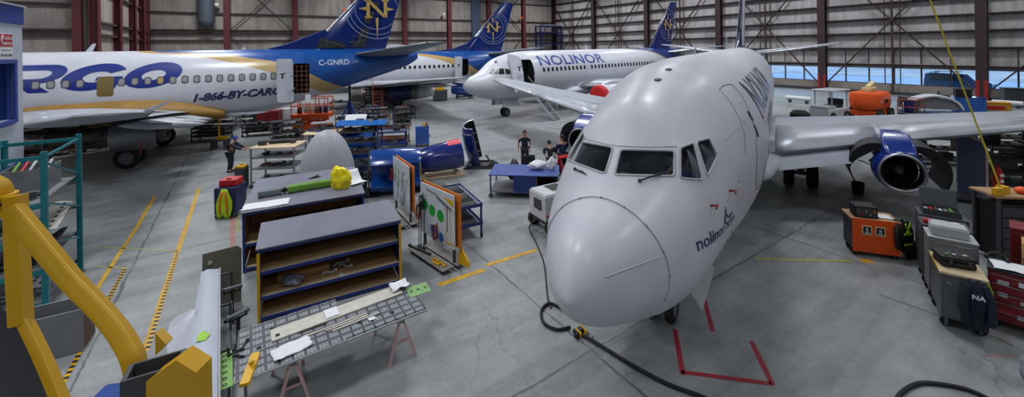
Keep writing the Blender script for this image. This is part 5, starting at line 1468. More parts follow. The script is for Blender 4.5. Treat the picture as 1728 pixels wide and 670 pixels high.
obx('pane', 'window_glass', wx0, wx1 - .03, .16, .17, wz0, wz1)
# emergency sign
sg = empty('emergency_sign', on(ob, (-1.04, .055, 5.50)), ob.rotation_euler.z, 'red and white emergency telephone sign on the office wall', 'sign')
obx('sign_board', 'paper', -.36, .36, -.012, 0, -.02, .68, sg); obx('red_field', 'red', -.35, .35, -.016, -.012, .32, .66, sg)
def sign_text(body, x, z, size, mat_): 
    return flat_text(body, size, 'lettering', mat_, sg, Matrix.Translation((x, -.018, z)) @ Matrix.Rotation(R(90), 4, 'X'), offset=.002)
sign_text('URGENCE', -.17, .515, .12, 'paper'); sign_text('EMERGENCY', -.18, .375, .1, 'paper'); sign_text('450 476-0048', -.33, .05, .115, 'black')
m = MB(); m.tube(smooth_path([(-.23, -.02, .62), (-.29, -.02, .54), (-.29, -.02, .46), (-.23, -.02, .38)], 5), .018, 6); m.ball((-.23, -.02, .61), .03, (1, .5, 1), 8); m.ball((-.23, -.02, .385), .03, (1, .5, 1), 8); m.done('handset_icon', 'paper', sg)
m = MB()
for i in range(12): m.bx(-.28 + .046 * i, -.25 + .046 * i, -.014, -.0125, .2, .24)
m.done('fine_print', 'grey_mid', sg, smooth=0)
# ------------------------------------------------------------------ middle of the hall
def boards(label, p0, p1, z0, z1, back_len, seed):
    """display board: white face with sketches, orange backing sheet, on a plank dolly"""
    p0, p1 = Vector(p0), Vector(p1); d = (p1 - p0); L = d.length; rz = math.atan2(d.y, d.x)
    o = empty('display_board', (p0.x, p0.y, 0), rz, label, 'board')
    m = MB(); m.bx(0, L, -.012, .012, z0, z1); m.done('white_face', M('board_white', (188, 192, 196), .5), o, smooth=0)
    m = MB(); m.bx(-.02, back_len, .10, .125, z0 + .02, z1 + .02); m.done('backing_sheet', 'orange_board', o, smooth=0)
    for x in (.1, L - .12):
        m = MB(); m.bx(x - .02, x + .02, .02, .09, .12, z1 - .05); m.done('upright', 'grey_dark', o, smooth=0)
    m = MB(); m.bx(-.05, L + .05, -.42, -.06, .1, .13, .01); m.done('front_plank', M('plank_grey', (112, 108, 102), .7, var=.2), o, smooth=0)
    m = MB(); m.bx(-.05, L + .08, .0, .3, .09, .12, .01); m.done('rear_plank', 'plank_grey', o, smooth=0)
    for x in (.1, L - .1):
        for y in (-.36, .22): caster(o, x, y, .035, 'caster')
    r2 = random.Random(seed)
    def face(name, fn, mat_):
        m = MB(); fn(m); return m.done(name, mat_, o, smooth=0)
    return o, L, face, r2
def disc(m, x, z, r, y=-.016, n=24): m.poly([(x + r * math.cos(2 * PI * i / n), y, z + r * math.sin(2 * PI * i / n)) for i in range(n)])
BW = [(-4.3, 14.2), (-3.38, 12.8)]
o, L, face, r2 = boards('white display board with green and black outlines, the one further from the shelf unit', (*BW[0], 0), (*BW[1], 0), .45, 1.9, 1.8, 1)
def fn(m):
    for a, b, c, d in ((.15, 1.6, .75, 1.5), (.3, 1.1, .35, 1.7), (.6, 1.0, .62, 1.6), (.2, 1.3, .9, 1.25), (.9, .9, .95, 1.5)): m.bar((a, -.015, b), (c, -.015, d), .02, .004)
face('green_outline', fn, M('marker_green', (20, 130, 40), .5))
def fn(m):
    for a, b, c, d in ((1.0, .8, 1.05, 1.6), (1.2, .7, 1.15, 1.4), (1.3, .9, 1.5, 1.5), (.5, .6, .55, 1.2), (1.05, 1.6, 1.35, 1.55)): m.bar((a, -.015, b), (c, -.015, d), .018, .004)
face('black_outline', fn, 'black')
o2, L2, face2, r2 = boards('white display board with two green discs and yellow lines, nearest the shelf unit', (-2.72, 11.5, 0), (-1.6, 10.35, 0), .49, 1.86, 1.72, 2)
face2('green_disc', lambda m: disc(m, .58, 1.22, .15), M('disc_green', (24, 150, 44), .5)); face2('green_disc', lambda m: disc(m, .98, 1.18, .16), 'disc_green'); face2('green_disc', lambda m: disc(m, .22, 1.3, .15), 'disc_green')
face2('blue_disc', lambda m: disc(m, .62, .72, .13), M('disc_blue', (36, 96, 170), .5)); face2('blue_disc', lambda m: disc(m, 1.0, .62, .12), 'disc_blue')
def fn(m):
    for x in (1.22, 1.42): m.bx(x, x + .02, -.018, -.014, .6, 1.5)
    m.bx(1.2, 1.55, -.018, -.014, .56, .6)
    m.poly([(1.1, -.016, 1.72), (1.56, -.016, 1.72), (1.56, -.016, 1.55)])
face2('yellow_line', fn, 'yellow')
def fn(m): m.bar((.85, -.02, 1.66), (1.5, -.02, 1.48), .06, .01); m.bar((1.3, -.02, 1.5), (1.3, -.02, .85), .015, .006); m.bar((.3, -.02, 1.75), (.85, -.02, 1.7), .02, .006)
face2('black_outline', fn, M('board_ink', (50, 52, 56), .5))
# hoses and straps hung on the boards' front edge
def hung_hose(label, base, x, z, mats, seed):
    r = random.Random(seed); m = MB()
    pts = [Vector((x, -.05, z))]
    for k in range(1, 26):
        a = k * .62; rr = .07 + .05 * r.random(); pts.append(Vector((x + rr * math.cos(a), -.07 - .003 * k, z - .25 - .16 * math.sin(a) * 1.2 + .02 * r.random())))
    m.tube(smooth_path(pts, 3), .014, 6); q = m.done('hose_coil', mats); q.location = (base.location.x, base.location.y, 0); q.rotation_euler.z = base.rotation_euler.z
    tag(q, label, 'hose')
hung_hose('maroon hose coil at the far end of the further display board', o, .12, 1.55, 'red_dark', 3)
hung_hose('brown hose coil hung at the gap between the two display boards', o2, .02, 1.3, 'brown_rust', 4)
hung_hose('dark red hose coil low on the board with green discs', o2, .85, .98, M('hose_red', (120, 46, 50), .6), 5)
hung_hose('grey hose coil hung near the middle of the further board', o, 1.2, 1.0, 'grey_light', 6)
hung_hose('black hose coil at the left end of the board with green discs', o2, .18, 1.6, 'black', 7)
# thin dark rods standing in front, a black bar and a yellow chain on the plank
for k, x in enumerate((.1, .2, .34)):
    p = on(o2, (x, -.14, 0)); m = MB(); m.cyl((p.x, p.y, .131), (p.x + .02 * k, p.y, 1.3 + .1 * k), .012, n=8); m.cyl((p.x, p.y, .131), (p.x, p.y, .15), .06); tag(m.done('rod_stand', 'black'), 'thin black rod stand in front of the display board', 'stand', 'rod stands at the display board')
p = on(o2, (.35, -.26, .132)); m = MB(); m.bx(-.42, .42, -.03, .03, 0, .05, .012); m.bx(-.46, -.42, -.04, .04, 0, .06); q = m.done('black_bar', 'black', smooth=0); q.location = p; q.rotation_euler.z = o2.rotation_euler.z + .15; tag(q, 'black bar lying on the dolly plank of the display board', 'bar')
p = on(o2, (1.25, -.28, .132)); m = MB(); m.tube([Vector((.3 * math.cos(t) * (.6 + .4 * math.sin(3 * t)), .07 * math.sin(2.3 * t), .02)) for t in [i * .3 for i in range(22)]], .02, 6); q = m.done('yellow_chain', 'yellow'); q.location = p; q.rotation_euler.z = o2.rotation_euler.z; tag(q, 'yellow chain in a heap on the end of the dolly plank', 'chain')
p = on(o2, (L2 + .14, .12, .121)); m = MB(); m.prism([(-.18, 0, 0), (.22, 0, 0), (.2, .02, .1), (-.15, .06, .4)], (0, .04, 0)); q = m.done('wedge', 'yellow', smooth=0); q.location = p; q.rotation_euler.z = o2.rotation_euler.z + .1; tag(q, 'yellow edged wedge on the floor dolly at the near end of the boards', 'wedge')

# blue steel carts
def cart(label, loc, rz, L, W, h, shelf_z=(.28,), frame_m='steel_blue', top_m='laminate_grey', lip=.05, group=None, cat='trolley', r=.07):
    o = empty('trolley', loc, rz, label, cat, group)
    for x in (.03, L - .03):
        for y in (.03, W - .03):
            m = MB(); m.bx(x - .025, x + .025, y - .025, y + .025, r * 2, h); m.done('leg', frame_m, o, smooth=0)
            caster(o, x, y, r)
    for z in tuple(shelf_z) + (h,):
        m = MB(); m.bx(0, L, 0, W, z - .03, z); m.done('tray', top_m if z == h else frame_m, o, smooth=0)
        m = MB(); m.bx(0, L, -.01, .0, z - .04, z + lip); m.bx(0, L, W, W + .01, z - .04, z + lip); m.bx(-.01, .0, 0, W, z - .04, z + lip); m.bx(L, L + .01, 0, W, z - .04, z + lip); m.done('tray_lip', frame_m, o, smooth=0)
    return o
ct = cart('blue trolley with grey metal parts laid out on it, behind the display boards', (-1.05, 12.1, 0), R(90 + 27), 2.0, .95, .96, (.42,))
for k in range(7):
    for zz in (0, 1):
        if zz and k > 4: continue
        m = MB(); m.bx(-.09, .09, -.36, .36, 0, .03, .008); m.bx(-.07, -.05, -.34, .34, .03, .06); m.bx(.05, .07, -.34, .34, .03, .06); m.cyl((0, -.3, .03), (0, -.3, .09), .03); q = m.done('bracket', ['grey_mid', 'grey_dark', 'dull_metal'][k % 3], smooth=0)
        q.location = on(ct, (.2 + .26 * k, .47, (.42 if zz else .96) + .001)); q.rotation_euler.z = ct.rotation_euler.z + .04 * (k % 3)
        tag(q, 'grey bracket laid across the %s tray of the trolley behind the boards' % ('lower' if zz else 'top'), 'bracket', 'brackets on the %s trolley tray' % ('lower' if zz else 'top'))
o = empty('grey_box', on(ct, (1.62, .47, .97)), ct.rotation_euler.z, 'grey box at the far end of the trolley behind the boards', 'box')
o.location = on(ct, (2.6, .6, 0)); 
m = MB(); m.bx(-.3, .3, -.3, .3, .02, .8, .02); m.done('box_body', 'grey_mid', o, smooth=0); m = MB(); m.bx(-.31, .31, -.31, .31, .8, .84, .01); m.done('lid', 'grey_dark', o, smooth=0)
# the big blue bench on casters with a worn top
bt = empty('work_table', (-1.05, 15.25, 0), R(-7), 'long blue work table on casters with worn blue top, near the plane nose', 'table')
Lb, Wb, hb = 2.55, 1.35, .88
for x in (.04, Lb - .04):
    for y in (.04, Wb - .04):
        m = MB(); m.bx(x - .025, x + .025, y - .025, y + .025, .16, hb - .03); m.done('leg', 'steel_blue', bt, smooth=0); caster(bt, x, y, .08)
m = MB(); m.bx(-.03, Lb + .03, -.03, Wb + .03, hb - .04, hb, .008); m.done('tabletop', M('worn_blue', (52, 74, 140), .5, var=.35, scale=4), bt, smooth=0)
m = MB(); m.bx(0, Lb, 0, Wb, .22, .26); m.done('lower_shelf', 'grey_mid', bt, smooth=0)
m = MB(); m.bx(.9, 1.75, .0, .02, .2, hb - .05); m.done('front_panel', 'steel_blue', bt, smooth=0)
m = MB(); m.bx(1.75, 1.78, .0, Wb, .26, hb - .05); m.bx(Lb - .05, Lb - .02, .06, Wb - .06, .26, hb - .05); m.bx(1.78, Lb - .06, Wb - .05, Wb - .03, .26, hb - .05); m.done('cabinet_lining', M('wood_dark', (104, 74, 50), .7), bt, smooth=0)
bag('plastic_bag', 'white plastic bag, the wider of two on the blue work table', 'bag', on(bt, (1.78, .8, hb)), (.62, .42, .34), 'cloth_white', 31)
bag('plastic_bag', 'white plastic bag, the narrow upright one on the blue work table', 'bag', on(bt, (2.3, .75, hb)), (.34, .26, .48), 'cloth_white', 33)
o = empty('drum', on(bt, (1.3, 1.75, 0)), 0, 'dark open drum standing behind the blue work table', 'drum')
m = MB(); m.lathe([(.27, .62), (.29, .66), (.29, 1.1), (.27, 1.12), (.25, 1.1), (.25, .66)], Matrix.Translation((0, 0, 0)) @ Matrix.Rotation(R(-10), 4, 'X'), 24, cap=False); m.lathe([(.005, .64), (.27, .64)], Matrix.Rotation(R(-10), 4, 'X'), 24); m.done('drum_wall', 'soot', o)
m = MB(); m.lathe([(.02, 0), (.3, .0), (.28, .3), (.24, .62), (.02, .62)], None, 18, cap=True); m.done('drum_stand', 'grey_dark', o)
bag('tarp_bundle', 'grey bundled cover on the floor beside the dark drum', 'cover', on(bt, (.72, 1.8, 0)), (.46, .4, .95), 'grey_dark', 35)
# ground power unit by the nose
gp = empty('ground_power_unit', G(921, 400), R(30), 'white wheeled ground power unit half behind the plane nose', 'power unit')
gp.location.z = 0
m = MB(); m.loft([[(x, y, z) for x, y in ((0, 0), (1.5, 0), (1.5, .9), (0, .9))] for z in (.42, 1.12)] + [[(x, y, 1.2) for x, y in ((.04, .04), (1.46, .04), (1.46, .86), (.04, .86))]]); m.done('housing', M('gpu_white', (184, 186, 190), .5), gp, smooth=0, bevel=.02)
m = MB(); m.bx(.05, 1.45, .05, .85, .3, .42); m.done('chassis', 'grey_dark', gp, smooth=0)
for x in (.22, 1.25):
    for y in (-.02, .92):
        wheel(gp, 'wheel', (x, y, .24), .24, .16)
m = MB(); m.bx(.45, .95, .25, .75, 1.2, 1.215); m.done('roof_grille', 'black', gp, smooth=0)
m = MB(); m.bx(.04, .3, -.012, 0, .55, .62); m.done('reflector', 'red', gp, smooth=0)
m = MB(); m.bar((-.02, .45, .36), (-.2, .45, .32), .06); m.tube([(-.2, .38, .32), (-.24, .45, .32), (-.2, .52, .32)], .02); m.done('tow_bar', 'black', gp)
m = MB(); m.bx(-.02, 0, .2, .6, .7, 1.0); m.done('control_panel', 'grey_dark', gp, smooth=0)
# cables on the floor
def cable(label, pts, r, mat_='rubber', z=None):
    m = MB(); q = [G(px, py, r) if len(e) == 0 else G(px, py, e[0]) for px, py, *e in pts]
    m.tube(smooth_path(q, 8), r, 8); return tag(m.done('cable', mat_), label, 'cable')
cable('black power cable running from under the plane nose to the bottom edge', [(968, 558), (1000, 575), (1060, 612), (1120, 645), (1180, 668), (1260, 700)], .033)
cable('thin black cable curving from the power unit down past the plane nose', [(903, 372, .35), (893, 385, .1), (905, 410), (918, 445), (924, 500), (930, 520)], .018)
cable('black cable loop on the floor under the plane nose', [(950, 522), (928, 512), (914, 524), (918, 545), (940, 556), (962, 552)], .03)
cable('black cable curving in at the bottom right corner', [(1505, 690), (1520, 664), (1548, 648), (1585, 648), (1640, 660), (1700, 690)], .032)
o = empty('cable_plug', G(978, 562), R(30), 'yellow banded cable connector on the floor under the plane nose', 'plug'); o.location.z = 0
m = MB(); m.bx(-.12, .12, -.06, .06, 0.001, .09, .02); m.cyl((-.16, -.1, .05), (-.04, -.02, .05), .04); m.done('plug_body', 'black', o, smooth=0)
for x in (-.06, .08):
    m = MB(); m.bx(x - .018, x + .018, -.13, .07, .005, .097, .01); m.done('band', 'yellow', o, smooth=0)
m = MB(); m.tube([Vector((.10 + .07 * math.cos(t), -.16 + .07 * math.sin(t), .02)) for t in [2 * PI * i / 16 for i in range(17)]], .012, 6); m.done('ring', 'grey_light', o)

# ------------------------------------------------------------------ cowls and spares
def shell(m, prof, a0, a1, T, n=28, th=.04):
    """thick part-turn shell"""
    out = [];
    rs = []
    for r, z in prof: rs.append((r, z))
    for r, z in reversed(prof): rs.append((r - th, z))
    rows = []
    for i in range(n + 1):
        a = a0 + (a1 - a0) * i / n
        rows.append([T @ Vector((r * math.cos(a), r * math.sin(a), z)) for r, z in rs])
    m.loft(rows); return m
# large blue cowl ring
p = G(668, 322); rz = R(16)
o = empty('engine_cowl', (p.x, p.y, 0), rz, 'largest blue engine cowl, barrel shaped, lying open end to the left', 'cowl')
T = Matrix.Translation((-.95, 0, .84)) @ Matrix.Rotation(R(90), 4, 'Y')
m = MB(); shell(m, [(.80, 0), (.83, .1), (.84, .9), (.80, 1.75), (.76, 1.9)], R(-60), R(240), T, 40); m.done('cowl_skin', M('cowl_blue', (14, 62, 134), .24, var=.15, scale=3, coat=.5), o, smooth=40)
m = MB(); m.lathe([(.785, .0), (.84, -.02), (.84, .03), (.785, .03)], T, 40); m.done('end_ring', 'black', o)
for xa, xb, xc, hh in ((-1.3, -.6, -1.15, .5), (.3, 1.0, .65, .35)):
    m = MB(); m.bx(xa, xb, -.5, .5, 0.0, .08); m.bx(xc - .05, xc + .05, -.45, -.35, .08, hh); m.bx(xc - .05, xc + .05, .35, .45, .08, hh); m.done('cradle_foot', 'black', o, smooth=0)
for a, z0, w, h, mt in ((100, .5, .1, .16, 'paper'), (70, 1.3, .12, .22, 'paper'), (75, 1.15, .05, .3, 'red'), (150, .3, .14, .2, 'paper'), (152, .42, .06, .12, 'red')):
    m = MB(); rr = .845
    m.poly([T @ Vector((rr * math.cos(R(a + da)), rr * math.sin(R(a + da)), z0 + dz)) for da, dz in ((0, 0), (h * 60, 0), (h * 60, w), (0, w))]); m.done('decal', mt, o, smooth=0)
# tapered cowl with red patch
p = G(745, 296); o = empty('engine_cowl', (p.x, p.y, 0), R(20), 'tapered navy engine cowl with a red patch and a pale ring at its left end', 'cowl')
T = Matrix.Translation((-.95, 0, .72)) @ Matrix.Rotation(R(84), 4, 'Y')
m = MB(); shell(m, [(.42, 0), (.5, .12), (.58, .6), (.62, 1.3), (.62, 1.85)], 0, 2 * PI - .001, T, 36); m.done('cowl_skin', M('cowl_navy', (24, 42, 108), .24, var=.15, scale=3, coat=.5), o, smooth=40)
m = MB(); m.lathe([(.36, -.12), (.44, -.1), (.45, .02), (.4, .04)], T, 36); m.done('pale_ring', 'cream', o)
m = MB(); m.lathe([(.33, -.2), (.38, -.18), (.40, -.1)], T, 36); m.done('dark_ring', 'black', o)
m = MB(); rr = .627; m.loft([[T @ Vector((rr * math.cos(R(a)), rr * math.sin(R(a)), z)) for a in range(135, 221, 8)] for z in (1.25, 1.83)], cap=False, closed=False); m.done('red_patch', M('patch_red', (196, 36, 64), .4), o, smooth=50)
m = MB(); m.bx(-.25, .5, -.05, .06, 1.33, 1.4, .02); m.bx(.3, .4, -.12, .12, 1.36, 1.48, .02); m.bx(-.2, -.1, -.1, .1, 1.28, 1.4, .02); m.done('hinge_fitting', 'dark_metal', o, smooth=0)
m = MB(); m.bx(-1.0, 1.0, -.5, .5, .0, .05); m.bx(-.9, -.75, -.5, .5, .05, .22); m.bx(.6, .75, -.5, .5, .05, .16); m.bx(-.95, .95, -.52, -.42, .05, .1); m.done('wood_skid', 'wood_pale', o, smooth=0)
# standing half cowl, dark inside
p = G(806, 280); o = empty('engine_cowl', (p.x, p.y, 0), R(0), 'half cowl stood on end, blue outside and dark inside, nearest the standing person', 'cowl')
T = Matrix.Translation((.2, .1, .16)) @ rotm(R(-4), R(-20), R(72))
m = MB(); shell(m, [(.50, 0), (.6, .25), (.64, 1.0), (.58, 1.7), (.46, 2.05)], R(20), R(200), T, 30, .05); 
o1 = m.done('cowl_skin', 'cowl_navy', o, smooth=40)
m = MB(); shell(m, [(.455, .06), (.545, .3), (.585, 1.0), (.525, 1.68), (.42, 1.98)], R(22), R(198), T, 30, .01); m.done('inner_lining', 'soot', o, smooth=40)
m = MB()
for z in (.3, .8, 1.3, 1.8): m.tube([T @ Vector((.54 * math.cos(R(a)), .54 * math.sin(R(a)), z)) for a in range(24, 200, 8)], .02, 5)
m.done('stiffener', 'dull_metal', o)
m = MB(); m.bx(-.6, .85, -.55, .6, 0, .06); m.bx(-.5, .75, -.5, -.4, .06, .14); m.bx(-.5, .75, .45, .55, .06, .14); m.bar((-.45, -.3, .1), (.0, .05, .75), .06); m.bar((.75, -.3, .1), (.4, .05, .5), .06); m.done('stand', 'grey_dark', o, smooth=0)
m = MB(); m.box((.75, -.35, .14), (.5, .2, .1), rotm(0, 0, .3), .02); m.tube([(.6, -.4, .2), (.9, -.3, .25), (1.1, -.35, .1)], .03); m.done('hinge_arm', 'dark_metal', o)
# tall grey cone
o = empty('nose_cone', (-7.1, 15.3, 0), 0, 'tall smooth grey radome standing on end behind the workbenches', 'radome')
m = MB(); prof = []
for i in range(25):
    t = i / 24; prof.append((max(.004, 1.04 * (1 - t ** 2.3) ** .52), .12 + 2.52 * t))
m.lathe(prof, Matrix.Diagonal((1, .9, 1, 1)), 48); m.done('radome_skin', M('radome_grey', (156, 158, 168), .45, var=.05, scale=1), o, smooth=60)
m = MB(); m.lathe([(1.06, 0), (1.06, .12), (.98, .12), (.98, 0)], Matrix.Diagonal((1, .9, 1, 1)), 48); m.done('base_ring', 'grey_mid', o)
# blue cowl behind the cone, with sheets on top
o = empty('engine_cowl', (-8.6, 19.2, 0), R(10), 'blue barrel cowl half hidden behind the tall grey radome', 'cowl')
T = Matrix.Translation((-.8, 0, .95)) @ Matrix.Rotation(R(90), 4, 'Y')
m = MB(); shell(m, [(.85, 0), (.88, .2), (.88, 1.6), (.82, 2.6)], R(-70), R(250), T, 36); m.done('cowl_skin', 'cowl_blue', o, smooth=40)
for x in (-.6, 1.4):
    m = MB(); m.bx(x - .1, x + .1, -.6, .6, 0, .2); m.done('cradle_foot', 'steel_blue', o, smooth=0)
soft_sheet('cardboard_sheet', 'bent brown cardboard sheet draped on the blue cowl behind the radome', 'cardboard', (-8.0, 19.0, 1.87), R(14), 1.6, .8, 'cardboard', .03, .01, 41, lift=lambda a, b: -.5 * b * b)
soft_sheet('cardboard_sheet', 'folded tan cardboard on the left shoulder of the radome cowl', 'cardboard', (-9.35, 18.75, 1.8), R(-8), .7, .5, 'wood_pale', .03, .01, 43, lift=lambda a, b: -.3 * b * b)
o = soft_sheet('placard', 'white placard with a blue mark propped above the radome', 'placard', (-7.7, 19.5, 1.95), R(8), .95, .5, 'paper', .01, .01, 45, lift=lambda a, b: .5 * (b + .5))
m = MB(); m.loft([[Vector((x, -.05 + b * .08, .29 + b * .045)) for x, b in ((.0, -1), (.36, -1), (.42, 1), (.06, 1))], [Vector((x, -.055 + b * .08, .31 + b * .045)) for x, b in ((.0, -1), (.36, -1), (.42, 1), (.06, 1))]]); m.done('mark', 'navy', o, smooth=0)

# ------------------------------------------------------------------ racks of engine spares
def part_mesh(seed):
    r = random.Random(seed); m = MB(); k = seed % 5
    if k == 0:
        m.tube(smooth_path([(-.4, 0, .08), (-.2, .12, .12), (.1, -.1, .1), (.4, .05, .09)], 5), .055, 8); m.cyl((-.45, 0, .08), (-.4, 0, .08), .09); m.cyl((.4, .05, .09), (.44, .06, .09), .085)
    elif k == 1:
        m.lathe([(.02, 0), (.17, 0), (.18, .03), (.15, .05), (.13, .2), (.16, .22), (.16, .25), (.02, .25)], None, 18, cap=True); m.cyl((.12, 0, .12), (.26, .05, .14), .04)
    elif k == 2:
        m.box((0, 0, .08), (.46, .2, .16), None, .03); m.cyl((-.15, .1, .1), (-.15, .2, .1), .05); m.cyl((.12, 0, .16), (.12, 0, .22), .06); m.tube([(.2, 0, .12), (.34, .04, .18), (.4, -.06, .06)], .025, 6)
    elif k == 3:
        m.lathe([(.2, .0), (.24, .0), (.24, .06), (.2, .06), (.2, .0)], None, 20); m.tube([(-.2, 0, .08), (0, .05, .14), (.25, 0, .1)], .03, 6); m.box((.05, -.1, .08), (.2, .12, .1), None, .02)
    else:
        for q in range(3): m.tube(smooth_path([(-.35, -.1 + .1 * q, .04), (0, -.08 + .12 * q, .08 + .03 * q), (.36, -.12 + .09 * q, .05)], 4), .028, 6)
        m.box((.1, 0, .05), (.12, .3, .05))
    return m
protos = []
for s_ in range(5):
    q = part_mesh(s_).done('engine_part', ['dark_metal', 'dull_metal', 'black', 'grey_mid', 'brown_rust'][s_]); protos.append(q)
used_protos = set()
def put_part(k, loc, rz, label, group, s=1.0):
    q = protos[k % 5]
    if k % 5 in used_protos: q = q.copy(); col.objects.link(q)
    used_protos.add(k % 5); q.location = loc; q.rotation_euler = (0, 0, rz); q.scale = (s, s, s)
    return tag(q, label, 'engine part', group)
def rack(label, loc, rz, L, W, h, levels, frame_m='steel_blue', deck='grey_dark', r=.07, top=None):
    o = empty('parts_rack', loc, rz, label, 'rack')
    for x in (0, L):
        for y in (0, W):
            m = MB(); m.bx(x - .025, x + .025, y - .025, y + .025, 2 * r, h); m.done('upright', frame_m, o, smooth=0); caster(o, x, y, r)
    for z in levels:
        m = MB(); m.bx(0, L, 0, W, z - .02, z); m.bx(0, L, -.02, .02, z - .05, z + .01); m.bx(0, L, W - .02, W + .02, z - .05, z + .01); m.done('shelf_deck', deck, o, smooth=0)
    if top:
        m = MB(); m.bx(-.05, L + .05, -.05, W + .05, h, h + .03); m.done('top_board', top, o, smooth=0)
    return o
p = G(571, 311); lv = (.22, .75, 1.25, 1.72, 2.15)
rb = rack('tall blue rack crammed with dark engine spares, beside the radome', (p.x, p.y, 0), R(8), 1.6, .95, 2.3, lv)
n = 0
for z in lv:
    for i in range(3):
        for j in range(2):
            put_part(n, on(rb, (.3 + .5 * i, .26 + .44 * j, z + .002)), R(8) + (n * 1.3) % 3.1, 'dark engine spare stored in the tall blue rack beside the radome', 'spares in the tall blue rack', (.5 + .04 * (n % 3))); n += 1
o = empty('cowl_sheet', on(rb, (.9, .5, 2.42)), R(6), 'long bright blue cowl panel lying on top of the tall blue rack', 'panel')
m = MB(); m.loft([[Vector((x, y * w, z)) for y, z in ((-.5, 0), (-.3, .10), (0, .14), (.3, .10), (.5, 0), (.5, -.02), (0, .11), (-.5, -.02))] for x, w in ((-1.0, .8), (-.6, 1), (.8, 1), (1.05, .9))]); m.done('panel_skin', M('panel_blue', (30, 96, 170), .3, var=.1, coat=.3), o, smooth=50)
m = MB(); m.bx(.45, .62, -.08, .08, .13, .22, .02); m.done('latch', 'black', o, smooth=0); m = MB(); m.bx(.35, .43, -.3, -.22, .1, .18); m.done('yellow_tag', 'yellow', o, smooth=0)
m = MB(); m.bx(-1.0, 1.0, .2, .5, -.12, -.03); m.done('foam_bed', 'off_white', o, smooth=0)
# plywood-topped rack, and the trolley with the crouching mechanic
p = G(424, 318); lv = (.25, .8, 1.25)
rp = rack('parts rack with a pale plywood top left of the radome', (p.x, p.y, 0), R(4), 1.7, 1.1, 1.62, lv, 'grey_mid', 'grey_mid', top='wood_pale'); n = 1
for z in lv:
    for i in range(3): put_part(n, on(rp, (.35 + .52 * i, .5, z + .002)), R(4) + .2 * n, 'engine spare lying in the plywood-topped rack', 'spares in the plywood rack', .6); n += 1
m = MB(); m.tube([(-.7, 0, .08), (-.5, .1, .12), (.4, .1, .12), (.6, 0, .1)], .06, 8); m.box((-.6, .02, .1), (.3, .25, .2), None, .03); m.box((.55, 0, .08), (.22, .2, .16), None, .03); m.bx(-.4, .4, .16, .24, 0, .05); q = m.done('actuator', 'grey_dark'); q.location = on(rp, (.8, .6, 1.652)); q.rotation_euler.z = R(18); tag(q, 'dark actuator assembly on the plywood rack top', 'actuator')
# blue trolleys further back
p = G(660, 256); t1 = cart('blue trolley table with open lower tray, behind the blue barrel cowl', (p.x - .75, p.y, 0), R(12), 1.5, .95, 1.02, (.35,), r=.06)
put_part(2, on(t1, (1.0, .5, 1.022)), .4, 'dark fitting on the blue trolley table behind the barrel cowl', None, .8)
put_part(3, on(t1, (.8, .5, .352)), 1.4, 'dark part on the lower tray of the blue trolley table', None, 1.0)
p = G(712, 246); o = empty('tool_cabinet', (p.x, p.y, 0), R(14), 'bright blue wheeled tool cabinet alone on the open floor', 'cabinet')
m = MB(); m.bx(-.35, .4, -.3, .4, .16, 1.06, .02); m.done('cabinet_body', 'blue_paint', o, smooth=0)
for x in (-.28, .33):
    for y in (-.22, .32): caster(o, x, y, .07)
m = MB(); m.bx(-.35, .4, -.3, -.28, 1.06, 1.14); m.bx(-.35, -.33, -.3, .4, 1.06, 1.14); m.bx(.38, .4, -.3, .4, 1.06, 1.2); m.done('top_tray', 'blue_paint', o, smooth=0)
for i in range(4):
    m = MB(); m.bx(-.32, .37, -.312, -.3, .22 + .2 * i, .4 + .2 * i); q = m.done('drawer', 'blue_paint', o, smooth=0); m = MB(); m.bx(-.2, .25, -.325, -.312, .36 + .2 * i, .38 + .2 * i); m.done('drawer_pull', 'dull_metal', q, smooth=0)
m = MB(); m.tube([(.4, -.2, .5), (.5, -.2, .55), (.5, .3, .55), (.4, .3, .5)], .02, 6); m.done('push_handle', 'black', o)
for nm, mt, x, lb in (('spray_can', 'yellow', .12, 'yellow can on the bright blue tool cabinet'), ('hand_tool', 'brown_rust', .28, 'brown handled tool on the bright blue tool cabinet')):
    m = MB(); m.lathe([(.02, 0), (.06, 0), (.06, .2), (.03, .25), (.02, .3)], None, 14, cap=True); q = m.done(nm, mt); q.location = on(o, (x, .1, 1.062)); tag(q, lb, 'can' if nm == 'spray_can' else 'tool')
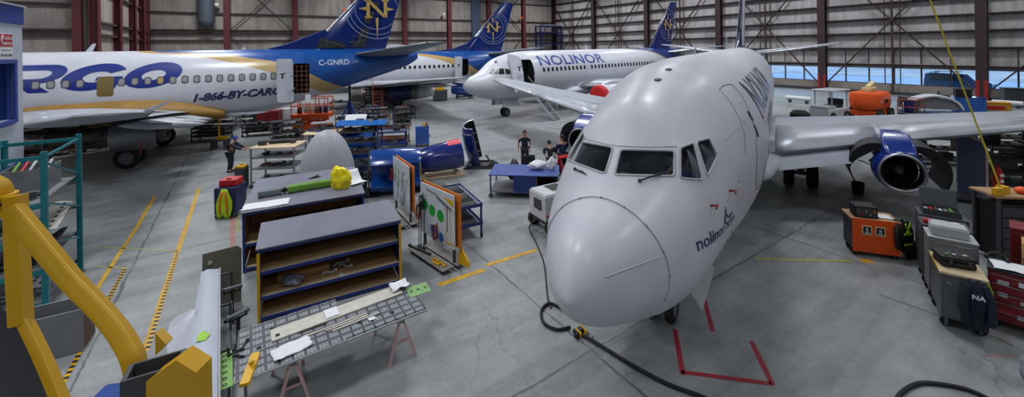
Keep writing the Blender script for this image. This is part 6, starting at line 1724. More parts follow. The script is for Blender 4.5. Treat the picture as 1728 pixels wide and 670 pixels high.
# low cart between the blue trolley and the freighter: long dark frames
for k, (px, py, L, lb) in enumerate(((322, 240, 1.9, 'low dark trolley under the freighter wing tip'), (408, 232, 2.2, 'dark tube trolley behind the mechanic by the freighter belly'))):
    p = G(px, py); t = cart(lb, (p.x, p.y, 0), R(10 + 8 * k), L, 1.0, .8, (.3, .55), 'grey_dark', 'grey_dark')
    for i in range(6): put_part(i, on(t, (.3 + .3 * i, .5, [.802, .302][i % 2])), i * .9, 'dark tube part on the ' + ('trolley under the freighter wing tip' if k == 0 else 'trolley behind the mechanic'), 'tube parts on the %s trolley' % ('wing tip', 'belly')[k], .8)
for k, (px, py, L, mt, lb) in enumerate(((338, 222, 2.2, 'grey_mid', 'grey'), (398, 212, 2.4, 'black', 'black'), (456, 243, 1.7, 'dull_metal', 'bare metal'), (300, 214, 2.0, 'brown_rust', 'rusty'), (522, 247, 1.3, 'navy', 'navy'), (566, 216, 1.8, 'grey_light', 'pale grey'), (612, 214, 1.7, 'brown_rust', 'rust brown'), (664, 214, 1.2, 'steel_blue', 'steel blue'))):
    p = G(px, py); t = rack('%s low rack of parts amid the clutter beneath the freighter' % lb, (p.x, p.y, 0), R(6 + 9 * (k % 3)), L, .9, 1.1, (.25, .6, 1.0), mt, 'grey_dark', .05)
    for i in range(4):
        for z in (.25, .6, 1.0): put_part(i + k + int(z * 10), on(t, (L * (i + .6) / 4.3, .45, z + .012)), i * 1.1 + z, 'spare part on the %s low rack beneath the freighter' % lb, 'spares on the %s low rack' % lb, .62)
    m = MB()
    for j in range(3): m.cyl((.05, .15 + .25 * j, 1.02 + .03), (L - .05, .2 + .25 * j, 1.06), .035, n=8)
    q = m.done('tube_bundle', ['grey_light', 'dark_metal', 'dull_metal', 'black'][k % 4]); q.location = t.location + Vector((0, 0, .22)); q.rotation_euler.z = t.rotation_euler.z; tag(q, 'bundle of tubes laid across the %s low rack beneath the freighter' % lb, 'tubes')
# yellow wing stand
p = G(372, 252); o = empty('wing_stand', (p.x, p.y, 0), 0, 'yellow stand with a pale flap section on top under the freighter', 'stand')
m = MB(); m.bx(-.45, .45, -.3, .3, .5, .58); m.bx(-.4, -.34, -.25, .25, 0, .5); m.bx(.34, .4, -.25, .25, 0, .5); m.done('stand_base', 'grey_dark', o, smooth=0)
m = MB(); m.bx(-.1, -.04, -.03, .03, .58, 2.0); m.bx(-.15, .4, -.1, .1, .58, .76); m.done('mast', 'yellow', o, smooth=0)
m = MB(); surf(m, [(-.4, -1.0, 3.6, 2.06, .05), (.4, -.9, 3.2, 2.06, .05)]); m.done('flap_section', 'grey_wing', o, smooth=50)
# red chest, white cartons, cages near the freighter's belly
p = G(455, 216); o = empty('tool_chest', (p.x, p.y, 0), R(6), 'dark red tool chest under the freighter belly', 'chest')
m = MB(); m.bx(-.75, .75, -.35, .35, .16, 1.3, .02); m.done('chest_body', 'red_dark', o, smooth=0)
for i in range(5):
    m = MB(); m.bx(-.72, .72, -.365, -.35, .2 + .21 * i, .39 + .21 * i); m.done('drawer', 'red_dark', o, smooth=0)
for x in (-.65, .65):
    for y in (-.28, .28): caster(o, x, y, .07)
m = MB(); m.bx(-1.0, -.77, -.3, .3, 0, 1.2, .02); m.bx(-.97, -.8, -.31, -.3, .1, 1.1); q = m.done('locker', M('dark_green', (20, 56, 40), .5), smooth=0); q.location = o.location; q.rotation_euler.z = R(6); tag(q, 'narrow dark green locker beside the red tool chest', 'locker')
m = MB(); m.bx(-.3, .3, -.2, .2, 0, .2, .02); m.cyl((-.2, 0, .2), (.2, 0, .2), .06); q = m.done('blue_case', 'blue_deep', smooth=0); q.location = o.location + Vector((-.3, 0, 1.302)); tag(q, 'small blue case on the dark red tool chest', 'case')
for k, (px, py, w, h) in enumerate(((486, 212, .8, 1.3), (500, 208, .7, 1.2))):
    p = G(px, py); o = empty('white_cabinet', (p.x, p.y, 0), R(5), ['white cabinet between the red chest and the orange lift', 'white cabinet partly behind the orange lift'][k], 'cabinet')
    m = MB(); m.bx(-w / 2, w / 2, -.3, .3, .05, h, .02); m.done('cabinet_body', 'gpu_white', o, smooth=0); m = MB(); m.bx(-w / 2 + .04, w / 2 - .04, -.315, -.3, .1, h - .05); q = m.done('cabinet_door', 'gpu_white', o, smooth=0); m = MB(); m.bx(w / 2 - .12, w / 2 - .08, -.335, -.315, h * .5, h * .62); m.done('door_handle', 'black', q, smooth=0)
# orange scissor lift
p = G(528, 222); o = empty('scissor_lift', (p.x, p.y, 0), R(8), 'orange scissor lift with railed platform under the freighter tail', 'lift')
m = MB(); m.bx(-1.15, 1.15, -.55, .55, .2, .55, .03); m.done('chassis', 'orange', o, smooth=0)
for x in (-.85, .85):
    for y in (-.5, .5): wheel(o, 'wheel', (x, y, .22), .22, .16)
for y in (-.4, .4):
    for k in range(2):
        m = MB(); m.bar((-.95, y, .58 + .2 * k), (.95, y, .76 + .2 * k), .05, .08); m.bar((.95, y + .05, .58 + .2 * k), (-.95, y + .05, .76 + .2 * k), .05, .08); m.done('scissor_arm', 'orange', o, smooth=0)
m = MB(); m.bx(-1.2, 1.2, -.6, .6, .98, 1.28, .02); m.done('platform', 'orange', o, smooth=0)
m = MB()
for z in (1.8, 2.35):
    for a, b in (((-1.17, -.57), (1.17, -.57)), ((1.17, -.57), (1.17, .57)), ((1.17, .57), (-1.17, .57)), ((-1.17, .57), (-1.17, -.57))): m.cyl((*a, z), (*b, z), .03, n=8)
for x in (-1.17, -.6, 0, .6, 1.17):
    for y in (-.57, .57): m.cyl((x, y, 1.28), (x, y, 2.37), .03, n=8)
m.done('guard_rail', 'orange', o)
for k, (x, mt) in enumerate(((-.75, 'soot'), (-.35, 'grey_light'), (-.05, 'cream'), (.25, 'grey_mid'), (.55, 'black'), (.85, 'navy'))):
    m = MB(); m.lathe([(.02, 0), (.13, 0), (.14, .3), (.1, .42), (.05, .46), (.05, .52), (.02, .52)], None, 14, cap=True); m.bx(-.1, .1, -.16, -.12, .05, .25); q = m.done('canister', mt); q.location = on(o, (x, -.2 + .2 * (k % 2), 1.282)); tag(q, ['sooty', 'light grey', 'cream', 'mid grey', 'black', 'navy'][k] + ' canister standing on the orange lift platform', 'canister')
# blue tripod jack under the freighter tail
p = G(590, 204); jk = empty('aircraft_jack', (-11.6 + 1.0, 27.6, 0), 0, 'blue tripod jack standing under the freighter tail', 'jack')
jp = P(590, 160, 27.4); jk.location = (jp.x, jp.y, 0)
m = MB(); m.cyl((0, 0, .25), (0, 0, 2.0), .15); m.cyl((0, 0, 2.0), (0, 0, 2.1), .19); m.done('cylinder', 'steel_blue', jk)
m = MB(); m.cyl((0, 0, 2.1), (0, 0, 3.3), .07); m.cyl((0, 0, 3.26), (0, 0, 3.33), .12); m.done('ram', 'dark_metal', jk)
for k in range(3):
    a = R(100 + 120 * k); m = MB(); e = (1.05 * math.cos(a), 1.05 * math.sin(a)); m.bar((.13 * math.cos(a), .13 * math.sin(a), 1.95), (*e, .08), .10, .08); m.bar((.1 * math.cos(a), .1 * math.sin(a), .3), (e[0] * .9, e[1] * .9, .14), .07); m.cyl((*e, 0), (*e, .08), .14); m.done('leg', 'blue_paint', jk)
# red wheeled steps at the back, yellow-topped tug bins
p = G(627, 196); o = empty('step_ladder', (p.x + .4, p.y + .5, 0), R(20), 'rusty red wheeled steps beside the blue jack', 'ladder')
for s in (-.4, .4):
    m = MB(); m.bar((s, 0, 0), (s, 1.5, 2.3), .05); m.bar((s, 1.5, 0), (s, 1.5, 3.1), .05); m.bar((s, .9, 2.3), (s, 1.5, 3.1), .04); m.done('side_rail', M('rust_red', (150, 52, 40), .6), o, smooth=0)
for i in range(8):
    m = MB(); m.bx(-.4, .4, .15 + .19 * i - .08, .15 + .19 * i + .08, .28 * i + .24, .28 * i + .27); m.done('step', 'rust_red', o, smooth=0)
for k, (px, py, mt, lb) in enumerate(((640, 232, 'brown_rust', 'rusty'), (556, 178, 'grey_dark', 'grey'), (606, 188, 'navy', 'navy'), (668, 190, 'dark_metal', 'dark'))):
    p = G(px, py + 14); q = cart('%s framed equipment trolley in the clutter under the freighter tail' % lb, (p.x, p.y, 0), R(5 + 10 * k), 1.6, .8, .95, (.35,), mt, mt)
    for i in range(3): put_part(i + k, on(q, (.3 + .5 * i, .4, .952)), i, 'part lying on the %s trolley under the freighter tail' % lb, 'parts on the %s trolley' % lb, .9)
# yellow cap bin and blue cowl by the lettered airliner
p = G(743, 170); o = empty('equipment_bin', (p.x, p.y, 0), R(10), 'dark equipment crate with a yellow lid near the lettered airliner nose', 'crate')
m = MB(); m.bx(-.75, .75, -.5, .5, .1, 1.15, .03); 
for i in range(6): m.bx(-.7 + .24 * i, -.6 + .24 * i, -.53, -.5, .15, 1.1)
m.done('crate_body', 'grey_dark', o, smooth=0); m = MB(); m.bx(-.5, .45, -.4, .4, 1.15, 1.45, .04); m.done('lid', 'yellow', o, smooth=0)
p = G(800, 166); o = empty('engine_cowl', (p.x - 1.0, p.y, 0), R(-6), 'blue cowl on a stand just left of the lettered airliner nose', 'cowl')
T = Matrix.Translation((-1.4, 0, 1.15)) @ Matrix.Rotation(R(96), 4, 'Y')
m = MB(); shell(m, [(.62, 0), (.66, .2), (.66, 1.6), (.58, 2.4)], 0, 2 * PI - .001, T, 32); m.done('cowl_skin', 'cowl_blue', o, smooth=40)
m = MB(); m.bx(-1.0, .9, -.4, .4, .2, .28); m.bx(-.9, -.8, -.4, .4, .0, .6); m.bx(.5, .6, -.4, .4, 0, .5); m.done('stand', 'grey_dark', o, smooth=0)
# airstair at the lettered airliner
p = G(940, 203); o = empty('boarding_stairs', (p.x, p.y, 0), 0, 'slim metal boarding steps leaning to the lettered airliner door', 'stairs')
top = na.matrix_world @ Vector((5.1, -2.0, 2.45)); d = top - o.location; d.z = 0; L = d.length; o.rotation_euler.z = math.atan2(d.y, d.x)
for s in (-.4, .4):
    m = MB(); m.bar((0, s, .06), (L, s, 2.42), .06, .14); m.done('stringer', 'grey_light', o, smooth=0)
    m = MB(); m.cyl((.2, s, 1.0), (L, s, 3.3), .02, n=6); m.cyl((.2, s, .2), (.2, s, 1.0), .02, n=6); m.cyl((L * .6, s, 1.5), (L * .6, s, 2.36), .02, n=6); m.done('hand_rail', 'grey_light', o)
for i in range(10):
    t = (i + .5) / 10; m = MB(); m.bx(L * t - .12, L * t + .12, -.38, .38, 2.36 * t + .05, 2.36 * t + .08); m.done('tread', 'dull_metal', o, smooth=0)
# tail dock far behind, wall lamps, hanging ducts
m = MB(); q = empty('tail_dock', (HALL @ Vector((-6.5, -3.5, 0))), GA, 'blue steel scaffold dock by the back wall corner', 'scaffold')
for x in (0, 5.5):
    for y in (0, 1.6):
        m = MB(); m.bx(x - .12, x + .12, y - .12, y + .12, 0, 10.0); m.done('tower_leg', 'navy', q, smooth=0)
for z in (6.3, 8.6, 9.9):
    m = MB(); m.bx(0, 5.5, -.1, .1, z - .12, z + .12); m.bx(0, 5.5, 1.5, 1.7, z - .12, z + .12); m.bx(-.1, .1, 0, 1.6, z - .1, z + .1); m.bx(5.4, 5.6, 0, 1.6, z - .1, z + .1); m.done('cross_beam', 'navy', q, smooth=0)
for a, b in ((0, 1.4), (5.5, 4.1)):
    m = MB(); m.bar((a, 0, 6.4), (b, 0, 9.8), .14); m.done('brace', 'navy', q, smooth=0)
m = MB(); m.bx(1.0, 4.5, .2, 1.4, 9.9, 10.3); m.done('platform', 'grey_mid', q, smooth=0)
for k, (px, py, c) in enumerate(((365, 8, 'paper'), (581, 18, 'orange'), (749, 24, 'paper'), (880, 30, 'orange'))):
    u, v = uv_of(px, py); inv = FI; o_ = inv @ Vector((0, 0, H)); d_ = inv.to_3x3() @ Vector((u, 1, -v)); t_ = (-.75 - o_.y) / d_.y; w_ = HALL @ (o_ + d_ * t_)
    o = empty('wall_lamp', w_, GA, ['white lamp head high on the leftmost back wall column', 'orange lamp head on a column behind the freighter fin', 'white lamp head on a column between the two blue fins', 'orange lamp head right of the further blue fin'][k], 'lamp')
    m = MB(); m.lathe([(.02, .2), (.2, .18), (.3, 0), (.26, 0), (.18, .14)], rotm(R(40), 0, 0), 18, cap=True); m.done('shade', c, o); m = MB(); m.bar((0, .05, .15), (0, .55, .2), .07); m.done('arm', 'grey_dark', o, smooth=0)
def wall_pt(px, py, y=-.9):
    u, v = uv_of(px, py); o_ = FI @ Vector((0, 0, H)); d_ = FI.to_3x3() @ Vector((u, 1, -v)); t_ = (y - o_.y) / d_.y; return HALL @ (o_ + d_ * t_)
w_ = wall_pt(348, 34, -1.0); m = MB(); m.cyl((0, 0, 0), (0, 0, 7.0), .95, n=28); m.lathe([(.95, 0), (.98, -.1), (.6, -.9), (.2, -1.1), (.01, -1.1)], None, 28); q = m.done('hanging_duct', M('duct_grey', (84, 92, 104), .5, .3), smooth=50); q.location = w_; tag(q, 'fat grey duct hanging high against the back wall', 'duct')
w_ = wall_pt(803, 60, -.5); m = MB(); m.bx(-.85, .85, -.35, .35, -1.5, 8.0, .03); m.bx(-.95, .95, -.45, .45, -1.6, -1.5); q = m.done('wall_duct', M('duct_blue', (76, 92, 116), .5, .3), smooth=0); q.location = w_; q.rotation_euler.z = GA; tag(q, 'blue-grey square duct on the back wall left of the further fin', 'duct')
# cart with the yellow vest
p = G(386, 364); o = empty('tool_cart', (p.x, p.y, 0), R(8), 'dark blue tool cart with red top case, a yellow vest hung on its front', 'cart')
m = MB(); m.bx(-.32, .36, -.25, .45, .16, 1.02, .02); m.done('cart_body', M('cart_navy', (22, 32, 76), .45), o, smooth=0)
for x in (-.26, .3):
    for y in (-.2, .4): caster(o, x, y, .07)
for i in range(4):
    m = MB(); m.bx(-.29, .33, -.262, -.25, .2 + .2 * i, .38 + .2 * i); m.done('drawer', 'cart_navy', o, smooth=0)
m = MB(); m.bx(-.25, .3, -.1, .4, 1.02, 1.24, .03); m.bx(-.05, .1, -.02, .02, 1.24, 1.28); q = m.done('red_case', 'red', smooth=0); q.location = o.location; q.rotation_euler.z = R(8); tag(q, 'red case on the dark blue cart with the yellow vest', 'case')
def vest(label, loc, rz, w, h, stripe=True, base='hi_vis'):
    o = empty('safety_vest', loc, rz, label, 'vest')
    m = MB(); rows = []
    for i in range(9):
        t = i / 8; z = -h * t; ww = w * (.35 + .65 * min(1, t * 2.2)) * (1 - .25 * max(0, t - .7) / .3)
        rows.append([Vector((ww * (j / 8 - .5), -.03 - .03 * math.sin(j * 2.4 + t * 3) * t, z - .06 * math.cos(j * 1.1) * t)) for j in range(9)])
    m.loft(rows, cap=False, closed=False); m.done('fabric', base, o, smooth=60, solid=.012)
    if stripe:
        m = MB()
        for x in (-.12, .10): m.loft([[Vector((x * w * 2 * (.4 + .6 * min(1, t * 2)) + dx, -.075, -h * t)) for dx in (-.025, .025)] for t in (.08, .3, .6, .85)], cap=False, closed=False)
        m.done('stripe', 'orange_band', o, smooth=50, solid=.006)
    return o
vest('yellow safety vest hanging on the dark blue tool cart by the workbench', on(o, (.02, -.27, 1.0)), R(8), .5, .95)
# ------------------------------------------------------------------ right-hand side
# orange cart with a black radio case and a jacket
p = G(1439, 430); q = G(1520, 441); d = q - p; rz = math.atan2(d.y, d.x); Lc = d.length
oc_ = empty('tool_cart', (p.x, p.y, 0), rz, 'orange fronted tool cart with two framed photos, alone on the floor at right', 'cart')
m = MB(); m.bx(0, Lc, -.012, .0, .12, .98); m.done('orange_front', 'orange', oc_, smooth=0)
m = MB(); m.bx(0, Lc, 0, .62, .16, .94, .015); m.done('cart_body', 'grey_dark', oc_, smooth=0)
m = MB(); m.bx(-.03, Lc + .03, -.0, .65, .94, .98); m.done('wood_top', 'wood', oc_, smooth=0)
for x in (.1, Lc - .1):
    for y in (.08, .54): caster(oc_, x, y, .075)
for i in range(4):
    m = MB(); m.bx(.04, Lc - .04, .62, .635, .2 + .18 * i, .36 + .18 * i); m.done('drawer', 'grey_mid', oc_, smooth=0)
for k, x in enumerate((.2, .48)):
    m = MB(); m.bx(x, x + .21, -.024, -.012, .58, .82); f = m.done('photo_frame', 'cream', oc_, smooth=0)
    m = MB(); m.bx(x + .025, x + .185, -.027, -.024, .61, .79); f2 = m.done('photo', 'black', f, smooth=0)
    m = MB(); cx_ = x + .105; m.poly([(cx_ + .035 * math.cos(a), -.0285, .72 + .045 * math.sin(a)) for a in [2 * PI * i / 16 for i in range(16)]]); m.poly([(cx_ - .06, -.028, .61), (cx_ + .06, -.028, .61), (cx_ + .03, -.028, .67), (cx_ - .03, -.028, .67)]); m.done('portrait', 'grey_light', f, smooth=0)
o = empty('radio_case', on(oc_, (.08, .08, .982)), rz, 'black equipment case with panel of knobs on the orange cart', 'case')
m = MB(); m.bx(0, .5, 0, .34, 0, .3, .02); m.done('case_body', 'black', o, smooth=0)
m = MB(); m.bx(.03, .47, -.008, .0, .04, .26); m.done('front_panel', 'grey_dark', o, smooth=0)
for k in range(5):
    m = MB(); m.cyl((.08 + .085 * k, -.008, .18 - .08 * (k % 2)), (.08 + .085 * k, -.035, .18 - .08 * (k % 2)), .02, n=10); m.done('knob', ['grey_mid', 'red', 'grey_light', 'grey_mid', 'orange_band'][k], o)
m = MB(); m.tube([(.05, .17, .3), (.05, .17, .36), (.45, .17, .36), (.45, .17, .3)], .014, 6); m.done('carry_handle', 'grey_dark', o)
soft_sheet('paper_sheet', 'white papers beside the black case on the orange cart', 'paper', on(oc_, (.78, .3, .982)), rz, .3, .3, 'paper', .012, .004, 61)
def jacket(label, loc, rz, w, h, mat_, stripe=None, patch=None):
    o = empty('jacket', loc, rz, label, 'jacket')
    m = MB(); rows = []
    for i in range(11):
        t = i / 10; z = .06 - h * t; ww = w * (.5 + .5 * min(1, t * 3)); dp = .10 + .10 * math.sin(PI * min(1, t * 1.2))
        rows.append([Vector((ww / 2 * math.cos(a) * (1 + .12 * noise.noise((a * 1.5, t * 3, w * 9))), -dp * max(-.15, math.sin(a)) * (1 + .5 * noise.noise((a * 2, t * 4, 5))), z + .05 * noise.noise((a, t, 9)))) for a in [2 * PI * j / 20 for j in range(20)]])
    m.loft(rows); m.done('jacket_body', mat_, o, smooth=60)
    for s in (-1, 1):
        m = MB(); m.tube(smooth_path([(s * w * .3, -.06, .0), (s * w * .52, -.12, -h * .3), (s * w * .5, -.14, -h * .75)], 5), [.06 + .01 * (k % 2) for k in range(11)], 10); m.done('sleeve', mat_, o, smooth=60)
    if stripe:
        for a, b in (((-.3, -.3), (.3, -.34)), ((-.28, -.62), (.32, -.66)), ((-.2, .02), (.1, -.28)), ((.2, .02), (-.05, -.28))):
            m = MB(); m.bar((a[0] * w, -.22, a[1] * h), (b[0] * w, -.22, b[1] * h), .02, .05); m.done('reflective_band', stripe, o, smooth=0)
    if patch: m = MB(); m.bx(-.1, .1, -.235, -.225, -.22, -.1); m.done('back_patch', patch, o, smooth=0)
    return o
jacket('black work jacket with yellow bands hung on the end of the orange cart', on(oc_, (Lc + .03, .2, .96)), rz + R(40), .5, .82, 'black', 'hi_vis')
m = MB(); m.bx(0, .3, 0, .26, 0, .4, .04); m.bx(.04, .26, -.03, .0, .05, .25, .02); q = m.done('gear_bag', 'black', smooth=0); q.location = on(oc_, (Lc + .22, .25, .0)) ; q.location.z = .0; q.rotation_euler.z = rz; tag(q, 'black gear bag on the floor at the end of the orange cart', 'bag')
# grey chest in front with a black case and a jacket
A37 = R(-37)
gc = empty('tool_chest', (8.27, 8.02, 0), A37, 'grey wheeled tool chest nearest the viewer at right, black case on top', 'chest')
CW, CDp, CH = .62, .95, 1.1
m = MB(); m.bx(0, CW, 0, CDp, .2, CH - .04, .015); m.done('chest_body', M('chest_grey', (88, 92, 96), .4, .3), gc, smooth=0)
m = MB(); m.bx(-.02, CW + .02, -.02, CDp + .02, CH - .04, CH); m.done('wood_top', 'wood_pale', gc, smooth=0)
m = MB(); m.bx(.03, CW - .03, -.012, 0, .24, CH - .1); dd = m.done('chest_door', 'chest_grey', gc, smooth=0); m = MB(); m.bx(.08, .14, -.03, -.012, CH - .2, CH - .18); m.done('door_handle', 'bare_alu', dd, smooth=0)
for x in (.08, CW - .08):
    for y in (.1, CDp - .1): caster(gc, x, y, .09)
m = MB(); m.bar((-.02, .1, CH - .012), (-.02, CDp, CH - .012), .012, .03); m.done('edge_tape', 'yellow', gc, smooth=0)
o = empty('hard_case', on(gc, (.06, .22, CH + .002)), A37 + R(14), 'black hard plastic case with ribbed lid on the grey tool chest', 'case')
m = MB(); m.bx(0, .52, 0, .38, 0, .12, .03); m.done('case_base', 'black', o, smooth=0); m = MB(); m.bx(-.01, .53, -.01, .39, .122, .22, .035); 
for i in range(4): m.bx(.06 + .11 * i, .11 + .11 * i, .04, .34, .21, .235, .008)
m.done('case_lid', 'black', o, smooth=0)
for x in (.1, .38):
    m = MB(); m.bx(x, x + .05, -.03, -.01, .08, .16, .006); m.done('latch', 'grey_dark', o, smooth=0)
m = MB(); m.tube([(.18, -.01, .1), (.19, -.06, .1), (.32, -.06, .1), (.33, -.01, .1)], .014, 6); m.done('carry_handle', 'black', o)
for k, (x, c) in enumerate(((.1, 'lime'), (.2, 'paper'), (.36, 'paper'))): 
    m = MB(); m.bx(x, x + .06, .1, .14, .2355, .237); m.done('sticker', c, o, smooth=0)
jk_ = jacket('black jacket with white letters hung on the side of the grey tool chest', on(gc, (CW - .16, -.04, CH - .08)), A37, .32, .9, 'denim')
flat_text('NA', .12, 'back_lettering', 'paper', jk_, Matrix.Translation((-.1, -.245, -.2)) @ Matrix.Rotation(R(90), 4, 'X'), offset=.004)
# row of chests going back
rowp = on(gc, (.14, 1.25, 0))
def chest(label, loc, rz, w, dp, h, mat_, top='grey_light', drawers=4, z0=.18):
    o = empty('tool_chest', loc, rz, label, 'chest')
    m = MB(); m.bx(0, w, 0, dp, z0, h - .03, .012); m.done('chest_body', mat_, o, smooth=0)
    m = MB(); m.bx(-.01, w + .01, -.01, dp + .01, h - .03, h, .008); m.done('chest_top', top, o, smooth=0)
    for i in range(drawers):
        a = z0 + .04 + (h - z0 - .1) * i / drawers; b = z0 + .02 + (h - z0 - .1) * (i + 1) / drawers
        m = MB(); m.bx(.03, w - .03, -.014, 0, a, b); dr = m.done('drawer', mat_, o, smooth=0); m = MB(); m.bx(.06, w - .06, -.03, -.014, b - .035, b - .02); m.done('drawer_pull', 'bare_alu', dr, smooth=0)
    for x in (.07, w - .07):
        for y in (.08, dp - .08): caster(o, x, y, .08)
    return o
c2 = chest('light grey tool chest directly behind the grey one with the black case', on(gc, (.0, 1.15, 0)), A37, .75, .55, 1.36, 'grey_mid')
c3 = chest('dark tool chest with papers on top, third in the row from the front', on(gc, (.0, 1.85, 0)), A37, .8, .6, 1.36, 'grey_dark', 'grey_dark')
c4 = chest('tool chest carrying an open lidded tool case, fourth in the row', on(gc, (.05, 2.6, 0)), A37, .85, .6, 1.36, 'grey_dark', 'grey_dark')
m = MB(); m.bx(0, .58, 0, .38, 0, .2, .02); m.bx(.02, .56, .02, .36, .2, .22); q = m.done('flat_case', 'grey_light', smooth=0); q.location = on(c2, (.06, .08, 1.362)); q.rotation_euler.z = A37; tag(q, 'light grey flat case on the light grey chest', 'case')
q = soft_sheet('paper_sheet', 'white papers on the third chest of the row', 'paper', on(c3, (.45, .28, 1.362)), A37, .45, .3, 'paper', .015, .004, 63)
m = MB(); m.bx(0, .16, 0, .12, 0, .09, .02); q = m.done('red_tool', 'red', smooth=0); q.location = on(c3, (.04, .12, 1.362)); q.rotation_euler.z = A37; tag(q, 'small red tool at the corner of the third chest', 'tool')
o = empty('open_case', on(c4, (.08, .08, 1.362)), A37, 'grey tool case standing open with its lid raised', 'case')
m = MB(); m.bx(0, .66, 0, .4, 0, .02); m.bx(0, .66, 0, .02, .02, .14); m.bx(0, .66, .38, .4, .02, .14); m.bx(0, .02, .02, .38, .02, .14); m.bx(.64, .66, .02, .38, .02, .14); m.done('case_base', 'grey_dark', o, smooth=0)
m = MB(); m.box((.33, .46, .34), (.66, .03, .4), rotm(R(-14), 0, 0), .01); m.done('case_lid', M('case_lid', (70, 76, 78), .5), o, smooth=0)
for k in range(7): m = MB(); m.bx(.05 + .085 * k, .11 + .085 * k, .06, .3, .021, .1 + .02 * (k % 3), .008); m.done('tray_tool', ['grey_light', 'red', 'dull_metal', 'paper', 'grey_mid', 'green_primer', 'dull_metal'][k], o, smooth=0)
# red chest with stickers at the right border
RA_ = R(-50)
p = G(1668, 548); rc = empty('tool_chest', (p.x, p.y, 0), RA_, 'red tool chest covered in stickers at the right border, papers on top', 'chest')
m = MB(); m.bx(0, 1.3, 0, .62, .16, 1.1, .012); m.done('chest_body', 'red_dark', rc, smooth=0)
m = MB(); m.bx(-.01, 1.31, -.01, .63, 1.1, 1.14, .008); m.done('chest_top', 'black', rc, smooth=0)
for i in range(5):
    m = MB(); a = .2 + .175 * i; m.bx(.03, 1.27, -.014, 0, a, a + .16); dr = m.done('drawer', 'red_dark', rc, smooth=0); m = MB(); m.bx(.05, 1.25, -.028, -.014, a + .135, a + .15); m.done('drawer_pull', 'grey_mid', dr, smooth=0)
r2 = random.Random(5)
for k in range(13):
    x, z = .12 + .24 * (k % 5) + .05 * r2.random(), .24 + .3 * (k // 5) + .1 * r2.random(); m = MB(); m.bx(x, x + .12 + .08 * r2.random(), -.0165, -.0145, z, z + .06 + .03 * r2.random()); m.done('sticker', r2.choice(['paper', 'grey_light', 'paper', 'cream', 'red']), rc, smooth=0)
for x in (.1, 1.2):
    for y in (.1, .52): caster(rc, x, y, .07)
soft_sheet('paper_sheet', 'loose white papers on the red sticker-covered chest', 'paper', on(rc, (.35, .28, 1.142)), RA_ + .2, .62, .45, 'paper', .02, .004, 65)
m = MB(); m.tube(smooth_path([(-.14, 0, .03), (-.1, .08, .1), (0, .1, .13), (.1, .08, .1), (.14, 0, .03)], 4), .018, 6); m.ball((-.14, 0, .05), .05, (.7, 1, 1), 10); m.ball((.14, 0, .05), .05, (.7, 1, 1), 10); q = m.done('ear_defenders', 'black'); q.location = on(rc, (.12, .46, 1.143)); q.rotation_euler.z = RA_; tag(q, 'black ear defenders beside the papers on the red chest', 'ear defenders')
m = MB(); m.bx(0, .22, 0, .12, 0, .07, .02); m.bx(.03, .19, .12, .2, 0, .04, .01); q = m.done('yellow_gloves', 'yellow_bag', smooth=0); q.location = on(rc, (.72, .2, 1.142)); q.rotation_euler.z = RA_ + .4; tag(q, 'yellow gloves on the red sticker-covered chest', 'gloves')
vest('yellow safety vest with orange stripes hanging at the left end of the red chest', on(rc, (-.12, .0, 1.04)), RA_ - R(10), .42, .9)
o = empty('clear_bag', (0, 0, 0)); o.location = G(1718, 640); o.location.z = 0
bpy.data.objects.remove(o)
pb = G(1740, 652); bag('plastic_bag', 'pale plastic bag on the floor at the right border below the red chest', 'bag', (pb.x + .05, pb.y, 0), (.3, .3, .55), M('bag_grey', (150, 158, 172), .5), 71)
# boards and red case behind the red chest
o = empty('cardboard_box', on(rc, (.45, 1.25, 0)), RA_, 'tan cardboard carton behind the red sticker-covered chest', 'box')
m = MB(); m.bx(0, 1.0, 0, .5, .0, 1.36, .005); m.done('carton_body', 'cardboard', o, smooth=0); m = MB(); m.prism([(0, 0, 1.362), (1.0, 0, 1.362), (1.0, -.1, 1.1), (0, -.1, 1.1)], (0, -.008, 0)); m.done('flap', 'cardboard', o, smooth=0)
c5 = chest('dark red tool chest with a blue tape roll on top, behind the carton', on(rc, (.3, 2.05, 0)), RA_, 1.1, .6, 1.42, 'red_dark', 'red_dark')
m = MB(); m.lathe([(.06, 0), (.1, 0), (.1, .06), (.06, .06), (.06, 0)], None, 20); q = m.done('tape_roll', 'blue_paint'); q.location = on(c5, (.5, .25, 1.422)); tag(q, 'blue roll of tape on the dark red tool chest', 'tape')
# wood topped bench with the yellow clamp that the strap runs to
bp = P(1690, 338, 10.4)
wb = empty('wood_bench', (bp.x - .35, bp.y, 0), R(-8), 'wood-topped bench with yellow clamp where the yellow strap ends', 'bench')
hb_ = 1.72
m = MB(); m.bx(0, 1.6, -.25, .5, hb_ - .05, hb_); m.done('bench_top', 'wood', wb, smooth=0)
for x in (.06, 1.5):
    for y in (-.2, .42): m = MB(); m.bx(x - .03, x + .03, y - .03, y + .03, 0, hb_ - .05); m.done('leg', 'grey_dark', wb, smooth=0)
m = MB(); m.bx(.1, 1.46, -.18, .43, .1, 1.5, .02); m.done('drawer_case', 'black', wb, smooth=0)
for i in range(5): m = MB(); m.bx(.14, 1.42, -.2, -.18, .16 + .26 * i, .38 + .26 * i); m.done('drawer', 'grey_dark', wb, smooth=0)
o = empty('yellow_clamp', on(wb, (.38, .05, hb_)), 0, 'yellow block clamp on the wood bench at the end of the strap', 'clamp')
m = MB(); m.bx(-.1, .1, -.08, -.03, .001, .18, .01); m.bx(-.1, .1, .03, .08, .001, .18, .01); m.bx(-.1, .1, -.03, .03, .13, .18, .01); m.done('clamp_body', 'yellow', o, smooth=0); m = MB(); m.bx(-.05, .05, -.025, .025, .0, .12); m.done('jaw', 'red_dark', o, smooth=0)
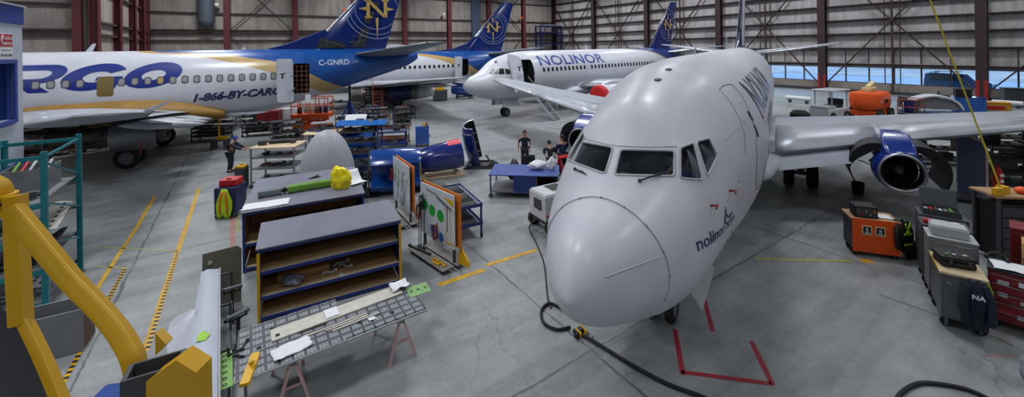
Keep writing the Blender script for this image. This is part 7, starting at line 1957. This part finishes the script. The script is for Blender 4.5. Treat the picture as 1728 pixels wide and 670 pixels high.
m = MB(); m.bx(-.1, .1, -.06, .06, .001, .2, .02); q = m.done('yellow_block', 'yellow', smooth=0); q.location = on(wb, (.08, -.16, hb_)); tag(q, 'yellow block at the near left corner of the wood bench', 'block')
q = vest('orange and yellow vest heaped over the right end of the wood bench', on(wb, (.95, -.27, hb_ + .02)), R(-8), .5, .8)
m = MB(); m.ball((0, 0, .08), .13, (1.2, 1, .7), 14); q = m.done('orange_cap', 'orange'); q.location = on(wb, (.8, .05, hb_)); tag(q, 'bright orange cap on the wood bench', 'cap')
st0 = P(1690, 322, 10.35); st1 = P(1536, -90, 10.35)
m = MB(); m.bar(st0, st1, .045, .006, (0, 1, 0)); q = m.done('yellow_strap', M('strap_yellow', (196, 180, 40), .6), smooth=0); tag(q, 'taut yellow strap coming down from the roof to the wood bench', 'strap')
# dark bucket under the engine
p = G(1448, 327); m = MB(); m.lathe([(.01, 0), (.17, 0), (.2, .42), (.185, .42), (.16, .03), (.01, .03)], None, 20); q = m.done('bucket', 'soot'); q.location = p; q.location.z = 0; tag(q, 'black bucket on the floor left of the near blue engine', 'bucket')
# panel trolley, red post, storage racks under the near wing
p = G(1640, 342); o = empty('panel_trolley', (p.x - .6, p.y + .5, 0), R(-38), 'tall blue-grey panel on a wheeled base under the near wing', 'trolley')
m = MB(); m.prism([(.45, 0, .3), (1.15, 0, .3), (1.15, 0, 1.85), (1.05, 0, 2.1), (.45, 0, 2.45)], (0, .05, 0)); m.done('panel_board', M('panel_slate', (66, 76, 104), .5), o, smooth=0)
m = MB(); m.bar((1.15, .025, .3), (1.15, .025, 1.85), .06); m.bar((1.15, .025, 1.85), (1.05, .025, 2.12), .06); m.bar((1.05, .025, 2.12), (.45, .025, 2.47), .06); m.done('edge_rim', 'pink_steel', o, smooth=0)
m = MB(); m.bx(-.1, 1.25, -.3, .4, .14, .2); m.done('base_frame', 'grey_dark', o, smooth=0)
for x in (0, 1.15):
    for y in (-.25, .35): caster(o, x, y, .06)
p = G(1634, 340); o = empty('extinguisher', (p.x + .62, p.y - .35, 0), 0, 'slim red extinguisher column beside the blue-grey panel trolley', 'extinguisher')
m = MB(); m.lathe([(.01, .1), (.13, .1), (.13, 1.15), (.08, 1.28), (.04, 1.3), (.04, 1.4), (.01, 1.4)], None, 20, cap=True); m.done('cylinder', 'red', o); m = MB(); m.bx(-.25, .25, -.2, .2, .0, .1, .02); m.done('base', 'black', o, smooth=0)
m = MB(); m.tube(smooth_path([(.04, 0, 1.36), (.2, -.1, 1.2), (.2, -.12, .8), (.14, -.12, .6)], 4), .02, 6); m.bx(-.08, .08, -.02, .02, 1.38, 1.44); m.done('hose', 'black', o)
for k in range(2): m = MB(); m.bx(-.06, .06, -.136, -.13, .8 + .2 * k, .9 + .2 * k); m.done('label_plate', 'paper', o, smooth=0)
RKS = []
for k, (px, py, L, lb) in enumerate(((1654, 322, 2.0, 'dark spares rack left of the yellow strap under the near wing'), (1722, 316, 2.0, 'dark spares rack right of the yellow strap under the near wing'), (1596, 292, 2.6, 'dark spares rack behind the slate panel under the near wing'))):
    sh_ = ['left spares rack by the strap', 'right spares rack by the strap', 'spares rack behind the slate panel'][k]
    p = G(px, py); r = rack(lb, (p.x, p.y + (.2, .9, 1.2)[k], 0), R(-16), L, .8, 2.2, (.25, .75, 1.22, 1.7), 'grey_dark', 'grey_dark', .05); RKS.append(r)
    n = k
    for z in (.25, .75, 1.22, 1.7):
        for i in range(4):
            loc = on(r, (.28 + .48 * i, .4, z + .012))
            if (i + int(z * 10) + k) % 3 == 0:
                q = carton('%s carton on the %s' % (['brown', 'grey', 'tan', 'dark'][(i + int(z * 4)) % 4], sh_), loc, R(-16), (.38, .36, .28 + .04 * (i % 2)), ['cardboard', 'grey_mid', 'wood', 'grey_dark'][(i + int(z * 4)) % 4], group='cartons on the %s' % sh_)
            else: put_part(n, loc, R(-16) + .3 * n, 'engine spare on the ' + sh_, 'spares on the ' + sh_, .5); 
            n += 1
    for i in range(3 if k < 2 else 0):
        mt = [['red', 'orange_band', 'yellow'], ['orange_band', 'yellow', 'red'], ['navy', 'grey_light', 'grey_mid']][k][i]
        m = MB(); m.bx(-.3, .3, -.14, .14, 0, .1, .02); m.bx(-.1, .1, -.03, .03, .1, .14, .01); q = m.done('flat_box', mt, smooth=0); q.location = on(r, (.45 + .7 * i, .4, 2.552 if False else 1.95 + .35)); q.location = on(r, (.36 + .64 * i, .4, 2.225)); q.rotation_euler.z = R(-16)
        tag(q, '%s flat box on the top of the %s' % ({'red': 'red', 'orange_band': 'orange', 'yellow': 'yellow', 'navy': 'navy', 'grey_light': 'light grey', 'grey_mid': 'mid grey'}[mt], sh_), 'box')
    m = MB(); m.bx(0, L, 0, .8, 2.2, 2.22); m.done('top_deck', 'grey_dark', r, smooth=0)
p = G(1722, 330); o = empty('black_cabinet', (p.x + .0, p.y - .8, 0), R(-40), 'tall near-black cabinet at the right border under the wing', 'cabinet')
m = MB(); m.bx(0, 1.2, 0, .6, .05, 2.35, .02); m.done('cabinet_body', M('cab_brown', (44, 36, 34), .5), o, smooth=0)
for x in (.03, .61): m = MB(); m.bx(x, x + .56, -.02, 0, .1, 2.3); dr = m.done('cabinet_door', 'cab_brown', o, smooth=0); m = MB(); m.bx(x + .46, x + .48, -.05, -.02, 1.1, 1.3); m.done('door_handle', 'grey_mid', dr, smooth=0)
m = MB(); m.bx(-.01, 1.21, -.02, .61, 2.35, 2.39); m.done('cornice', 'wood_pale', o, smooth=0)
# ------------------------------------------------------------------ far right, by the windows
p = G(1400, 203); tg = empty('tow_tractor', (p.x, p.y, 0), R(25), 'white towing tractor with a flat canopy by the far right wall', 'tractor')
m = MB(); m.loft([[(x, y, z) for x, y in ((-1.3, -.65), (1.3, -.65), (1.3, .65), (-1.3, .65))] for z in (.3, .85)] + [[(x, y, .95) for x, y in ((-1.25, -.6), (1.25, -.6), (1.25, .6), (-1.25, .6))]]); m.bx(-1.3, -.3, -.6, .6, .95, 1.15, .04); m.done('tractor_body', 'gpu_white', tg, smooth=0, bevel=.04)
for x in (-.85, .85):
    for y in (-.6, .6): wheel(tg, 'wheel', (x, y, .36), .36, .26)
for x in (-.75, 1.1):
    for y in (-.55, .55): m = MB(); m.bar((x, y, .95), (x, y, 2.15), .06); m.done('canopy_post', 'grey_light', tg, smooth=0)
m = MB(); m.bx(-.95, 1.3, -.7, .7, 2.15, 2.25, .03); m.done('canopy', 'white_paint', tg, smooth=0)
m = MB(); m.bx(.2, .75, -.5, .5, .95, 1.1, .04); m.bx(.7, .82, -.5, .5, 1.1, 1.55, .04); m.done('seat', 'black', tg, smooth=0)
m = MB(); m.lathe([(.16, -.015), (.19, 0), (.16, .015)], Matrix.Translation((-.25, -.25, 1.3)) @ rotm(0, R(-50), 0), 16); m.cyl((-.25, -.25, 1.3), (-.45, -.25, 1.1), .025); m.done('steering_wheel', 'black', tg)
p = G(1350, 206); m = MB(); m.lathe([(.02, 0), (.5, 0), (.62, .3), (.6, .62), (.4, .82), (.02, .86)], None, 20, cap=True); q = m.done('covered_engine', 'soot'); q.location = (p.x, p.y, 0); tag(q, 'round black covered unit on the floor left of the white tractor', 'engine')
p = G(1468, 200); bl = empty('boom_lift', (p.x, p.y, 0), R(30), 'orange boom lift with rounded counterweight by the far right wall', 'lift')
m = MB(); m.loft([[Vector((a * k_, b * k2, z)) for a, b in rounded(2.9, 1.9, .7, 6)] for z, k_, k2 in ((.75, .86, .8), (.85, .96, .94), (1.2, 1.0, 1.0), (1.75, 1.0, 1.0), (1.95, .95, .9), (2.0, .8, .7))]); m.done('counterweight', 'orange', bl, smooth=50)
m = MB(); m.bx(-1.2, 1.3, -.8, .8, .3, .7, .05); m.done('chassis', 'orange', bl, smooth=0)
for x in (-.85, .95):
    for y in (-.85, .85): wheel(bl, 'wheel', (x, y, .42), .42, .3)
m = MB(); m.bx(-.6, .5, -.3, .3, 2.0, 2.3, .05); m.bar((-.3, 0, 2.25), (.9, .1, 2.55), .3, .28); m.done('boom', 'cream', bl, smooth=0)
m = MB(); m.bx(-.3, .3, -.965, -.955, 1.25, 1.5); m.done('logo_plate', 'soot', bl, smooth=0)
m = MB(); m.bx(-1.0, -.7, -.965, -.958, 1.35, 1.42); m.done('decal', 'paper', bl, smooth=0)
bs = empty('boom_basket', (p.x + 2.55, p.y - .5, 0), R(30), 'red railed work basket beside the orange boom lift', 'basket')
m = MB(); m.bx(-.9, .9, -.5, .5, .4, .5); m.done('basket_floor', 'grey_dark', bs, smooth=0)
m = MB()
for z in (.95, 1.45):
    for a, b in (((-.87, -.47), (.87, -.47)), ((.87, -.47), (.87, .47)), ((.87, .47), (-.87, .47)), ((-.87, .47), (-.87, -.47))): m.cyl((*a, z), (*b, z), .035, n=8)
for x in (-.87, 0, .87):
    for y in (-.47, .47): m.cyl((x, y, .5), (x, y, 1.47), .03, n=8)
m.done('guard_rail', M('rail_red', (140, 60, 56), .5), bs)
m = MB(); m.bx(-.8, -.7, -.4, .4, 0, .4); m.bx(.7, .8, -.4, .4, 0, .4); m.done('skid', 'grey_dark', bs, smooth=0)
m = MB(); m.bx(-.4, .4, -.3, .3, 0, .9, .05); q = m.done('control_box', 'navy', smooth=0); q.location = on(bs, (0, 0, .502)); q.rotation_euler.z = R(30); tag(q, 'navy control box inside the red railed basket', 'box')
# white cowl lying on its stand
p = G(1580, 198); o = empty('engine_cowl', (p.x + .5, p.y + .8, 0), R(-24), 'white half cowl arched over a grey core by the far right wall', 'cowl')
T = Matrix.Translation((0, .6, .35)) @ Matrix.Rotation(R(90), 4, 'X')
m = MB(); shell(m, [(1.6, 0), (1.68, .3), (1.68, 1.0), (1.6, 1.2)], R(10), R(170), T @ Matrix.Diagonal((1, .75, 1, 1)), 30, .12); m.done('cowl_skin', 'white_paint', o, smooth=40)
m = MB(); m.loft([[T @ Vector((1.45 * math.cos(R(a)), 1.05 * math.sin(R(a)), z)) for a in range(10, 171, 10)] for z in (.2, 1.0)]); m.done('core_panel', 'grey_mid', o, smooth=40)
m = MB(); m.bx(-1.7, 1.7, -.7, .7, 0, .3); m.done('stand', 'steel_blue', o, smooth=0)
for nm, px, py, dx, lb, mt, d_ in (('blue_container', 1634, 190, 0, 'blue storage box near the far right wall', 'blue_paint', (1.7, 1.1, 1.15)), ('yellow_container', 1672, 188, 0, 'yellow and red container right of the blue storage box', 'cream', (1.9, 1.0, .7)), ('black_container', 1712, 180, 0, 'dark equipment crate at the far right by the wall', 'grey_dark', (1.4, 1.0, 1.5)), ('grey_container', 1530, 178, 0, 'grey crate right of the orange boom lift', 'grey_dark', (1.1, .8, .7))):
    p = G(px, py); o = empty(nm, (p.x + dx, p.y, 0), R(-34), lb, 'container'); w_, dd_, h_ = d_
    m = MB(); m.bx(-w_ / 2, w_ / 2, -dd_ / 2, dd_ / 2, .12, h_, .04)
    for i in range(5): m.bx(-w_ / 2 + .1 + i * (w_ - .3) / 4, -w_ / 2 + .18 + i * (w_ - .3) / 4, -dd_ / 2 - .03, -dd_ / 2, .2, h_ - .1)
    m.done('container_body', {'yellow_container': M('amber', (196, 140, 30), .5)}.get(nm, mt), o, smooth=0)
    m = MB(); m.bx(-w_ / 2 - .03, w_ / 2 + .03, -dd_ / 2 - .03, dd_ / 2 + .03, h_, h_ + .08, .02); m.done('lid', {'yellow_container': 'amber', 'blue_container': 'blue_deep'}.get(nm, 'black'), o, smooth=0)
    for x in (-w_ / 2 + .15, w_ / 2 - .15): m = MB(); m.bx(x - .1, x + .1, -dd_ / 2, dd_ / 2, 0, .12); m.done('runner', 'grey_dark', o, smooth=0)
    if nm == 'blue_container':
        m = MB(); m.bx(-.5, .4, -.35, .35, 0, .62, .03); m.bx(-.42, .32, -.37, -.35, .1, .5); q = m.done('black_case', 'black', smooth=0); q.location = on(o, (-.25, 0, h_ + .082)); q.rotation_euler.z = R(-34); tag(q, 'black case on the blue storage box', 'case')
    if nm == 'yellow_container':
        m = MB(); m.bx(-.6, .6, -dd_ / 2 - .05, -dd_ / 2 - .03, .25, .5); m.done('red_panel', 'red', o, smooth=0)
for k, (px, py, L) in enumerate(((1347, 162, 2.0), (1568, 164, 1.7), (1606, 165, 1.5), (1700, 170, 1.6))):
    p = G(px, py + 6, .3); o = empty('white_tank', (p.x, p.y, 0), GA + R(90), ['white tube lying by the parapet left of the tractor', 'white tube lying by the parapet behind the white cowl', 'white tube lying by the parapet left of the blue box', 'white tube by the parapet at the far right'][k], 'tube')
    m = MB(); m.cyl((-L / 2, 0, .42), (L / 2, 0, .42), .2, n=18); m.ball((-L / 2, 0, .42), .2, (.4, 1, 1), 14); m.ball((L / 2, 0, .42), .2, (.4, 1, 1), 14); m.done('tube_body', 'paper', o); 
    for e in (-1, 1): m = MB(); m.bx(e * L * .35 - .08, e * L * .35 + .08, -.2, .2, 0, .26); m.done('chock', 'grey_dark', o, smooth=0)
p = G(1584, 184); o = empty('easel_stand', (p.x, p.y, 0), R(20), 'thin black A-shaped stand against the far parapet', 'stand')
for s in (-.5, .5): m = MB(); m.bar((s, 0, 0), (0, 0, 1.5), .06); m.done('leg', 'black', o, smooth=0)
m = MB(); m.bar((-.25, 0, .7), (.25, 0, .7), .05); m.done('cross_bar', 'black', o, smooth=0)
# pick-up seen through the window strip
w0 = wall_pt(1620, 137, 0) if False else None
u, v = uv_of(1618, 146); o_ = FI @ Vector((0, 0, H)); d_ = FI.to_3x3() @ Vector((u, 1, -v)); t_ = (4.5 - o_.x) / d_.x; tw = HALL @ (o_ + d_ * t_)
tk = empty('pickup_truck', (tw.x, tw.y, .25), GA + R(90), 'blue van parked outside, seen through the window strip', 'van')
m = MB(); secs = []
for x, z1, z2 in ((-2.4, .5, 1.0), (-2.3, .45, 1.15), (-1.3, .45, 1.25), (-.75, .45, 1.95), (1.9, .45, 2.05), (2.35, .5, 1.9), (2.45, .55, 1.2)):
    secs.append([Vector((x, -.95, z1)), Vector((x, .95, z1)), Vector((x, .98, (z1 + min(z2, 1.2)) / 2)), Vector((x, .86, z2)), Vector((x, -.86, z2)), Vector((x, -.98, (z1 + min(z2, 1.2)) / 2))])
m.loft(secs); m.done('van_body', M('van_blue', (36, 84, 120), .35), tk, smooth=30)
for x in (-1.5, 1.5):
    for y in (-.85, .85): wheel(tk, 'wheel', (x, y, .38), .38, .26)
for x0, x1 in ((-.6, .3), (.4, 1.3), (1.38, 1.95)):
    for s in (-1, 1): m = MB(); m.prism([(x0, s * .955, 1.25), (x1, s * .955, 1.25), (x1, s * .89, 1.85), (x0 + (.2 if x0 < -.5 else 0), s * .89, 1.85)], (0, s * .02, 0)); m.done('side_window', M('van_glass', (14, 24, 34), .1), tk, smooth=0)
m = MB(); m.bx(-.2, 1.9, -.8, -.74, 2.12, 2.16); m.bx(-.2, 1.9, .74, .8, 2.12, 2.16); m.bx(0, .05, -.8, .8, 2.05, 2.14); m.bx(1.6, 1.65, -.8, .8, 2.05, 2.14); m.done('roof_rack', 'black', tk, smooth=0)
m = MB(); m.bx(-2.47, -2.4, -.8, -.5, .8, .98); m.bx(-2.47, -2.4, .5, .8, .8, .98); m.done('headlight', 'paper', tk, smooth=0)
# red stand half hidden between the work table and the nose
p = G(954, 305); o = empty('step_stool', (p.x, p.y, 0), R(30), 'red steel step stool between the blue work table and the plane nose', 'stool')
for x in (-.28, .28):
    m = MB(); m.bar((x, -.3, 0), (x, -.05, 1.0), .05); m.bar((x, .3, 0), (x, .05, 1.0), .05); m.done('leg_frame', 'red', o, smooth=0)
for y, z in ((-.22, .33), (-.14, .66)):
    m = MB(); m.bx(-.27, .27, y - .09, y + .09, z - .015, z + .015); m.done('step', 'red', o, smooth=0)
m = MB(); m.bx(-.32, .32, -.16, .16, 1.0, 1.04, .01); m.done('top_step', 'red', o, smooth=0)
# ------------------------------------------------------------------ people
def skin_mesh(name, verts, edges, radii, mat_, parent, root=0, sub=1, mats=None, assign=None):
    me = bpy.data.meshes.new(name); me.from_pydata([tuple(v) for v in verts], edges, []); o = link_mesh(name, me, parent)
    md = o.modifiers.new('skin', 'SKIN'); md.use_smooth_shade = True; md.branch_smoothing = .4
    sk = me.skin_vertices[0].data
    for i, r in enumerate(radii):
        sk[i].radius = (r, r) if not isinstance(r, tuple) else r
        sk[i].use_root = (i == root)
    s = o.modifiers.new('sub', 'SUBSURF'); s.levels = sub; s.render_levels = sub
    bpy.context.view_layer.update(); ev = evaluated(o); o.modifiers.clear(); old = o.data; o.data = ev; bpy.data.meshes.remove(old)
    ev.materials.clear(); ev.materials.append(M(mat_) if isinstance(mat_, str) else mat_); ev.shade_smooth()
    return o
def person(label, loc, rz, hgt=1.76, pose=None, hair='hair_dark', top='shirt_navy', legs='denim', shoes='black', sleeves='long', tail=False):
    """local: +x is the way the person faces, +y their left"""
    k = hgt / 1.76; pz = pose or {}
    root = empty('person', loc, rz, label, 'person')
    lean = pz.get('lean', 0.0); crouch = pz.get('crouch', 0.0)
    hz = .93 - .38 * crouch; hip = Vector((0 - .15 * crouch, 0, hz))
    def up(dx, dz): return hip + Vector((dx * math.cos(lean) + dz * math.sin(lean), 0, dz * math.cos(lean) - dx * math.sin(lean)))
    chest, neck, headc = up(0, .34), up(.0, .54), up(.03, .72)
    V, E, Rr = [], [], []
    def add(p, r, e=None):
        V.append(Vector(p) * k); Rr.append(tuple(x * k for x in r) if isinstance(r, tuple) else r * k)
        if e is not None: E.append((e, len(V) - 1))
        return len(V) - 1
    pel = add(hip, (.12, .155)); wa = add(up(0, .16), (.105, .14), pel); ch = add(chest, (.115, .165), wa); sh_ = add(up(0, .47), (.08, .12), ch); nk = add(neck, .055, sh_); hb = add(up(.03, .62), (.075, .07), nk); hm = add(up(.035, .71), (.095, .08), hb); ht = add(up(.02, .80), (.06, .055), hm)
    arms = {}
    dflt = {'L': ((.02, .27, -.27), (.06, .28, -.53)), 'R': ((.02, -.27, -.27), (.06, -.28, -.53))}
    for sd, s in (('L', 1), ('R', -1)):
        e_, w_ = pz.get('arm' + sd, dflt[sd]); base = up(0, .47)
        a = add(base + Vector((0, s * .19, -.01)), .062, sh_); b = add(base + Vector(e_), .046, a); c = add(base + Vector(w_), .032, b)
        d = (Vector(w_) - Vector(e_)).normalized(); pm = add(base + Vector(w_) + d * .06, (.032, .02), c)
        side_ = Vector((1, 0, 0)) if abs(d.x) < .8 else Vector((0, 0, 1)); side_ = (side_ - d * side_.dot(d)).normalized(); crl = d.cross(side_) * (-s)
        for f, (off, ln_) in enumerate(((-.03, .068), (-.01, .08), (.01, .075), (.028, .058))):
            q = add(base + Vector(w_) + d * .10 + side_ * off, .0095, pm); q2 = add(base + Vector(w_) + d * (.10 + ln_ * .55) + side_ * off + crl * .008, .0085, q); add(base + Vector(w_) + d * (.10 + ln_) + side_ * off + crl * .03, .0075, q2)
        t = add(base + Vector(w_) + d * .05 + side_ * .035, .010, c); add(base + Vector(w_) + d * .09 + side_ * .055 + crl * .012, .009, t)
        arms[sd] = (a, b, c)
    legsV = {}
    for sd, s in (('L', 1), ('R', -1)):
        fx = pz.get('foot' + sd, (.0, s * .11)); kn = Vector((fx[0] * .5 + .04 + .30 * crouch, s * .105, .49 - .06 * crouch))
        a = add(hip + Vector((0, s * .095, -.06)), .088, pel); b = add(kn, .06, a); c = add((fx[0] - .02, fx[1], .10), .042, b); d = add((fx[0] + .12, fx[1] + s * .015, .045), (.035, .042), c)
        legsV[sd] = (a, b, c, d)
    body = skin_mesh('body', V, E, Rr, 'skin', root, pel, 1)
    def sub_(ids, grow, nm, mt, ed=None, extra=None):
        mp = {v: i for i, v in enumerate(ids)}; vs_ = [V[v] for v in ids]; es = [(mp[a], mp[b]) for a, b in E if a in mp and b in mp]; rs = [tuple(x + grow * k for x in Rr[v]) if isinstance(Rr[v], tuple) else (Rr[v] * 1.08 + grow * k) for v in ids]
        if extra: extra(vs_, es, rs, mp)
        return skin_mesh(nm, vs_, es, rs, mt, root, 0, 1)
    al = [arms[s][j] for s in 'LR' for j in ((0, 1, 2) if sleeves == 'long' else (0, 1))]
    def cut_short(vs_, es, rs, mp):
        if sleeves != 'long':
            for s in 'LR':
                a, b = mp[arms[s][0]], mp[arms[s][1]]; vs_[b] = vs_[a].lerp(vs_[b], .75); rs[b] = .06 * k
        i = mp[nk]; vs_[i] = vs_[mp[sh_]].lerp(vs_[i], .55); rs[i] = .062 * k
    sub_([pel, wa, ch, sh_, nk] + al, .026, 'jacket' if sleeves == 'long' else 'shirt', top, None, cut_short)
    lg = [legsV[s][j] for s in 'LR' for j in (0, 1, 2)]
    sub_([pel] + lg, .018, 'trousers', legs)
    for s in 'LR':
        c, d = legsV[s][2], legsV[s][3]; a = V[c]; b = V[d]
        m = MB(); dirv = (b - a); dirv.z = 0; dirv.normalize(); yv = Vector((-dirv.y, dirv.x, 0)); secs = []
        for t, w, h in ((-.07, .035, .09), (-.04, .046, .1), (.05, .045, .1), (.12, .05, .07), (.19, .045, .055), (.22, .03, .04)):
            q0 = Vector((a.x, a.y, 0)) + dirv * t * k
            secs.append([q0 + yv * (w * k * math.cos(u_)) + Vector((0, 0, max(0.0, h * k * (.5 + .5 * math.sin(u_))))) for u_ in [2 * PI * i / 12 for i in range(12)]])
        m.loft(secs); m.done('shoe', shoes, root, smooth=60)
    hc = V[hm]; hd = rotm(0, lean, 0)
    fz = rotm(0, 0, pz.get('turn', 0))
    m = MB(); m.ball(hc + fz @ Vector((-.02, 0, .035)) * k, .112 * k, (1.0, .86, .92), 16); 
    sub = m.done('hair', hair, root)
    # pull the hair off the face
    me = sub.data
    for v in me.vertices:
        q = fz.inverted() @ (v.co - hc)
        if q.x > .05 * k and q.z < .075 * k: v.co -= fz @ Vector(((q.x - .05 * k) * 1.0, 0, 0))
        if q.z < -.02 * k: v.co.z += (-.02 * k - q.z) * .7
    if tail:
        m = MB(); m.tube(smooth_path([hc + fz @ Vector((-.09, 0, .06)) * k, hc + fz @ Vector((-.16, .01, .02)) * k, hc + fz @ Vector((-.15, .02, -.1)) * k, hc + fz @ Vector((-.13, .02, -.2)) * k], 4), [.03 * k, .035 * k, .04 * k, .04 * k, .04 * k, .04 * k, .038 * k, .036 * k, .032 * k, .028 * k, .022 * k, .015 * k, .008 * k], 8); m.done('ponytail', hair, root)
    f = MB(); f.ball(hc + fz @ Vector((.1, 0, -.01)) * k, .02 * k, (1, .7, 1.1), 8); f.done('nose', 'skin', root)
    for s in (-1, 1):
        f = MB(); f.ball(hc + fz @ Vector((.082, s * .032, .018)) * k, .011 * k, (1, 1.3, .8), 8); f.done('eye', 'soot', root)
        f = MB(); f.ball(hc + fz @ Vector((0, s * .084, -.005)) * k, .028 * k, (.7, .35, 1.1), 8); f.done('ear', 'skin', root)
    f = MB(); f.ball(hc + fz @ Vector((.088, 0, -.05)) * k, .018 * k, (.5, 1.4, .35), 8); f.done('mouth', M('lip', (150, 84, 76), .6), root)
    return root
p = G(886, 283); person('man in dark blue work shirt standing alone on the open floor, facing the viewer', (p.x, p.y, 0), R(-80), 1.74, {'armL': ((.04, .27, -.27), (.12, .24, -.50)), 'armR': ((-.04, -.29, -.26), (-.02, -.30, -.52)), 'footL': (.05, .10), 'footR': (-.05, -.12)}, sleeves='short')
p = G(945, 297); person('person with ponytail in dark blue jacket standing near the far engine, seen from behind', (p.x + .12, p.y, 0), R(115), 1.78, {'turn': .7, 'armL': ((.1, .24, -.26), (.26, .18, -.42)), 'armR': ((.1, -.25, -.26), (.3, -.12, -.38))}, tail=True, top=M('jacket_blue', (20, 34, 74), .8))
p = G(929, 300); person('person in black jacket bending beside the blue work table, back to the viewer', (p.x + .0, p.y - .1, 0), R(100), 1.62, {'lean': .28, 'armL': ((.2, .22, -.2), (.38, .14, -.36)), 'armR': ((.2, -.24, -.2), (.4, -.12, -.34))}, top='black')
p = G(394, 290); person('mechanic in blue cap and dark clothes stooping beside the plywood-topped rack', (p.x - .15, p.y, 0), R(8), 1.7, {'lean': .35, 'armL': ((.2, .22, -.18), (.42, .16, -.26)), 'armR': ((.22, -.24, -.18), (.44, -.12, -.28))}, hair=M('cap_blue', (20, 50, 150), .7), top='denim')
p = on(rp, (-.42, .1, 0)); m = MB(); m.bx(-.18, .18, -.18, .18, .04, .8, .02); m.bx(-.2, .2, -.2, .2, .8, .84); m.bx(-.16, .16, -.19, -.18, .1, .4); q = m.done('parts_bin', 'grey_dark', smooth=0); q.location = (p.x, p.y, 0); tag(q, 'dark parts bin between the mechanic and the plywood rack', 'bin')
m = MB(); m.bx(-.18, .18, -.16, .16, 0, .1, .02); m.bx(-.05, .05, -.05, .05, .1, .16); q = m.done('yellow_tray', 'yellow', smooth=0); q.location = (p.x, p.y, .842); tag(q, 'small yellow tray of tools by the mechanic', 'tray')
# the one at the controls: seated in the port seat, head and shoulders in the side window
pw = fr.matrix_world @ Vector((3.28, -.62, 2.915)); 
pil = person('person in blue shirt sitting in the front airplane, seen in its side window', (0, 0, 0), 0, 1.74, {'crouch': .9, 'armL': ((.2, .24, -.22), (.42, .14, -.18)), 'armR': ((.2, -.26, -.22), (.44, -.16, -.16)), 'footL': (.55, .12), 'footR': (.5, -.12)}, top=M('shirt_blue', (70, 96, 150), .8))
pil.location = fr.matrix_world @ Vector((2.86, -.70, 2.47)); pil.rotation_euler.z = PI / 2 - FP + PI
